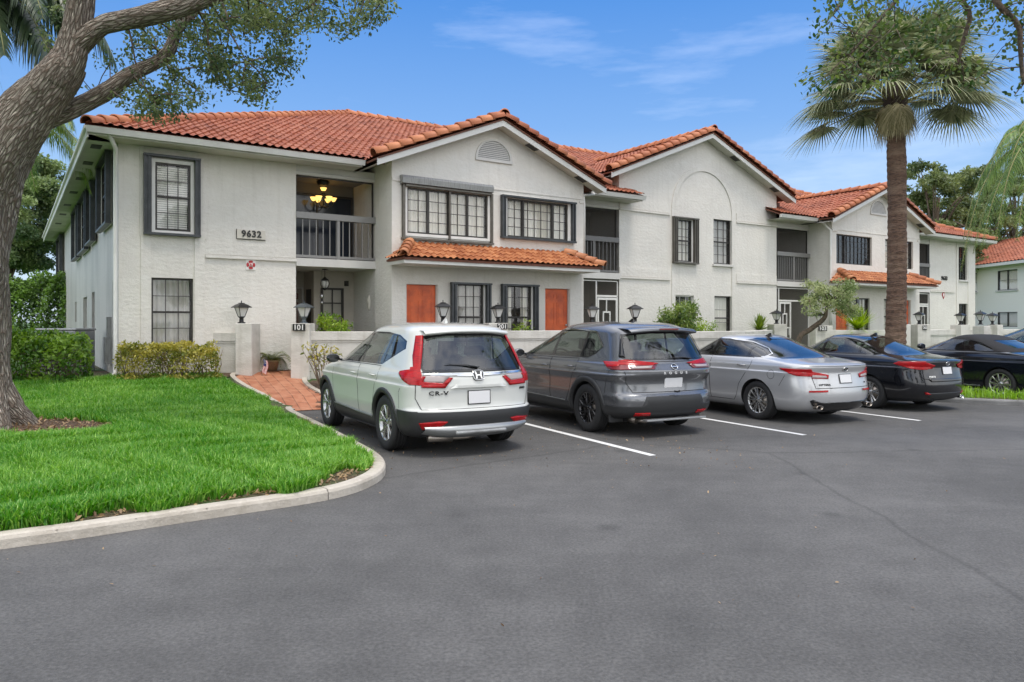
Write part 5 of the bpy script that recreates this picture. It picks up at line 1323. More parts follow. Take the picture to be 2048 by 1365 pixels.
    # doors cut out as parts
    for d in spec['doors']:
        for s, PR_ in ((1, LEFT), (-1, RIGHT)):
            o = sh.take(d['poly'], 'y', PR_, 'door', P, car)
            if o is None: continue
            mb = MB(); sh.line(d['poly'] + d['poly'][:1], None, None, None, 'side', .009, .0015, s, mb); mb.build('door_gap', 'seam', o)
            hx, hz = d['handle']; p, n = sh.side(hx, hz, s)
            if p:
                m = MB(); m.tube([p + Vector((-.10, 0, 0)) + n * .008, p + Vector((-.085, 0, .002)) + n * .034, p + Vector((0, 0, .004)) + n * .040, p + Vector((.085, 0, .002)) + n * .034, p + Vector((.10, 0, 0)) + n * .008], [.008, .013, .014, .013, .008], 8, squash=.8); m.build('door_handle', spec.get('handle', P), o)
    tp = spec['tailgate']; o = sh.take(tp, 'x', lambda c, n: REAR(c, n) and n.x < -.2 and c.z < tp[0][1] + .3 or (REAR(c, n) and c.z > .9 and spec.get('decklid', False) and n.z > .5), 'tailgate', P, car)
    if o:
        mb = MB(); sh.line(tp + tp[:1], None, None, None, 'rear', .010, .0015, 1, mb); mb.build('tailgate_gap', 'seam', o)
    body = sh.finish(sh.bm, 'body', P, car)
    # lower cladding, lights, trims laid over
    both = lambda pl, axis, pr: [(pl, axis, pr)] + ([([(-a, b) for a, b in pl][::-1], axis, pr)] if axis == 'x' else [])
    xs = spec.get('split', -.83)
    bmesh.ops.bisect_plane(sh.base, geom=sh.base.verts[:] + sh.base.edges[:] + sh.base.faces[:], dist=1e-5, plane_co=(xs, 0, 0), plane_no=(1, 0, 0))
    for g in (1, -1): bmesh.ops.bisect_plane(sh.base, geom=[e for e in list(sh.base.verts) + list(sh.base.edges) + list(sh.base.faces) if isinstance(e, bmesh.types.BMVert) and e.co.z > .9 or isinstance(e, bmesh.types.BMEdge) and min(v.co.z for v in e.verts) > .9 or isinstance(e, bmesh.types.BMFace) and min(v.co.z for v in e.verts) > .9], dist=1e-5, plane_co=(0, g * .84, 1.0), plane_no=(0, 1, g * .36))
    sh.base.normal_update()
    RP = lambda c, n: c.x < .75 and ((c.z > 1.0 and c.x < .5 and abs(c.y) < .84 - .36 * (c.z - 1)) or (c.z <= 1.0 and c.x < xs))
    for nm, mt, off, pieces in spec['over']:
        once = any(p[0] in ('xm', 'xc') for p in pieces)
        for s in ((1,) if once else (1, -1)):
            L_ = []
            for axis, poly in pieces:
                if axis == 'x': L_.append(([(s * a, b) for a, b in poly], 'x', RP))
                elif axis == 'xm': L_.append((poly + [(-a, b) for a, b in poly[::-1] if a > 0], 'x', RP))
                elif axis == 'xc': L_.append((poly, 'x', REAR))
                else:
                    for g in ((1, -1) if once else (s,)): L_.append((poly, 'y', lambda c, n, g=g: c.y * g > .3 and abs(n.y) > .2 and ((c.z > 1.0 and abs(c.y) >= .84 - .36 * (c.z - 1)) or (c.z <= 1.0 and c.x > xs))))
            sh.over(L_, nm, mt, car, off)
    for pts, kind in spec.get('lines', ()):
        if kind == 'side':
            for s in (1, -1): sh.line(pts, 'panel_gap', 'seam', body, 'side', .007, .0012, s)
        else: sh.line(pts, 'panel_gap', 'seam', body, kind, .008, .0012)
    # number plate, texts and badges
    def frame_at(y, z):
        p, n = sh.rear(y, z); n = Vector((n.x, n.y, n.z)).normalized(); yv = Vector((0, 0, 1)); xv = yv.cross(n).normalized(); yv = n.cross(xv); M = Matrix((xv, yv, n)).transposed().to_4x4(); M.translation = p; return M
    pz_, pw, ph = spec['plate']; M = frame_at(0, pz_); m = MB(); m.box(-pw / 2 - .012, pw / 2 + .012, -ph / 2 - .012, ph / 2 + .012, .0, .012, M=M)
    o = m.build('plate_frame', spec.get('plate_frame', 'gloss_black'), car, bevel=.004); m = MB(); m.box(-pw / 2, pw / 2, -ph / 2, ph / 2, .004, .016, M=M); m.build('number_plate', 'plate', o, bevel=.003)
    for t, y, z, size, mt, sp, xs in spec.get('texts', ()): text_mesh(t, size, mt, 'lettering', car, frame_at(y, z) @ Matrix.Translation((0, 0, .006)), .003, sp, size * .02, xs)
    spec['extra'](sh, car, frame_at)
    for s in (1, -1):
        for cx in (0, wb): wheel(car, cx, s * spec['track'], r, spec['rim_r'], .225, spec['rim'], spec['rim_m'])
    # underside, cabin floor, seats
    m = MB(); m.box(-.55, wb + .45, -.56, .56, .20, .50); m.box(.45, wb - .45, -.80, .80, .22, .62); m.box(-.3, wb - .3, -.74, .74, .5, spec['belt'] - .30); m.box(wb - 1.15, wb - .15, -.72, .72, .5, spec['belt'] - .06); m.build('cabin_floor', 'cabin', car)
    hh = spec['belt']
    for x, ys in ((wb - 1.75, (.36, -.36)), (wb - 2.55 + spec.get('bench', 0), (.40, 0, -.40))):
        for y in ys:
            m = MB(); M = Matrix.Translation((x, y, hh - .35)) @ Matrix.Rotation(R(-14), 4, 'Y'); w_ = .23 if len(ys) == 2 else .19
            hs = 1.0 if hh > 1.06 or len(ys) == 2 else .78; m.box(-.07, .07, -w_, w_, 0, .46 * hs, M=M); m.box(-.05, .05, -.13, .13, .50 * hs, .67 if len(ys) == 2 else .62 * hs, M=M); m.tube([M @ Vector((0, .06, .44)), M @ Vector((0, .06, .52))], .008, 5); m.tube([M @ Vector((0, -.06, .44)), M @ Vector((0, -.06, .52))], .008, 5); m.build('seat', 'cabin', car, bevel=.03)
    m = MB(); c = Vector((wb - 1.12, .36, hh - .05)); pr = [c + Matrix.Rotation(R(-65), 3, 'Y') @ Vector((.18 * math.cos(a), .18 * math.sin(a), 0)) for a in [2 * math.pi * k / 24 for k in range(25)]]; m.tube(pr, .015, 6, cap=False); m.build('steering_wheel', 'cabin', car)
    # mirrors
    for s in (1, -1):
        mx_, mz_ = spec['mirror']; p, n = sh.side(mx_, mz_ - .06, s); m = MB(); c = Vector((mx_, p.y + s * .125, mz_)); vs = []; 
        m.lathe([(0, -.075), (.05, -.07), (.088, -.045), (.10, 0), (.085, .05), (.05, .08), (0, .09)], (0, 0, 0), 16, 'x', M=Matrix.Translation(c) @ Matrix.Diagonal((.85, 1.05, .70, 1)))
        o = m.build('wing_mirror', spec.get('mirror_m', P), car); m = MB(); m.lathe([(0, -.079), (.080, -.074)], (0, 0, 0), 16, 'x', M=Matrix.Translation(c) @ Matrix.Diagonal((.85, 1.05, .70, 1))); m.tube([c - Vector((0, s * .1, .02)), p + Vector((0, -s * .02, .03))], .02, 6); m.build('mirror_glass', 'gloss_black', o)
    return car
def fin(car, x, z, m_='gloss_black', s=1):
    m = MB(); m.add([(x - .09, 0, z + .065), (x - .10, .028, z - .012), (x - .10, -.028, z - .012), (x + .10, 0, z - .012), (x - .045, 0, z + .062)], [(0, 2, 1), (1, 3, 4, 0), (0, 4, 3, 2)]); m.build('roof_antenna', m_, car)
def wiper(sh, car, pts):
    m = MB(); P = []
    for y, z in pts: p, n = sh.rear(y, z); P.append(p + n * .022)
    m.tube(P, [.022] + [.013] * (len(P) - 2) + [.006], 6, squash=.5); m.build('rear_wiper', 'plastic_black', car)
def pipe(car, x, y, z, rx, rz, m_='chrome'):
    m = MB(); n = 24; prof = [(1, 0), (1.0, -.015), (.84, -.012), (.80, .08)]; vs = []
    for rr, h in prof:
        for j in range(n): a = 2 * math.pi * j / n; vs.append((x + h, y + rr * rx * math.cos(a), z + rr * rz * math.sin(a)))
    m.add(vs, [(i * n + j, i * n + (j + 1) % n, (i + 1) * n + (j + 1) % n, (i + 1) * n + j) for i in range(3) for j in range(n)], smooth=True); o = m.build('exhaust_tip', m_, car)
    m = MB(); m.add([(x + .03, y + rx * .8 * math.cos(2 * math.pi * j / n), z + rz * .8 * math.sin(2 * math.pi * j / n)) for j in range(n)], [tuple(range(n))]); m.build('pipe_inside', 'seam', o)
def oval_badge(car, M, rx, ry, txt, size, ring='chrome', face='gloss_black'):
    m = MB(); n = 28; pts = [M @ Vector((rx * math.cos(a), ry * math.sin(a), .010)) for a in [2 * math.pi * k / n for k in range(n + 1)]]; m.tube(pts, .005, 6, cap=False); o = m.build('badge', ring, car)
    m = MB(); m.add([M @ Vector((rx * math.cos(2 * math.pi * k / n), ry * math.sin(2 * math.pi * k / n), .007)) for k in range(n)], [tuple(range(n))]); m.build('badge_face', face, o)
    if txt: text_mesh(txt, size, ring, 'badge_letters', o, M @ Matrix.Translation((0, 0, .009)), .003, 1.0, size * .03)

# --- white SUV
def extra_white(sh, car, fr):
    # chrome bar with emblem, spoiler, skid plate, exhaust, wiper
    M = fr(0, 1.005)
    m = MB(); 
    def H(m): 
        for s in (1, -1): m.add([M @ Vector(v) for v in ((s * .052, .048, .02), (s * .030, .048, .02), (s * .020, .0, .02), (s * .026, -.048, .02), (s * .046, -.048, .02), (s * .040, 0, .02))], [(0, 1, 2, 3, 4, 5)])
        m.box(-.022, .022, -.008, .008, .018, .021, M=M)
    oo = [(.068, .052), (.078, .02), (.066, -.045), (.04, -.062), (-.04, -.062), (-.066, -.045), (-.078, .02), (-.068, .052), (-.03, .066), (.03, .066)]
    m.add([M @ Vector((a, b, .013)) for a, b in oo] + [M @ Vector((a * 1.1, b * 1.1, .0)) for a, b in oo], [tuple(range(10))] + [(i, (i + 1) % 10, 10 + (i + 1) % 10, 10 + i) for i in range(10)])
    o = m.build('emblem_base', 'gloss_black', car); m = MB(); H(m); m.tube([M @ Vector((a, b, .015)) for a, b in oo + oo[:1]], .006, 5, cap=False); m.build('emblem', 'chrome', o)
    m = MB(); rows_ = []
    for i in range(17):
        y = -.60 + 1.2 * i / 16; u = (y / .60) ** 2; xb = -.735 + .10 * u
        rows_.append([(xb + .22, y, 1.602 - .02 * u), (xb + .06, y, 1.597 - .03 * u), (xb, y, 1.572 - .035 * u), (xb + .01, y, 1.55 - .035 * u), (xb + .14, y, 1.54 - .04 * u)])
    m.add([v for r_ in rows_ for v in r_], [(i * 5 + j, i * 5 + j + 1, i * 5 + j + 6, i * 5 + j + 5) for i in range(16) for j in range(4)], smooth=True); m.build('roof_spoiler', 'paint_white', car)
    fin(car, .12, 1.672, 'paint_white')
    wiper(sh, car, [(-.02, 1.10), (.16, 1.135), (.42, 1.15)])
    m = MB(); rows_ = []
    for i in range(21):
        y = -.72 + 1.44 * i / 20; u = abs(y / .72); xb = -1.0 + .12 * u ** 3
        rows_.append([(xb + .04, y, .40 + .0 * u), (xb - .025, y, .385), (xb - .02, y, .30 + .05 * u ** 3), (xb + .10, y, .235 + .06 * u ** 3)])
    m.add([v for r_ in rows_ for v in r_], [(i * 4 + j, i * 4 + j + 1, i * 4 + j + 5, i * 4 + j + 4) for i in range(20) for j in range(3)], smooth=True); m.build('skid_plate', 'skid_silver', car)
    m = MB(); m.box(-1.035, -.95, -.36, .36, .285, .335); m.build('skid_recess', 'shutter_box', car, bevel=.02)
    m = MB(); m.tube([(-.78, .42, .22), (-.80, .1, .215), (-.74, -.12, .24), (-.72, -.2, .27), (-.4, -.25, .27)], .026, 8); m.tube([(-.76, .62, .235), (-.78, .30, .22)], .05, 10); m.build('exhaust_pipe', 'exhaust', car)
suv_rows = [(.21, -.62, 3.25, .70, .06), (.25, -.84, 3.42, .80, .05), (.34, -.95, 3.52, .875, .04), (.50, -.995, 3.56, .905, .035), (.585, -.985, 3.56, .915, .03), (.61, -.955, 3.56, .915, .03), (.74, -.945, 3.53, .918, .03), (.885, -.945, 3.46, .931, .03), (.905, -.943, 3.44, .917, .03), (.98, -.93, 3.30, .912, .03),
            (1.04, -.905, 2.95, .895, .035), (1.09, -.885, 2.62, .868, .045), (1.28, -.80, 2.14, .815, .07), (1.46, -.70, 1.70, .760, .09), (1.55, -.645, 1.47, .728, .10), (1.605, -.58, 1.30, .685, .11), (1.645, -.42, 1.08, .60, .12), (1.672, -.12, .86, .44, .12), (1.686, .35, .62, .18, .1)]
dlo_suv = [(2.30, 1.10), (2.02, 1.27), (1.68, 1.44), (1.40, 1.515), (.9, 1.55), (.3, 1.55), (-.12, 1.515), (-.36, 1.44), (-.40, 1.34), (.22, 1.115)]
left_of = lambda a, b: (lambda p: (b[0] - a[0]) * (p[1] - a[1]) - (b[1] - a[1]) * (p[0] - a[0]))
white = dict(cat='SUV', wb=2.66, r=.362, rim_r=.245, rim='five_split', rim_m='rim_silver', track=.80, arch=.05, arch_trim=.055, rows=suv_rows, paint='paint_white', belt=1.09,
    dlo=dlo_suv, panes=[[lambda p: p[0] - 1.10 - (p[1] - 1.1) * -.35], [lambda p: 1.03 - p[0] - (p[1] - 1.1) * .35, lambda p: p[0] - .28 + (p[1] - 1.1) * .42], [lambda p: .22 - p[0] - (p[1] - 1.1) * .42]],
    rear_glass=[(-.70, 1.06), (.70, 1.06), (.715, 1.13), (.615, 1.50), (.3, 1.535), (-.3, 1.535), (-.615, 1.50), (-.715, 1.13)], windscreen=[(-.78, 1.13), (.78, 1.13), (.66, 1.52), (-.66, 1.52)],
    doors=[dict(poly=[(1.06, .40), (2.16, .40), (2.24, .62), (2.26, 1.09), (1.06, 1.098)], handle=(1.22, .955)), dict(poly=[(1.055, .40), (.56, .40), (.44, .56), (.37, .78), (.26, .95), (.235, 1.10), (1.055, 1.098)], handle=(.42, .965))],
    handle='paint_white', tailgate=[(-.74, .60), (.74, .60), (.80, .74), (.80, 1.04), (.71, 1.055), (-.71, 1.055), (-.80, 1.04), (-.80, .74)],
    over=[('rear_bumper', 'plastic_black', .010, [('xm', [(0, .22), (.95, .22), (.95, .575), (0, .565)]), ('y', [(-1.1, .22), (-.40, .22), (-.43, .40), (-.45, .585), (-1.1, .575)])]),
          ('sill_trim', 'plastic_black', .012, [('y', [(.42, .22), (2.24, .22), (2.24, .44), (.42, .40)])]),
          ('sill_chrome', 'skid_silver', .016, [('y', [(.50, .385), (2.20, .425), (2.20, .445), (.50, .41)])]),
          ('tail_light', 'red_lens', .014, [('x', [(.585, 1.51), (.70, 1.50), (.775, 1.12), (1.0, 1.08), (1.0, .885), (.46, .865), (.35, .985), (.40, .99), (.485, .925), (.72, .945), (.715, 1.08)]), ('y', [(-1.0, .885), (-.72, .905), (-.46, 1.035), (-.47, 1.06), (-.66, 1.09), (-.73, 1.16), (-.60, 1.42), (-.58, 1.48), (-.9, 1.5), (-1.0, 1.1)])]),
          ('lamp_insert', 'clear_lens', .010, [('x', [(.485, .93), (.715, .95), (.715, 1.02), (.39, 1.0)])]),
          ('chrome_strip', 'chrome', .013, [('xm', [(0, .995), (.70, 1.02), (.70, 1.045), (0, 1.035)])]),
          ('plate_garnish', 'paint_white', .022, [('xc', [(-.40, .855), (.40, .855), (.33, .895), (-.33, .895)])]),
          ('rear_reflector', 'red_lens', .020, [('x', [(.44, .455), (.50, .40), (.62, .385), (.78, .34), (.82, .44), (.55, .465)])])],
    lines=[([(-.50, .60), (-.50, .80), (-.60, .90)], 'side')],
    plate=(.735, .30, .155), texts=[('CR-V', .54, .80, .070, 'gloss_black', 1.15, 1.45), ('AWD', -.68, .82, .042, 'gloss_black', 1.0, 1.1)],
    mirror=(2.02, 1.13), mirror_m='gloss_black', extra=extra_white)
# --- dark grey SUV
def extra_grey(sh, car, fr):
    M = fr(0, 1.02); oval_badge(car, M, .052, .052, None, .03); m = MB(); m.box(-.068, .068, -.008, .008, .010, .016, M=M); m.build('badge_bar', 'chrome', car)
    m = MB(); rows_ = []
    for i in range(17):
        y = -.62 + 1.24 * i / 16; u = (y / .62) ** 2; xb = -.86 + .10 * u
        rows_.append([(xb + .36, y, 1.622 - .03 * u), (xb + .08, y, 1.605 - .03 * u), (xb, y, 1.575 - .035 * u), (xb + .01, y, 1.55 - .035 * u), (xb + .18, y, 1.535 - .04 * u)])
    m.add([v for r_ in rows_ for v in r_], [(i * 5 + j, i * 5 + j + 1, i * 5 + j + 6, i * 5 + j + 5) for i in range(16) for j in range(4)], smooth=True); m.build('roof_spoiler', 'paint_grey', car)
    m = MB(); m.box(-.872, -.85, -.17, .17, 1.567, 1.588); m.build('high_brake_light', 'dark_red_lens', car)
    fin(car, .10, 1.678, 'gloss_black'); wiper(sh, car, [(-.36, 1.13), (-.2, 1.15), (.02, 1.15)])
    for s in (1, -1): MB().box(-.56, -.52, min(s * .62, s * .86), max(s * .62, s * .86), .20, .46).build('mud_flap', 'plastic_black', car, bevel=.01)
    m = MB(); m.tube([(-.72, .5, .235), (-.86, .42, .235)], .035, 10); m.tube([(-.5, .5, .26), (-.72, .5, .235)], .06, 10); m.build('exhaust_pipe', 'exhaust', car)
    m = MB(); m.tube([(-1.045, -.05, .67), (-1.05, 0, .66), (-1.045, .05, .67)], .014, 6); m.build('tailgate_grip', 'seam', car)
    m = MB(); m.box(-1.05, -.94, -.55, .55, .245, .275); m.build('skid_edge', 'skid_silver', car, bevel=.008)
grey_rows = [(.24, -.62, 3.25, .72, .06), (.28, -.86, 3.42, .82, .05), (.36, -.985, 3.52, .89, .04), (.52, -1.02, 3.56, .915, .035), (.60, -1.005, 3.57, .918, .03), (.66, -.97, 3.55, .915, .03), (.80, -.955, 3.53, .915, .03), (.905, -1.005, 3.47, .937, .03), (.93, -1.012, 3.44, .918, .03), (.97, -1.012, 3.36, .916, .03),
             (1.05, -.955, 3.02, .90, .035), (1.10, -.93, 2.66, .872, .045), (1.28, -.855, 2.16, .82, .07), (1.46, -.765, 1.70, .765, .09), (1.55, -.71, 1.47, .735, .10), (1.61, -.57, 1.30, .69, .11), (1.655, -.42, 1.08, .60, .12), (1.682, -.12, .86, .44, .12), (1.695, .35, .62, .18, .1)]
dlo_grey = [(2.32, 1.12), (2.05, 1.28), (1.70, 1.45), (1.40, 1.53), (.9, 1.565), (.3, 1.56), (-.05, 1.53), (-.30, 1.31), (-.16, 1.20), (.02, 1.135)]
grey = dict(white); grey.update(rows=grey_rows, wb=2.705, rim='swirl', rim_m='rim_dark', paint='paint_grey', handle='paint_grey', r=.368, rim_r=.248, arch=.055, arch_trim=.07, dlo=dlo_grey, dlo_chrome=(2, 8), belt=1.10,
    panes=[[lambda p: p[0] - 1.13 - (p[1] - 1.1) * -.30], [lambda p: 1.05 - p[0] - (p[1] - 1.1) * .30, lambda p: p[0] - .26 + (p[1] - 1.1) * .15], [lambda p: .20 - p[0] - (p[1] - 1.1) * .15]],
    rear_glass=[(-.72, 1.12), (.72, 1.12), (.78, 1.16), (.66, 1.50), (.3, 1.54), (-.3, 1.54), (-.66, 1.50), (-.78, 1.16)],
    tailgate=[(-.68, .66), (.68, .66), (.76, .80), (.80, .96), (.76, 1.10), (-.76, 1.10), (-.80, .96), (-.76, .80)],
    doors=[dict(poly=[(1.08, .42), (2.20, .42), (2.28, .62), (2.28, 1.11), (1.08, 1.11)], handle=(1.25, .97)), dict(poly=[(1.075, .42), (.60, .42), (.48, .60), (.42, .80), (.30, .95), (.26, 1.12), (1.075, 1.11)], handle=(.46, .985))],
    over=[('rear_bumper', 'plastic_black', .012, [('xm', [(0, .25), (.95, .25), (.95, .46), (.56, .46), (.50, .60), (0, .60)]), ('y', [(-1.1, .25), (-.42, .25), (-.44, .46), (-1.1, .46)])]),
          ('sill_trim', 'plastic_black', .012, [('y', [(.45, .24), (2.28, .24), (2.28, .46), (.45, .43)])]),
          ('sill_chrome', 'skid_silver', .016, [('y', [(.6, .43), (2.25, .465), (2.25, .48), (.6, .445)])]),
          ('tail_light', 'red_lens', .014, [('x', [(.26, 1.075), (.36, 1.05), (1.0, 1.06), (1.0, 1.10), (.72, 1.13), (.45, 1.10)]), ('y', [(-1.05, 1.06), (-.55, 1.02), (-.40, 1.09), (-.44, 1.10), (-1.0, 1.10)])]),
          ('lamp_lower', 'dark_red_lens', .012, [('x', [(.36, .995), (1.0, .985), (1.0, 1.06), (.30, 1.05)]), ('y', [(-1.05, .985), (-.60, .985), (-.52, 1.03), (-1.05, 1.06)])]),
          ('lamp_insert', 'clear_lens', .018, [('x', [(.42, 1.005), (.72, 1.0), (.72, 1.03), (.38, 1.04)])]),
          ('pillar_wing', 'gloss_black', .018, [('x', [(.66, 1.50), (.72, 1.50), (.80, 1.17), (.72, 1.17)])]),
          ('rear_reflector', 'red_lens', .024, [('x', [(.42, .335), (.66, .335), (.66, .375), (.44, .375)])])],
    lines=[([(-.48, .62), (-.52, .80), (-.60, .98)], 'side')], plate=(.80, .31, .16), plate_frame='plate',
    texts=[(a, .20 - .10 * i, .935, .050, 'plate', 1, 1.2) for i, a in enumerate('ROGUE')], mirror=(2.05, 1.15), mirror_m='paint_grey', extra=extra_grey)
# --- silver sedan
sed_rows = [(.17, -.70, 3.30, .70, .06), (.21, -.96, 3.52, .82, .05), (.32, -1.07, 3.68, .885, .04), (.48, -1.105, 3.74, .915, .035), (.62, -1.09, 3.73, .925, .03), (.76, -1.06, 3.66, .928, .03), (.84, -1.05, 3.56, .932, .03), (.86, -1.052, 3.52, .915, .03), (.935, -1.075, 3.28, .91, .035), (.965, -1.07, 3.05, .90, .035),
            (.995, -.98, 2.80, .89, .04), (1.02, -.80, 2.58, .878, .045), (1.045, -.60, 2.42, .865, .05), (1.075, -.42, 2.26, .84, .055), (1.17, -.14, 1.98, .80, .07), (1.28, .18, 1.68, .755, .09), (1.37, .46, 1.42, .70, .10), (1.42, .66, 1.26, .61, .11), (1.447, .82, 1.14, .45, .12), (1.458, .93, 1.03, .15, .1)]
def extra_silver(sh, car, fr):
    oval_badge(car, fr(0, .905), .058, .034, 'KIA', .036)
    fin(car, .62, 1.418)
    pipe(car, -1.055, .60, .29, .075, .038, 'exhaust'); pipe(car, -1.055, -.60, .29, .075, .038, 'exhaust')
dlo_sed = [(2.14, 1.075), (1.86, 1.22), (1.56, 1.335), (1.25, 1.385), (.85, 1.385), (.45, 1.33), (.10, 1.22), (-.10, 1.13), (-.02, 1.075)]
silver = dict(cat='car', split=-.95, wb=2.80, r=.335, rim_r=.235, rim='multi', rim_m='rim_silver', track=.80, arch=.04, rows=sed_rows, shell=dict(LR=.5, LF=.8, kR=2.5), paint='paint_silver', belt=1.05, glass='car_glass_dark', rear_lim=.9, bench=.62,
    dlo=dlo_sed, dlo_chrome=(0, 9), panes=[[lambda p: p[0] - 1.19 + (p[1] - 1.1) * .25], [lambda p: 1.12 - p[0] - (p[1] - 1.1) * .25, lambda p: p[0] - .30 - (p[1] - 1.1) * .2], [lambda p: .25 - p[0] + (p[1] - 1.1) * .2]],
    rear_glass=[(-.66, 1.06), (.66, 1.06), (.72, 1.10), (.60, 1.36), (.3, 1.40), (-.3, 1.40), (-.60, 1.36), (-.72, 1.10)], windscreen=[(-.78, 1.09), (.78, 1.09), (.62, 1.37), (-.62, 1.37)],
    doors=[dict(poly=[(1.15, .30), (2.28, .30), (2.34, .55), (2.30, .85), (2.18, 1.065), (1.15, 1.07)], handle=(1.30, .90)), dict(poly=[(1.145, .30), (.56, .30), (.48, .40), (.40, .60), (.24, .80), (.14, .95), (.13, 1.07), (1.145, 1.07)], handle=(.34, .925))],
    handle='rim_silver', tailgate=[(-.62, .60), (.62, .60), (.66, .80), (.70, .955), (-.70, .955), (-.66, .80)],
    over=[('rear_valance', 'gloss_black', .010, [('xm', [(0, .18), (.80, .18), (.78, .36), (.66, .42), (.52, .37), (0, .365)])]),
          ('tail_light', 'red_lens', .012, [('x', [(.36, .815), (.38, .75), (1.0, .775), (1.0, .915), (.62, .87)]), ('y', [(-1.15, .78), (-.80, .80), (-.52, .90), (-.50, .92), (-1.15, .91)])]),
          ('lamp_insert', 'clear_lens', .017, [('x', [(.40, .765), (.78, .78), (.74, .825), (.42, .80)])]),
          ('rear_reflector', 'red_lens', .016, [('x', [(.42, .535), (.95, .535), (.95, .56), (.42, .57)])])],
    lines=[([(-.50, .62), (-.62, .80)], 'side'), ([(-.33 + .075 * math.cos(k * .524), .80 + .075 * math.sin(k * .524)) for k in range(13)], 'side')], plate=(.745, .27, .135), texts=[('OPTIMA', .46, .655, .045, 'gloss_black', 1.15, 1.2), ('EX', -.52, .67, .035, 'gloss_black', 1.0, 1.1)], mirror=(1.94, 1.10), extra=extra_silver)
# --- dark compact sedan
def extra_navy(sh, car, fr):
    oval_badge(car, fr(0, .905), .058, .034, 'KIA', .036); fin(car, .55, 1.40); pipe(car, -.97, -.52, .25, .06, .035)
def scale_rows(rows, sx, xoff, sz, sw):
    return [(z * sz, a * sx + xoff, b * sx + xoff, w * sw, bo) for z, a, b, w, bo in rows]
navy_rows = scale_rows(sed_rows, .955, -.0, .985, .96)
navy = dict(silver); navy.update(rows=navy_rows, wb=2.70, r=.318, rim_r=.218, rim='five_twin', paint='paint_navy', track=.765, glass='car_glass', belt=1.03, handle='chrome', dlo=[(x * .955, z * .985) for x, z in dlo_sed], dlo_chrome=None,
    rear_glass=[(-.62, 1.045), (.62, 1.045), (.69, 1.085), (.57, 1.34), (.3, 1.38), (-.3, 1.38), (-.57, 1.34), (-.69, 1.085)], tailgate=[(-.60, .62), (.60, .62), (.66, .80), (.66, .94), (-.66, .94), (-.66, .80)],
    doors=[dict(poly=[(1.10, .30), (2.18, .30), (2.24, .55), (2.20, .85), (2.10, 1.045), (1.10, 1.05)], handle=(1.25, .885)), dict(poly=[(1.095, .30), (.54, .30), (.46, .40), (.38, .60), (.22, .80), (.12, .95), (.12, 1.05), (1.095, 1.05)], handle=(.32, .905))],
    over=[('rear_valance', 'plastic_black', .010, [('xm', [(0, .18), (.74, .18), (.66, .33), (.5, .36), (0, .36)])]),
          ('tail_light', 'red_lens', .014, [('x', [(.32, .875), (.40, .81), (1.0, .775), (1.0, .95), (.62, .955)]), ('y', [(-1.15, .78), (-.86, .80), (-.52, .90), (-.62, .94), (-1.15, .95)])]),
          ('lamp_insert', 'clear_lens', .019, [('x', [(.50, .815), (.80, .80), (.80, .84), (.52, .845)])]),
          ('tail_garnish', 'gloss_black', .012, [('xc', [(-.44, .565), (.44, .565), (.52, .625), (-.52, .625)])]),
          ('rear_reflector', 'red_lens', .017, [('x', [(.44, .335), (.80, .34), (.72, .38), (.52, .375)])])],
    plate=(.77, .26, .13), texts=[('FORTE', .42, .66, .04, 'chrome', 1.1, 1.1)], extra=extra_navy)
# --- dark convertible with a cloth top
def extra_ink(sh, car, fr):
    pipe(car, -1.08, .55, .28, .08, .04)
ink = dict(silver); ink.update(rows=scale_rows([(z, a, b, w, bo) for z, a, b, w, bo in sed_rows], .975, 0, .955, 1.0), wb=2.76, r=.328, rim_r=.24, rim='ten', paint='paint_ink', glass='car_glass_dark', belt=1.01, track=.81, dlo_chrome=None, soft=1.022, handle='paint_ink',
    dlo=[(2.09, 1.032), (1.82, 1.165), (1.5, 1.265), (1.15, 1.295), (.80, 1.285), (.50, 1.22), (.24, 1.10), (.16, 1.032)], panes=[[lambda p: p[0] - .90], [lambda p: .86 - p[0]]],
    rear_glass=[(-.50, 1.10), (.50, 1.10), (.46, 1.27), (-.46, 1.27)], windscreen=[(-.76, 1.05), (.76, 1.05), (.60, 1.30), (-.60, 1.30)], tailgate=[(-.60, .60), (.60, .60), (.64, .78), (.66, .92), (-.66, .92), (-.64, .78)],
    doors=[dict(poly=[(.80, .30), (2.10, .30), (2.22, .55), (2.20, .85), (2.12, 1.015), (.78, 1.02)], handle=(.98, .86))],
    over=[('tail_light', 'dark_red_lens', .012, [('x', [(.40, .80), (.40, .73), (1.0, .745), (1.0, .87), (.62, .85)]), ('y', [(-1.15, .75), (-.80, .78), (-.62, .87), (-1.15, .87)])]),
          ('sill_trim', 'skid_silver', .012, [('y', [(.45, .245), (2.3, .245), (2.3, .27), (.45, .27)])])],
    lines=[([(-.95, .80), (0, .845), (1.2, .835), (2.4, .81), (3.3, .76)], 'side')], plate=(.70, .27, .13), texts=[], extra=extra_ink)
ink_suv = dict(grey); ink_suv.update(paint='paint_ink', rim='ten', rim_m='rim_silver', texts=[], handle='paint_ink', mirror_m='paint_ink', arch_trim=0)
def car_at(name, label, x, y, spec, turn=0):
    # x, y: where the left rear tyre's outer face touches the lot
    p = Vector((x, y, 0)) + Matrix.Rotation(R(turn), 3, 'Z') @ SV * (spec['track'] + .11); c = make_car(name, label, p, spec); c.rotation_euler.z += R(turn); return c
car_at('white_suv', 'white compact SUV parked nearest the lawn, tall red tail lamps and silver skid plate', -1.68, 9.86, white, 2.5)
car_at('grey_suv', 'dark grey SUV with black wheels and roof spoiler, second car from the lawn', 1.136, 11.52, grey)
car_at('silver_sedan', 'silver sedan with wide red tail lamps and many-spoked wheels', 4.225, 12.96, silver)
car_at('dark_sedan', 'glossy dark sedan parked beside the grass island, big red tail lamps', 6.954, 14.63, navy)
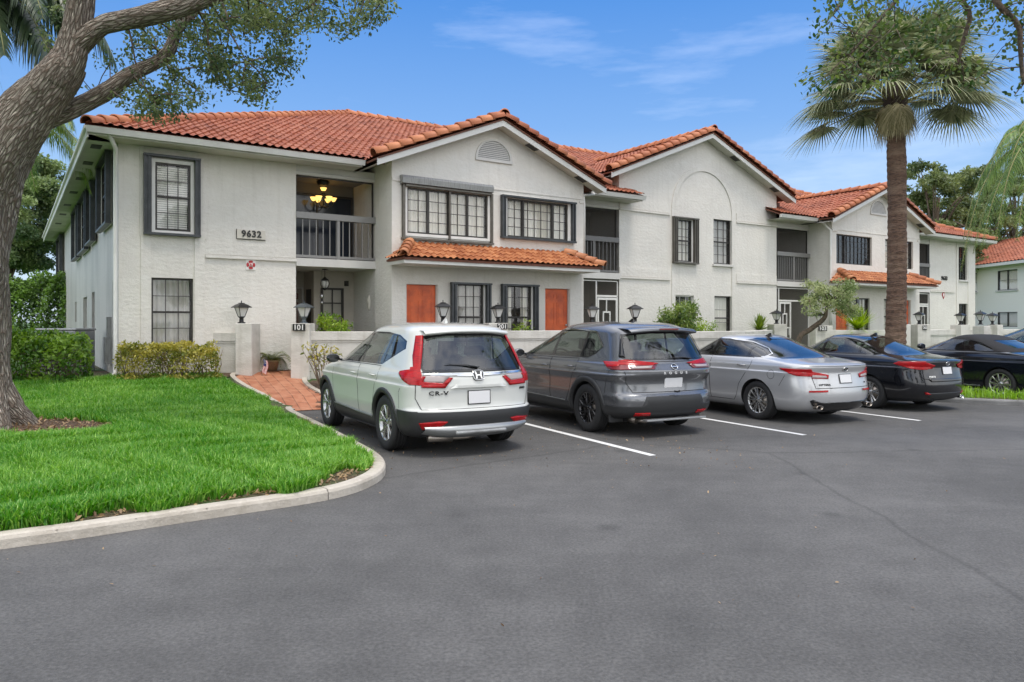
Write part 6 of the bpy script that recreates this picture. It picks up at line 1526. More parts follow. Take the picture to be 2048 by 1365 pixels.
car_at('convertible', 'dark convertible with black cloth top parked behind the grass island', 10.72, 16.5, ink)
car_at('far_suv', 'dark SUV mostly hidden behind the cloth topped convertible', 13.6, 18.1, ink_suv)
# ------------------------------------------------------------------ vegetation
def P3(u, v, Z): return Vector(((u - 1024) / 1500 * Z, Z, 1.68 - (v - 645) / 1500 * Z))
def noisy_tube(mb, pts, rad, n=16, amp=.08, sub=5, flute=0):
    """a limb with a lumpy, ridged surface along a smoothed path"""
    P = [Vector(p) for p in pts]; rad = list(rad); Q, RR = [], []
    for i in range(len(P) - 1):
        p0, p1, p2, p3 = P[max(i - 1, 0)], P[i], P[i + 1], P[min(i + 2, len(P) - 1)]
        for k in range(sub):
            t = k / sub; Q.append(.5 * ((2 * p1) + (p2 - p0) * t + (2 * p0 - 5 * p1 + 4 * p2 - p3) * t * t + (3 * p1 - p0 - 3 * p2 + p3) * t ** 3)); RR.append(rad[i] * (1 - t) + rad[i + 1] * t)
    Q.append(P[-1]); RR.append(rad[-1]); vs = []; up = Vector((0, 1, .1)); ph = rng.random() * 9
    for i, p in enumerate(Q):
        t = (Q[min(i + 1, len(Q) - 1)] - Q[max(i - 1, 0)]).normalized(); a = t.cross(up); a = a.normalized() if a.length > 1e-5 else Vector((1, 0, 0)); b = a.cross(t).normalized(); up = b
        for j in range(n):
            q = 2 * math.pi * j / n; r = RR[i] * (1 + amp * math.sin(3 * q + i * .35 + ph) * .5 + amp * math.sin(5 * q - i * .6 + ph * 2) * .35 + (rng.random() - .5) * amp * .6 + flute * math.sin(7 * q + ph))
            vs.append(p + (a * math.cos(q) + b * math.sin(q)) * r)
    ln = 0; bk = []; off_ = rng.random() * 7
    for i, p in enumerate(Q):
        ln += (Q[i] - Q[i - 1]).length if i else 0
        bk += [(math.cos(2 * math.pi * j / n) * max(RR[i], .12) + off_, math.sin(2 * math.pi * j / n) * max(RR[i], .12), ln) for j in range(n)]
    mb.bk[len(mb.v)] = np.array(bk, np.float32)
    mb.add(vs, [(i * n + j, i * n + (j + 1) % n, (i + 1) * n + (j + 1) % n, (i + 1) * n + j) for i in range(len(Q) - 1) for j in range(n)] + [tuple(range(n))[::-1], tuple((len(Q) - 1) * n + j for j in range(n))], smooth=True)
    return Q, RR
def clumps(cs, rs, per, flat=.7):
    """leaf points in fuzzy clusters"""
    out, cid = [], []
    for i, (c, r) in enumerate(zip(cs, rs)):
        n = max(3, int(per * (r / .3) ** 2)); d = unit(nrg.normal(size=(n, 3))) * (nrg.random((n, 1)) ** .45) * r; d[:, 2] *= flat
        out.append(np.asarray(c)[None] + d); cid += [i] * n
    return np.concatenate(out), np.array(cid)
def val_of(cid, k): v = nrg.random(k); return v[cid]

# --- the big oak on the left
oak = thing('oak_tree', 'large live oak with leaning ridged trunk rising from the lawn at the left edge', 'tree', (-6.75, 9.95, 0))
OL = Vector((-6.75, 9.95, 0))
def L3(*a): return P3(*a) - OL
m = MB()
trunk = [(-52, 905, 9.95), (-54, 868, 9.95), (-56, 815, 9.95), (-55, 740, 9.95), (-56, 640, 9.9), (-53, 540, 9.85), (-46, 450, 9.8), (-28, 368, 9.75), (6, 298, 9.7), (54, 230, 9.65), (102, 170, 9.6), (138, 122, 9.6)]
q1, r1 = noisy_tube(m, [L3(*p) for p in trunk], [.66, .55, .45, .415, .41, .41, .41, .40, .365, .315, .265, .22], n=44, amp=.09, flute=.018)
for a in (-.5, .5, 1.5, 2.6, 3.6, 4.6, 5.3):
    c, s_ = math.cos(a), math.sin(a); b = L3(-50, 868, 9.95); b.z = .2; noisy_tube(m, [b + Vector((c * .12, s_ * .12, .75)), b + Vector((c * .36, s_ * .36, .30)), b + Vector((c * .62, s_ * .62, .03)), b + Vector((c * .86, s_ * .86, -.12))], [.24, .22, .15, .05], n=14, amp=.10)
lead = [(112, 165, 9.6), (140, 118, 9.58), (152, 62, 9.55), (162, 0, 9.5), (168, -90, 9.4), (190, -230, 9.2), (180, -400, 9.2)]
noisy_tube(m, [L3(*p) for p in lead], [.24, .20, .16, .155, .15, .11, .07], n=28, amp=.10, flute=.015)
limbB = [(130, 122, 9.6), (168, 80, 9.55), (206, 52, 9.5), (252, 40, 9.4), (300, 29, 9.3), (360, 14, 9.2), (430, -15, 9.1), (560, -75, 9.0), (680, -120, 8.9)]
noisy_tube(m, [L3(*p) for p in limbB], [.16, .13, .11, .12, .125, .13, .12, .09, .05], n=24, amp=.09, flute=.012)
limbC = [(58, 250, 9.75), (117, 230, 9.9), (165, 209, 10.0), (215, 181, 10.1), (262, 150, 10.2), (318, 122, 10.3), (340, 98, 10.35), (356, 55, 10.4), (385, 25, 10.5), (400, -60, 10.6)]
noisy_tube(m, [L3(*p) for p in limbC], [.15, .13, .115, .115, .10, .085, .085, .07, .065, .05], n=20, amp=.10)
limbD = [(0, 330, 9.8), (-40, 270, 9.6), (-110, 200, 9.4), (-260, 90, 9.1), (-420, 0, 8.9)]
noisy_tube(m, [L3(*p) for p in limbD], [.24, .20, .17, .14, .09], n=18, amp=.08)
m.build('trunk', 'bark_oak', oak)
# foliage: clusters placed inside an outline seen from the lot, at their own depths
def in_poly_pts(poly, n):
    xs = [p[0] for p in poly]; ys = [p[1] for p in poly]; out = []
    while len(out) < n:
        x, y = rng.uniform(min(xs), max(xs)), rng.uniform(min(ys), max(ys))
        if pin((x, y), poly): out.append((x, y))
    return out
areas = [([(180, 215), (205, 130), (250, 75), (330, 20), (420, -40), (560, -40), (590, 60), (560, 150), (500, 200), (430, 170), (380, 225), (300, 215), (240, 200)], 110, (9.3, 11.6)),
         ([(380, -60), (760, -60), (765, 20), (740, 80), (690, 70), (640, 75), (600, 40), (520, 60), (430, 60)], 80, (9.0, 11.4)),
         ([(265, 175), (355, 165), (345, 228), (280, 225)], 14, (10.0, 10.6)), ([(470, 160), (545, 150), (520, 215), (480, 205)], 9, (9.5, 10.4)), ([(560, 60), (590, 100), (575, 150), (545, 140)], 6, (9.5, 10.4)),
         ([(400, 40), (470, 90), (470, 190), (420, 180)], 10, (9.5, 10.5)),
         ([(60, 60), (160, -60), (170, 40), (140, 100), (90, 140)], 8, (10.4, 11.5))]
cs = []
for poly, n, (a, b) in areas:
    for x, y in in_poly_pts(poly, n): cs.append(P3(x, y, rng.uniform(a, b)) - OL)
for i in range(90):   # the crown above the picture
    a = rng.random() * 6.3; r_ = rng.random() ** .5 * 4.6; yy = r_ * math.sin(a); cs.append(Vector((.6 + r_ * math.cos(a), yy, 1.68 + .45 * (9.95 + yy) + rng.uniform(.5, 2.2))))
rs = [rng.uniform(.13, .31) for _ in cs]
pts, cid = clumps(cs, rs, 110, .75)
leaves('foliage', 'leaf_oak', pts, .058, oak, .52, .15, .4, val_of(cid, len(cs)))
sets = [[L3(*p).lerp(L3(*q), t) for p, q in zip(l[:-1], l[1:]) for t in (0, .33, .66)] for l in (limbB[2:], limbC[3:], lead[3:])]
near = [min(range(3), key=lambda k: min((r - c).length for r in sets[k])) for c in cs]
for k in range(3): m = MB(); branch_out(m, sets[k], [c for c, g in zip(cs, near) if g == k], .020); m.tube(sets[k], .02, 5); m.build('twigs', 'bark_thin', oak)

def tree(name, label, x, y, h, crown_r, trunk_r, mt, nclump, per, size, cz=.62, ch=.34, group=None, bark='bark_thin', z0=None, clump_r=(.5, 1.0)):
    z0 = -.03 if z0 is None else z0; o = thing(name, label, 'tree', (x, y, z0), rng.random() * 6, group); m = MB(); cc = []
    for i in range(nclump):
        a = rng.random() * 6.283; e = rng.uniform(-1, 1); rr = (rng.random() ** .5) * crown_r * math.sqrt(max(.05, 1 - e * e * .85)); cc.append(Vector((rr * math.cos(a), rr * math.sin(a), h * (cz + ch * e))))
    t = [Vector((0, 0, 0)), Vector((rng.uniform(-.2, .2), rng.uniform(-.2, .2), h * .25)), Vector((rng.uniform(-.3, .3), 0, h * .5)), Vector((rng.uniform(-.4, .4), 0, h * .8))]
    noisy_tube(m, t, [trunk_r * 1.3, trunk_r, trunk_r * .75, trunk_r * .3], 10, .08, 3)
    for i in range(min(nclump, 26)):
        c = cc[i]; a = t[1].lerp(t[3], rng.random() * .8); m.tube([a, (a + c) / 2 + Vector((0, 0, h * .03)), c], [trunk_r * .35, trunk_r * .2, trunk_r * .06], 5)
    m.build('trunk', bark, o); rs_ = [rng.uniform(*clump_r) for _ in cc]; pts, cid = clumps(cc, rs_, per, .62); leaves('crown', mt, pts, size, o, .55, .1, .5, val_of(cid, len(cc))); return o
FAR = 'trees behind the apartment building'
tree('broadleaf_tree', 'leafy tree in the gap between the oak trunk and the building eave', -26.8, 40, 10.9, 3.7, .22, 'leaf_far_blue', 95, 110, .17, cz=.70, ch=.26)
for i, (x, y, h, r_) in enumerate(((29.3, 52, 12.9, 3.9), (35.5, 57, 13.6, 3.8), (41.5, 62, 15.0, 5.0), (33.5, 66, 11.5, 4.2))):
    tree('broadleaf_tree', ['tall airy tree whose branches show against the sky right of the palm trunk', 'tall green tree left of the drooping palm fronds', 'broad tree behind the drooping palm at the right edge', 'lower dense tree above the distant white house'][i], x, y, h, r_, .32, 'leaf_far', 115, 48, .22, cz=.66, ch=.31, clump_r=(.35, .8))
for i, (x, y) in enumerate(((-12, 58), (-7.0, 58))): tree('broadleaf_tree', ['treetop just showing over the main ridge, left of the first gable', 'smaller treetop showing over the ridge close to the first gable'][i], x, y, (17.6, 17.0)[i], 2.6, .25, 'leaf_far', 40, 60, .22, cz=.78, ch=.20)
# trees across the lot behind the camera: they show as reflections in glass and paint
for i, (x, y, h) in enumerate(((-9, -17, 10), (2, -22, 12), (14, -19, 9), (24, -14, 11))):
    tree('broadleaf_tree', ['tree across the lot seen only as a reflection in car windows, left one', 'tallest reflected tree across the lot', 'low reflected tree across the lot', 'reflected tree across the lot nearest the right side'][i], x, y, h, 3.2, .25, 'leaf_far', 40, 60, .26)

# --- hedges and shrubs: leaves on a shell round a core of twigs
def hedge(name, label, pts, w, h0, h1, mt, n, size, z=None, cat='hedge', lump=.12, twig=40, group=None, twig_m='twig', up=.4):
    o = thing(name, label, cat, (0, 0, 0), 0, group); P = [Vector((*p, 0)) for p in pts]; seg = [(b - a).length for a, b in zip(P[:-1], P[1:])]; tot = sum(seg)
    def at(u):
        d = u * tot
        for k, L in enumerate(seg):
            if d <= L or k == len(seg) - 1: t = (P[k + 1] - P[k]).normalized(); return P[k] + t * min(d, L), t
            d -= L
    V = []; vals = []
    for i in range(n):
        u = rng.random(); p, t = at(u); nn = Vector((-t.y, t.x, 0)); a = rng.uniform(-.25, math.pi + .25); s = u * tot
        k = 1 + lump * (math.sin(s * 5.1 + a * 2) + math.sin(s * 2.3 - a * 3 + 1) + .6 * math.sin(s * 11 + a * 5)); dep = 1 - rng.random() ** 2 * .45; end = min(1, math.sin(math.pi * min(max(u, .0), 1)) * 6 + .45) if name != 'tall_hedge' else 1
        ca, sa = math.cos(a), math.sin(a); ex = .55; cx_ = math.copysign(abs(ca) ** ex, ca); sz = math.copysign(abs(sa) ** ex, sa)
        zz = (z if z is not None else tz(p.x, p.y)); V.append(p + nn * cx_ * w / 2 * k * dep * end + Vector((rng.uniform(-.05, .05), rng.uniform(-.05, .05), zz + h0 + (h1 - h0) * max(0, sz) * k * (.55 + .45 * dep) * end))); vals.append(.5 + .35 * math.sin(s * 7 + a * 4) + .2 * (sz - .5))
    leaves('leaves', mt, np.array([tuple(v) for v in V]), size, o, .5, .05, up, np.array(vals))
    m = MB()
    for i in range(twig):
        u = rng.random(); p, t = at(u); nn = Vector((-t.y, t.x, 0)); zz = (z if z is not None else tz(p.x, p.y)); b = p + nn * rng.uniform(-.15, .15) * w + Vector((0, 0, zz)); e = b + nn * rng.uniform(-.42, .42) * w + t * rng.uniform(-.25, .25) + Vector((0, 0, (h1) * rng.uniform(.6, .95)))
        m.tube([b, (b + e) / 2 + Vector((rng.uniform(-.06, .06), rng.uniform(-.06, .06), .03)), e], [.012, .009, .004], 4)
    m.build('stems', twig_m, o); return o
hedge('tall_hedge', 'tall clipped hedge behind the left end of the building', [(-24, 30.5), (-15.8, 31.0)], 1.3, .05, 3.05, 'leaf_tall_hedge', 26000, .15, z=.45, lump=.04, twig=120, twig_m='bark_thin')
hedge('hedge', 'bushy green hedge between the oak trunk and the building corner', [(-12.8, 14.6), (-10.4, 14.65), (-8.42, 14.8)], 1.0, .1, .97, 'leaf_hedge', 15000, .085, lump=.07, twig=110)
hedge('shrub', 'yellow variegated shrub row below the corner windows', [(-8.0, 15.25), (-7.2, 15.5), (-6.35, 16.1)], .78, .08, .74, 'leaf_croton', 6200, .065, cat='shrub', lump=.09, twig=40)
def open_shrub(name, label, x, y, h, r_, mt, stems, per, size, z=None, cat='shrub', base_z=0, clump_r=.12, twig_m='twig'):
    z = tz(x, y) if z is None else z; o = thing(name, label, cat, (x, y, z)); m = MB(); cc = []
    for i in range(stems):
        a = rng.random() * 6.283; rr = rng.uniform(.3, 1) * r_; e = Vector((rr * math.cos(a), rr * math.sin(a), h * rng.uniform(.55, 1))); mid = e * .5 + Vector((rng.uniform(-.08, .08), rng.uniform(-.08, .08), h * .05)); m.tube([(0, 0, base_z), mid, e], [.014, .010, .004], 5)
        for k in range(3): f = mid.lerp(e, rng.random()) + Vector((rng.uniform(-.14, .14), rng.uniform(-.14, .14), rng.uniform(.02, .14))); m.tube([mid.lerp(e, .4), f], [.007, .003], 4); cc.append(f)
        cc.append(e)
    m.build('stems', twig_m, o); pts, cid = clumps(cc, [rng.uniform(.6, 1.2) * clump_r for _ in cc], per, .8); leaves('leaves', mt, pts, size, o, .42, -.1, .3, val_of(cid, len(cc))); return o
open_shrub('shrub', 'sparse bare stemmed shrub with yellow leaves beside the white SUV', -4.0, 15.75, .95, .48, 'leaf_croton', 16, 26, .085, clump_r=.11)
open_shrub('shrub', 'bright green shrub in the porch behind the 101 wall', -4.25, 18.0, 1.25, .45, 'leaf_lime', 22, 130, .075, clump_r=.17)
open_shrub('shrub', 'yellow green potted shrub in front of the window beside the 201 plate', .28, 19.6, 1.32, .28, 'leaf_lime', 14, 60, .07, clump_r=.13)
open_shrub('shrub', 'leafy flowering shrub against the middle gable wall', 4.85, 21.6, 1.85, .75, 'leaf_bush', 30, 105, .085, clump_r=.21)
open_shrub('shrub', 'low yellow tipped shrub right of the flowering shrub', 5.9, 23.2, 1.35, .45, 'leaf_lime', 18, 70, .075, clump_r=.17)
open_shrub('shrub', 'tiny blue green plant on the wall below the vertical blinds window', 6.3, 24.4, .95, .22, 'leaf_bush', 9, 45, .07, clump_r=.11)
open_shrub('shrub', 'small green plant behind the front end of the convertible', 13.2, 23.3, .75, .2, 'leaf_bush', 9, 30, .07, clump_r=.10)
def spiky(name, label, x, y, z, h, n, mt, w=.045, trunk=0):
    o = thing(name, label, 'plant', (x, y, z)); V, F = [], []
    for i in range(n):
        a = rng.random() * 6.283; e = rng.uniform(-.15, 1.45) if i > n * .2 else rng.uniform(1.0, 1.5); L = h * rng.uniform(.75, 1.05); d = Vector((math.cos(a) * math.cos(e), math.sin(a) * math.cos(e), math.sin(e))); s = Vector((-math.sin(a), math.cos(a), 0)) * w / 2; c = Vector((0, 0, trunk)); b = len(V)
        for k in range(5):
            t = k / 4; p = c + d * L * t + Vector((0, 0, -.10 * L * t * t * max(0, math.cos(e)))); ww = s * (1, 1.1, .85, .5, .04)[k]; V += [p - ww, p + ww]
        F += [(b + 2 * k, b + 2 * k + 1, b + 2 * k + 3, b + 2 * k + 2) for k in range(4)]
    r = np.repeat(nrg.random(n), 4); blades('leaves', mt, np.array([tuple(v) for v in V]), np.array(F), None, r, o)
    m = MB(); m.tube([(0, 0, -.1), (0, 0, trunk + .05)], [.06, .05], 8); m.build('stem', 'bark_thin', o); return o
spiky('yucca_plant', 'spiky green yucca above the wall left of the screened entry', 8.45, 25.6, .55, .62, 120, 'yucca', .055, .85)
spiky('yucca_plant', 'large lime green yucca in front of the crooked tree and orange door', 12.55, 27.2, .50, .95, 210, 'yucca_lime', .06, .95)
# the fern in its pot, white stones, little flag
fx, fy = -5.55, 17.35; fz = tz(fx, fy) + .03
o = thing('plant_pot', 'pale clay pot holding a fern by the porch entry', 'pot', (fx, fy, fz)); m = MB(); m.lathe([(.0, 0), (.11, 0), (.155, .20), (.17, .21), (.17, .25), (.15, .25), (.13, .22), (0, .20)], n=24); m.build('pot_body', 'pot', o)
o = thing('fern', 'fern with arching fronds spilling over its clay pot', 'plant', (fx, fy, fz + .2)); V, F = [], []
for i in range(34):
    a = rng.random() * 6.283; L = rng.uniform(.3, .58); hgt = rng.uniform(.12, .34)
    for k in range(26):
        t = k / 25; p = Vector((math.cos(a) * L * t, math.sin(a) * L * t, hgt * math.sin(t * 2.2) - .35 * t * t * t)); s = Vector((-math.sin(a), math.cos(a), 0)); wl_ = .055 * math.sin(math.pi * (t * .9 + .08)) + .01
        for g in (1, -1): b = len(V); d = Vector((math.cos(a), math.sin(a), 0)) * .010; e = s * g * wl_; V += [p - d, p + d, p + e + d * .8 + Vector((0, 0, -.012)), p + e - d * .2 + Vector((0, 0, -.012))]; F.append((b, b + 1, b + 2, b + 3))
blades('fronds', 'fern', np.array([tuple(v) for v in V]), np.array(F), None, nrg.random(len(F)), o)
m = MB()
for i in range(330):
    u = rng.random(); c = Vector((-6.15, 17.12, 0)).lerp(Vector((-4.95, 17.55, 0)), u) + Vector((rng.uniform(-.05, .35) * -.4, rng.uniform(-.02, .4), 0)); r_ = rng.uniform(.018, .035); m.lathe([(0, -r_ * .6), (r_, 0), (0, r_ * .6)], (c.x, c.y, tz(c.x, c.y) + .03 + r_ * .3), 5, smooth=False, sx=rng.uniform(.8, 1.4), r=rng.random())
o = m.build('white_stones', 'gravel'); tag(o, None, None, None, 'stuff')
fgx, fgy = -5.50, 16.66; o = thing('small_flag', 'little striped flag stuck in the ground beside the left pier', 'flag', (fgx, fgy, tz(fgx, fgy) + .02), R(12)); m = MB(); m.tube([(-.055, 0, 0), (-.03, 0, .40)], .005, 6); m.build('flag_stick', 'twig', o)
mat('flag_red', (.42, .02, .03), .8); mat('flag_blue', (.02, .03, .14), .8)
def flagp(u, v): return (-.032 + u * .10 + .02 * math.sin(v * 5), .012 * math.sin(u * 9 + v * 4), .37 - v * .30 - u * .05)
m = MB(); n = 13
for k in range(n):
    for j in range(6):
        v0, v1 = j / 6, (j + 1) / 6; a, b = k / n, (k + 1) / n; can = a < .5 and v0 < .40; m.quad(flagp(a, v0), flagp(b, v0), flagp(b, v1), flagp(a, v1), mi=2 if can else (0 if k % 2 == 0 else 1))
fo = m.build('flag_cloth', ['flag_red', 'sign_white', 'flag_blue'], o)
m = MB()
for a in (.08, .22, .36):
    for b in (.08, .18, .28): c = Vector(flagp(a, b)) + Vector((0, -.004, 0)); m.box(c.x - .004, c.x + .004, c.y - .001, c.y, c.z - .004, c.z + .004)
m.build('flag_stars', 'sign_white', fo)
# air conditioning unit behind the left hedge
o = thing('air_conditioner', 'grey air conditioning unit topping out behind the left hedge', 'air conditioner', (-10.35, 17.4, .49)); m = MB(); m.box(-.46, .46, -.4, .4, 0, 1.0); m.box(-.48, .48, -.42, .42, 1.0, 1.05); m.build('unit_case', 'shutter_box', o, bevel=.02); m = MB()
for k in range(12): m.box(-.42, .42, -.415, -.40, .1 + k * .07, .13 + k * .07)
m.build('grille', 'bronze', o)

# --- crooked little tree by the 103 plate
o = thing('small_tree', 'crooked little tree with leaning trunk and pale green crown before the orange door', 'tree', (8.9, 23.6, .45)); TL = Vector((8.9, 23.6, .45))
def Q3(u, v, Z): return P3(u, v, Z) - TL
m = MB(); noisy_tube(m, [(0, 0, -.1), Q3(1600, 675, 23.6), Q3(1620, 660, 23.6), Q3(1648, 637, 23.6), Q3(1654, 615, 23.6), Q3(1668, 600, 23.6)], [.09, .085, .08, .07, .05, .03], 10, .1)
cs = []; base = Q3(1654, 612, 23.6)
for i in range(60):
    c = Q3(rng.uniform(1606, 1716), rng.uniform(566, 628), rng.uniform(22.9, 24.3))
    cx_ = (c - Q3(1660, 598, 23.6)); 
    if abs(cx_.x) > .9 or (cx_.z < -.25 and abs(cx_.x) < .35): c = Q3(1630 + rng.random() * 60, 580 + rng.random() * 20, 23.6)
    cs.append(c)
branch_out(m, [base, Q3(1648, 630, 23.6), Q3(1668, 600, 23.6)], cs, .03); m.build('trunk', 'bark_thin', o); pts, cid = clumps(cs, [rng.uniform(.16, .30) for _ in cs], 150, .75); leaves('crown', 'leaf_grey', pts, .075, o, .5, .1, .3, val_of(cid, len(cs)))

# --- sabal palm
def fan_palm(name, label, x, y, z, h, tr, nf, R_, mt='palm_leaf'):
    o = thing(name, label, 'palm', (x, y, z)); m = MB(); n = 22; rows_ = 90; vs = []
    for i in range(rows_ + 1):
        t = i / rows_; rr = tr * (1.12 - .25 * t + .18 * math.exp(-t * 14) + .10 * math.exp(-((t - .80) / .10) ** 2)) * (1 + (.035 if i % 2 else -.02)); cx_ = .10 * math.sin(t * 2.4) - .05 * t
        for j in range(n): a = 2 * math.pi * j / n; q = rr * (1 + (rng.random() - .5) * .07); vs.append((cx_ + q * math.cos(a), q * math.sin(a), h * t))
    m.add(vs, [(i * n + j, i * n + (j + 1) % n, (i + 1) * n + (j + 1) % n, (i + 1) * n + j) for i in range(rows_) for j in range(n)], smooth=False); m.build('trunk', 'bark_palm', o)
    top = Vector((.10 * math.sin(2.4) - .05, 0, h)); m = MB()
    m.lathe([(tr * .9, -.35), (tr * 1.25, -.1), (tr * 1.3, .15), (tr * .8, .5), (0, .7)], top, 16); m.build('boots', 'boot', o)
    pet = MB()
    def fan(az, el, L, r_, droop, mtv):
        V, F = [], []
        d = Vector((math.cos(az) * math.cos(el), math.sin(az) * math.cos(el), math.sin(el))); s = Vector((-math.sin(az), math.cos(az), 0)); up = s.cross(d) * -1
        if up.z < 0: up = -up
        e = top + Vector((0, 0, .15)) + d * L + Vector((0, 0, -droop * L * .35)); mid = top + d * L * .5 + Vector((0, 0, .15)); pet.tube([top + d * tr * .8, mid, e], [.022, .016, .010], 5)
        t2 = (e - mid).normalized(); nl = 46
        for k in range(nl):
            q = -2.15 + 4.3 * k / (nl - 1); dir_ = (t2 * math.cos(q) + s * math.sin(q)).normalized(); ll = r_ * (.72 + .28 * math.cos(q * .55)) * rng.uniform(.88, 1.08); side = dir_.cross(up).normalized(); b = len(V); w = .030
            for j in range(6):
                u = j / 5; p = e + dir_ * ll * u + Vector((0, 0, -(droop * .8 + .12) * ll * u ** 2.4 - .08 * ll * abs(math.sin(q)) * u)) + up * .05 * math.sin(math.pi * u); ww = side * w * (.5, 1.0, .9, .6, .3, .04)[j]; V += [p - ww, p + ww]
            F += [(b + 2 * j, b + 2 * j + 1, b + 2 * j + 3, b + 2 * j + 2) for j in range(5)]
        return V, F
    AV, AF, AR = [], [], []; SV_, SF, SR = [], [], []
    for i in range(nf):
        az = 2.399963 * i + rng.uniform(-.25, .25); u = i / nf; el = 1.45 - 1.62 * u ** .8 + rng.uniform(-.22, .22); L = R_ * rng.uniform(.44, .62); dr = .08 + rng.random() * .45 * u
        V, F = fan(az, el, L, R_ * rng.uniform(.36, .46), dr, 0); b = len(AV); AV += V; AF += [tuple(b + k for k in f) for f in F]; AR += list(np.repeat(np.clip(nrg.normal(.30 + .25 * u, .28, len(F) // 5), 0, 1), 5))
    for i in range(14):
        az = rng.random() * 6.28; V, F = fan(az, rng.uniform(-1.3, -.8), R_ * .10, R_ * rng.uniform(.15, .21), .7, 1); b = len(SV_); SV_ += V; SF += [tuple(b + k for k in f) for f in F]; SR += list(np.repeat(nrg.random(len(F) // 5), 5))
    pet.build('frond_stalks', 'petiole', o); blades('fronds', mt, np.array([tuple(v) for v in AV]), np.array(AF), None, np.array(AR), o); blades('hanging_fronds', 'palm_skirt', np.array([tuple(v) for v in SV_]), np.array(SF), None, np.array(SR), o); return o
fan_palm('cabbage_palm', 'tall cabbage palm with thick ringed trunk behind the dark sedan', 8.97, 17.6, .1, 6.72, .205, 66, 2.66)

# --- feather palm at the right edge
def feather_palm(name, label, x, y, z, h, tr, fronds, mt, L0=3.2, leaf=.62, w=.022, group=None, droop=1.0, trunk=True):
    o = thing(name, label, 'palm', (x, y, z), 0, group); m = MB()
    if trunk:
        noisy_tube(m, [(0, 0, -.2), (.05, 0, h * .5), (0, 0, h)], [tr * 1.3, tr, tr * .8], 14, .04, 8); m.build('trunk', 'bark_palm', o)
    st = MB(); V, F, Rn = [], [], []
    for fr_ in fronds:
        az, el, L = fr_[:3]; droop = fr_[3] if len(fr_) > 3 else 1.0
        d = Vector((math.cos(az), math.sin(az), 0)); s = Vector((-math.sin(az), math.cos(az), 0)); P = []
        for k in range(21): t = k / 20; P.append(Vector((0, 0, h)) + d * L * (t * math.cos(el) + .10 * math.sin(t * 3)) * (1 - .15 * t) + Vector((0, 0, L * (math.sin(el) * t - droop * .62 * t ** 2.3))))
        st.tube(P, [.028 * (1 - k / 22) + .004 for k in range(21)], 5); N = 104
        for k in range(8, N):
            t = k / N; i = min(19, int(t * 20)); tt = t * 20 - i; p = P[i].lerp(P[i + 1], t * 20 - i); tg = (P[i + 1] - P[i]).normalized(); l_ = leaf * math.sin(math.pi * (.12 + .83 * t)) * rng.uniform(.85, 1.15)
            for g in (1, -1):
                dr = (s * g * .75 + tg * .55 + Vector((0, 0, rng.uniform(-.1, .35)))).normalized(); b = len(V); sd_ = tg * w
                for j in range(5): u = j / 4; q = p + dr * l_ * u * (1 - .35 * u) + Vector((0, 0, -l_ * .75 * u ** 1.8)); ww = sd_ * (.7, 1, .8, .5, .05)[j]; V.append(q - ww); V.append(q + ww)
                F += [(b + 2 * j, b + 2 * j + 1, b + 2 * j + 3, b + 2 * j + 2) for j in range(4)]; Rn += [rng.random()] * 4
    st.build('frond_stalks', 'petiole', o); blades('fronds', mt, np.array([tuple(v) for v in V]), np.array(F), None, np.array(Rn), o); return o
feather_palm('queen_palm', 'drooping feather palm hanging into the right edge above the far house', 16.6, 22.2, .4, 6.6, .16, [(R(a), R(e), l, d_) for a, e, l, d_ in ((180, 35, 3.6, 1.5), (165, 25, 3.7, 1.9), (200, 20, 3.9, 1.8), (190, 5, 3.6, 1.6), (150, 50, 3.6, 1.6), (215, 40, 3.8, 1.7), (172, -5, 3.2, 1.5), (230, 20, 3.6, 1.6), (245, 60, 3.4, 1.4), (186, 55, 4.0, 1.9), (208, 5, 3.4, 1.6), (196, 40, 4.1, 2.1), (178, 15, 3.9, 2.0), (120, 20, 3.2, 1.2), (90, 50, 3, 1.2), (60, 20, 3, 1), (20, 40, 3, 1), (330, 30, 3, 1), (300, 10, 3, 1.2), (270, 25, 3.4, 1.5))], 'queen_leaf', leaf=.66, w=.013)
feather_palm('feather_palm', 'dark drooping palm fronds behind the oak limb at the top left', -9.6, 12.6, .3, 7.4, .17, [(R(a), R(e), l) for a, e, l in ((-15, 30, 2.6), (-50, 40, 2.6), (-75, 15, 2.5), (-30, -10, 2.4), (-110, 5, 2.6), (5, -20, 2.3), (-20, 10, 2.8), (-60, 0, 2.6), (-90, -20, 2.6), (-130, 10, 2.8), (-40, -35, 2.4), (-100, 30, 2.9), (20, 10, 3.1), (60, 25, 3), (120, 20, 3), (170, 20, 3), (-70, -45, 2.3), (-10, -15, 2.8), (-160, -5, 2.7))], 'dark_frond', leaf=.85, w=.03)
feather_palm('feather_palm', 'slender palm whose yellow green fronds hang between the oak trunk and the eave', -12.95, 18.4, .3, 6.6, .12, [(R(a), R(e), l) for a, e, l in ((-30, 15, 2.9), (0, 5, 3.1), (-8, 25, 3.1), (12, -5, 2.8), (-60, 20, 2.2), (40, 30, 2.4), (100, 20, 2.3), (160, 20, 2.3), (220, 20, 2.3), (-15, -25, 2.0), (-45, -20, 1.9))], 'queen_leaf', leaf=.70, w=.016)

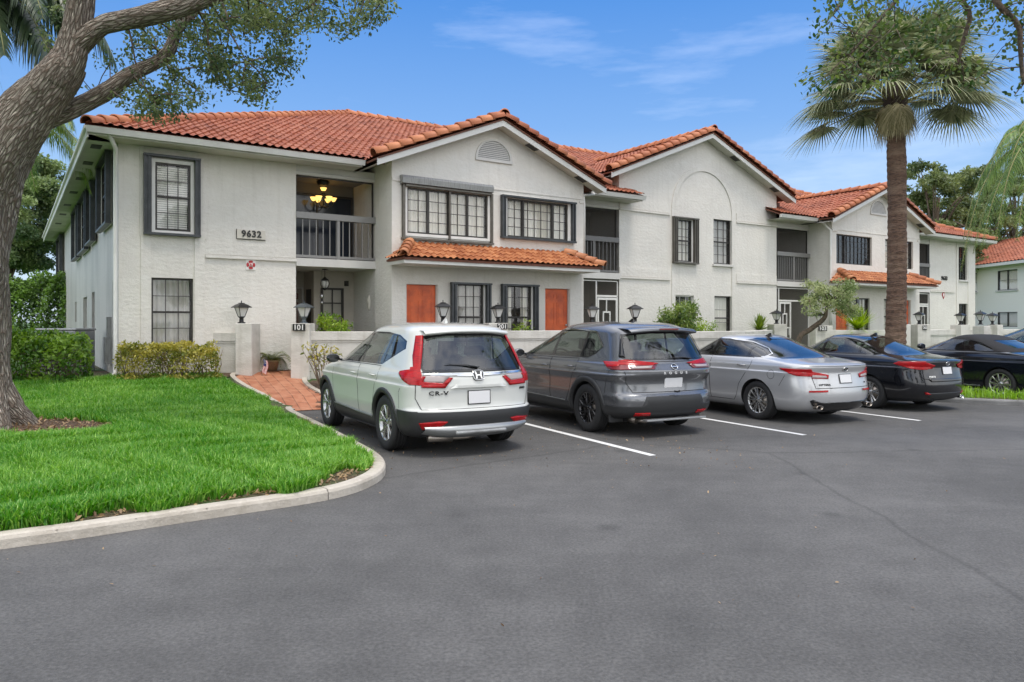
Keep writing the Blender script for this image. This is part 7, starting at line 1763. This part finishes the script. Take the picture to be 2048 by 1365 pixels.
# --- leafy boughs reaching in from a tree out of frame at the upper right
BX, BY = 11.8, 8.6
o = thing('overhanging_tree', 'broadleaf tree reaching leafy boughs across the upper right in front of the palm', 'tree', (BX, BY, 0)); BL = Vector((BX, BY, 0))
m = MB(); noisy_tube(m, [(0, 0, -.1), (-.1, .1, 3), (-.4, .3, 5.2), (-1.0, .6, 6.6)], [.26, .2, .17, .12], 14, .07)
hub = Vector((-1.0, .6, 6.6)); cs = []
bpoly = [(1640, 60), (1660, -60), (1990, -60), (1985, 60), (1965, 120), (1975, 180), (1930, 175), (1870, 165), (1835, 150), (1800, 160), (1760, 175), (1700, 160), (1680, 175), (1655, 140), (1640, 100)]
for x, yv in in_poly_pts(bpoly, 112): cs.append(P3(x, yv, rng.uniform(8.6, 10.8)) - BL)
for x, yv in in_poly_pts([(1985, -40), (2080, -40), (2080, 130), (2040, 95), (2000, 60)], 30) + [(2030, 190), (2042, 178), (2020, 118), (2010, 40), (1660, 10), (1618, 166), (1634, 170), (1652, 160)]: cs.append(P3(x, yv, rng.uniform(8.6, 9.8)) - BL)
for i in range(70): cs.append(Vector((rng.uniform(-3.2, 1.5), rng.uniform(-1.2, 2.0), rng.uniform(6.2, 8.0))))
boughs = [[hub, P3(1900, -120, 9.4) - BL, P3(1820, -30, 9.6) - BL, P3(1760, 40, 9.7) - BL, P3(1700, 110, 9.8) - BL], [hub, P3(1990, -60, 9.2) - BL, P3(1940, 40, 9.4) - BL, P3(1915, 130, 9.5) - BL], [hub, P3(2050, -40, 8.8) - BL, P3(2040, 60, 8.9) - BL, P3(2046, 170, 9.0) - BL], [hub, P3(1850, -80, 9.8) - BL, P3(1740, -60, 10.2) - BL, P3(1665, 30, 10.3) - BL]]
att = []
for b in boughs: q, _ = noisy_tube(m, b, [.07, .045, .03, .02, .012][:len(b)], 8, .06); att += q[3:]
branch_out(m, att, cs, .011)
m.build('trunk', 'bark_thin', o); pts, cid = clumps(cs, [rng.uniform(.13, .27) for _ in cs], 46, .9); leaves('foliage', 'leaf_front', pts, .060, o, .62, .15, .2, val_of(cid, len(cs)))

# --- the distant white house at the right
H = thing('distant_house', 'white two storey house with red tiled roof beyond the right end', 'house', (31, 47, 0), R(-90))
m = MB(); wall_panel(m, -14, 16, 0, 5.3, 0, [(-.9, 1.0, 3.70, 4.95), (-.9, 1.0, 1.4, 2.32), (-4.6, -3.0, 3.70, 4.95)], dep=.1)
m.quad((-14, 0, 0), (-14, 12, 0), (-14, 12, 5.3), (-14, 0, 5.3)); m.quad((16, 0, 0), (16, 0, 5.3), (16, 12, 5.3), (16, 12, 0)); m.build('house_wall', 'house_white', H)
window(-.9, 1.0, 3.70, 4.95, 0, 1, 2, 'curtain', 'curtain', mulls=(.5,), depth=.06, parent=H); window(-.9, 1.0, 1.4, 2.32, 0, 1, 1, 'curtain_grey', 'curtain', mulls=(.5,), depth=.06, parent=H); window(-4.6, -3.0, 3.70, 4.95, 0, 1, 2, 'curtain', 'curtain', mulls=(.5,), depth=.06, parent=H)
boxes('window_sill', 'stucco_smooth', H, [(-1.0, 1.1, -.08, 0, 3.62, 3.70), (-4.7, -2.9, -.08, 0, 3.62, 3.70)])
tile_plane([(-14.6, -.6, 5.42), (16.6, -.6, 5.42), (11.0, 5.4, 7.75), (-9.0, 5.4, 7.75)], 'house_roof', 'tile', H, bar=.33, course=.42, amp=.05, res=6)
m = MB(); m.quad((-14.6, 12, 5.42), (-9, 5.4, 7.75), (11, 5.4, 7.75), (16.6, 12, 5.42)); m.quad((16.6, -.6, 5.42), (16.6, 12, 5.42), (11, 5.4, 7.75)); m.quad((-14.6, -.6, 5.42), (-9, 5.4, 7.75), (-14.6, 12, 5.42)); m.build('rear_roof', 'tile', H)
m = MB(); m.box(-14.6, 16.6, -.62, -.56, 5.22, 5.40); m.build('fascia', 'white_metal', H); m = MB(); m.quad((-14.6, -.56, 5.26), (16.6, -.56, 5.26), (16.6, 0, 5.26), (-14.6, 0, 5.26)); m.build('soffit', 'soffit', H)

# --- grass: thousands of bent blades on the lawn and the island
def grass(name, label, X, Y, Z, mt, hmin, hmax, w):
    n = len(X); h = nrg.uniform(hmin, hmax, n) * (.8 + .4 * np.sin(X * 3.1 + np.cos(Y * 2.3) * 2) ** 2); az = nrg.uniform(0, 6.283, n); lean = nrg.uniform(.15, .95, n); sp = az + 1.57 + nrg.normal(size=n) * .3
    P = np.stack([X, Y, Z], 1); D = np.stack([np.cos(az), np.sin(az), np.zeros(n)], 1); S = np.stack([np.cos(sp), np.sin(sp), np.zeros(n)], 1) * (w * nrg.uniform(.7, 1.3, n) / 2)[:, None]; U = np.array([[0, 0, 1.0]])
    hh = h[:, None]; l = lean[:, None]; p1 = P + D * hh * l * .35 + U * hh * .55; p2 = P + D * hh * l * .95 + U * hh * (1 - .35 * l)
    V = np.stack([P - S, P + S, p1 + S * .85, p1 - S * .85, p2], 1).reshape(-1, 3); b = (np.arange(n) * 5)[:, None]
    F4 = b + np.array([[0, 1, 2, 3]]); F3 = b + np.array([[3, 2, 4]]); patch = .5 + .5 * np.sin(X * 1.7 + 2 * np.sin(Y * 1.3)) * np.sin(Y * 1.1 + X * .6)
    r = np.clip(nrg.beta(.9, 2.4, n) * .9 + .22 * (patch - .4), 0, 1)
    o = blades(name, mt, V, F4, F3, np.concatenate([r, r])); return tag(o, None, None, None, 'stuff')
def scatter(n, x0, x1, y0, y1, ok):
    X = nrg.uniform(x0, x1, n); Y = nrg.uniform(y0, y1, n); k = ok(X, Y); return X[k], Y[k]
lawn_poly = KERB + [tuple(p)[:2] for p in [(-4.98, 14.60), (-5.52, 15.2), (-6.1, 15.9), (-6.5, 16.4)]] + [(-7.2, 15.75), (-8.3, 15.0), (-9.6, 14.6), (-13.5, 14.4), (-20, 14.5), (-20, 2)]
ring = [(-6.9, 9.0), (-5.95, 9.15), (-5.35, 9.75), (-5.25, 10.2), (-5.9, 10.6), (-7.4, 10.7), (-7.9, 9.8)]
def lawn_ok(edge, inner):
    def f(X, Y):
        dk = dist_path(X, Y, KERBS); q = inside(X, Y, lawn_poly) & (dk > edge + .10 * np.clip(Y - 7.2, 0, 1) + .10 * np.sin(X * 5 + Y * 3) + .06 * np.sin(X * 13)) & ~inside(X, Y, inner)
        return q
    return f
X1, Y1 = scatter(430000, -8.2, -1.2, 4.2, 10.5, lawn_ok(.20, ring)); X2, Y2 = scatter(260000, -13, -1.8, 10.5, 16.6, lawn_ok(.36, ring)); X3, Y3 = scatter(60000, -16, -8.2, 3, 10.5, lawn_ok(.3, ring))
k = nrg.random(len(X1)) < np.clip(1.15 - (Y1 - 4.5) * .07, .5, 1); X1, Y1 = X1[k], Y1[k]
X, Y = np.concatenate([X1, X2, X3]), np.concatenate([Y1, Y2, Y3]); grass('lawn_grass', None, X, Y, TZ(X, Y), 'grass', .07, .17, .014)
ii = np.array(isl_poly); X, Y = scatter(60000, 6, 18, 9, 21, lambda X, Y: inside(X, Y, isl_poly) & (dist_path(X, Y, ISLS) > .20)); grass('island_grass', None, X, Y, np.full(len(X), .09), 'grass_lime', .13, .26, .014)
X, Y = scatter(90000, -3, 45, 15, 45, lambda X, Y: inside(X, Y, planted) & (dist_path(X, Y, EDGE) > .3) & (-(X - PO.x) * DV.y + (Y - PO.y) * DV.x < -2.5) & ((X > 6) | (Y > 60))); grass('verge_grass', None, X, Y, TZ(X, Y), 'grass', .06, .12, .014)
# dead leaves along the kerb, round the oak and on the asphalt
def litter(name, X, Y, Z, size):
    P = np.stack([X, Y, Z], 1); n = len(X); a = nrg.uniform(0, 6.28, n); d = np.stack([np.cos(a), np.sin(a), nrg.uniform(-.1, .5, n)], 1); o = leaves(name, 'dead_leaf', P, size, None, .5, 0, 1.5, None, d); return tag(o, None, None, None, 'stuff')
X, Y = scatter(60000, -9, -1.2, 3, 12, lambda X, Y: inside(X, Y, KERB + [(-20, 14), (-20, 2)]) & (dist_path(X, Y, KERBS) > .16) & (dist_path(X, Y, KERBS) < .36)); k = nrg.random(len(X)) < .6; litter('dead_leaves', X[k], Y[k], TZ(X[k], Y[k]) + .012, .05)
X, Y = scatter(9000, -8.2, -4.9, 8.8, 11, lambda X, Y: inside(X, Y, ring)); k = nrg.random(len(X)) < .25; litter('dead_leaves', X[k], Y[k], TZ(X[k], Y[k]) + .03, .05)
X, Y = scatter(520, -4, 3, 8.5, 13.5, lambda X, Y: ~inside(X, Y, KERB + [(-20, 14), (-20, 2)])); litter('fallen_leaves', X, Y, np.full(len(X), .01), .03)
X, Y = scatter(160, -6, 8, 4, 12, lambda X, Y: ~inside(X, Y, KERB + [(-20, 14), (-20, 2)])); litter('fallen_leaves', X, Y, np.full(len(X), .01), .025)
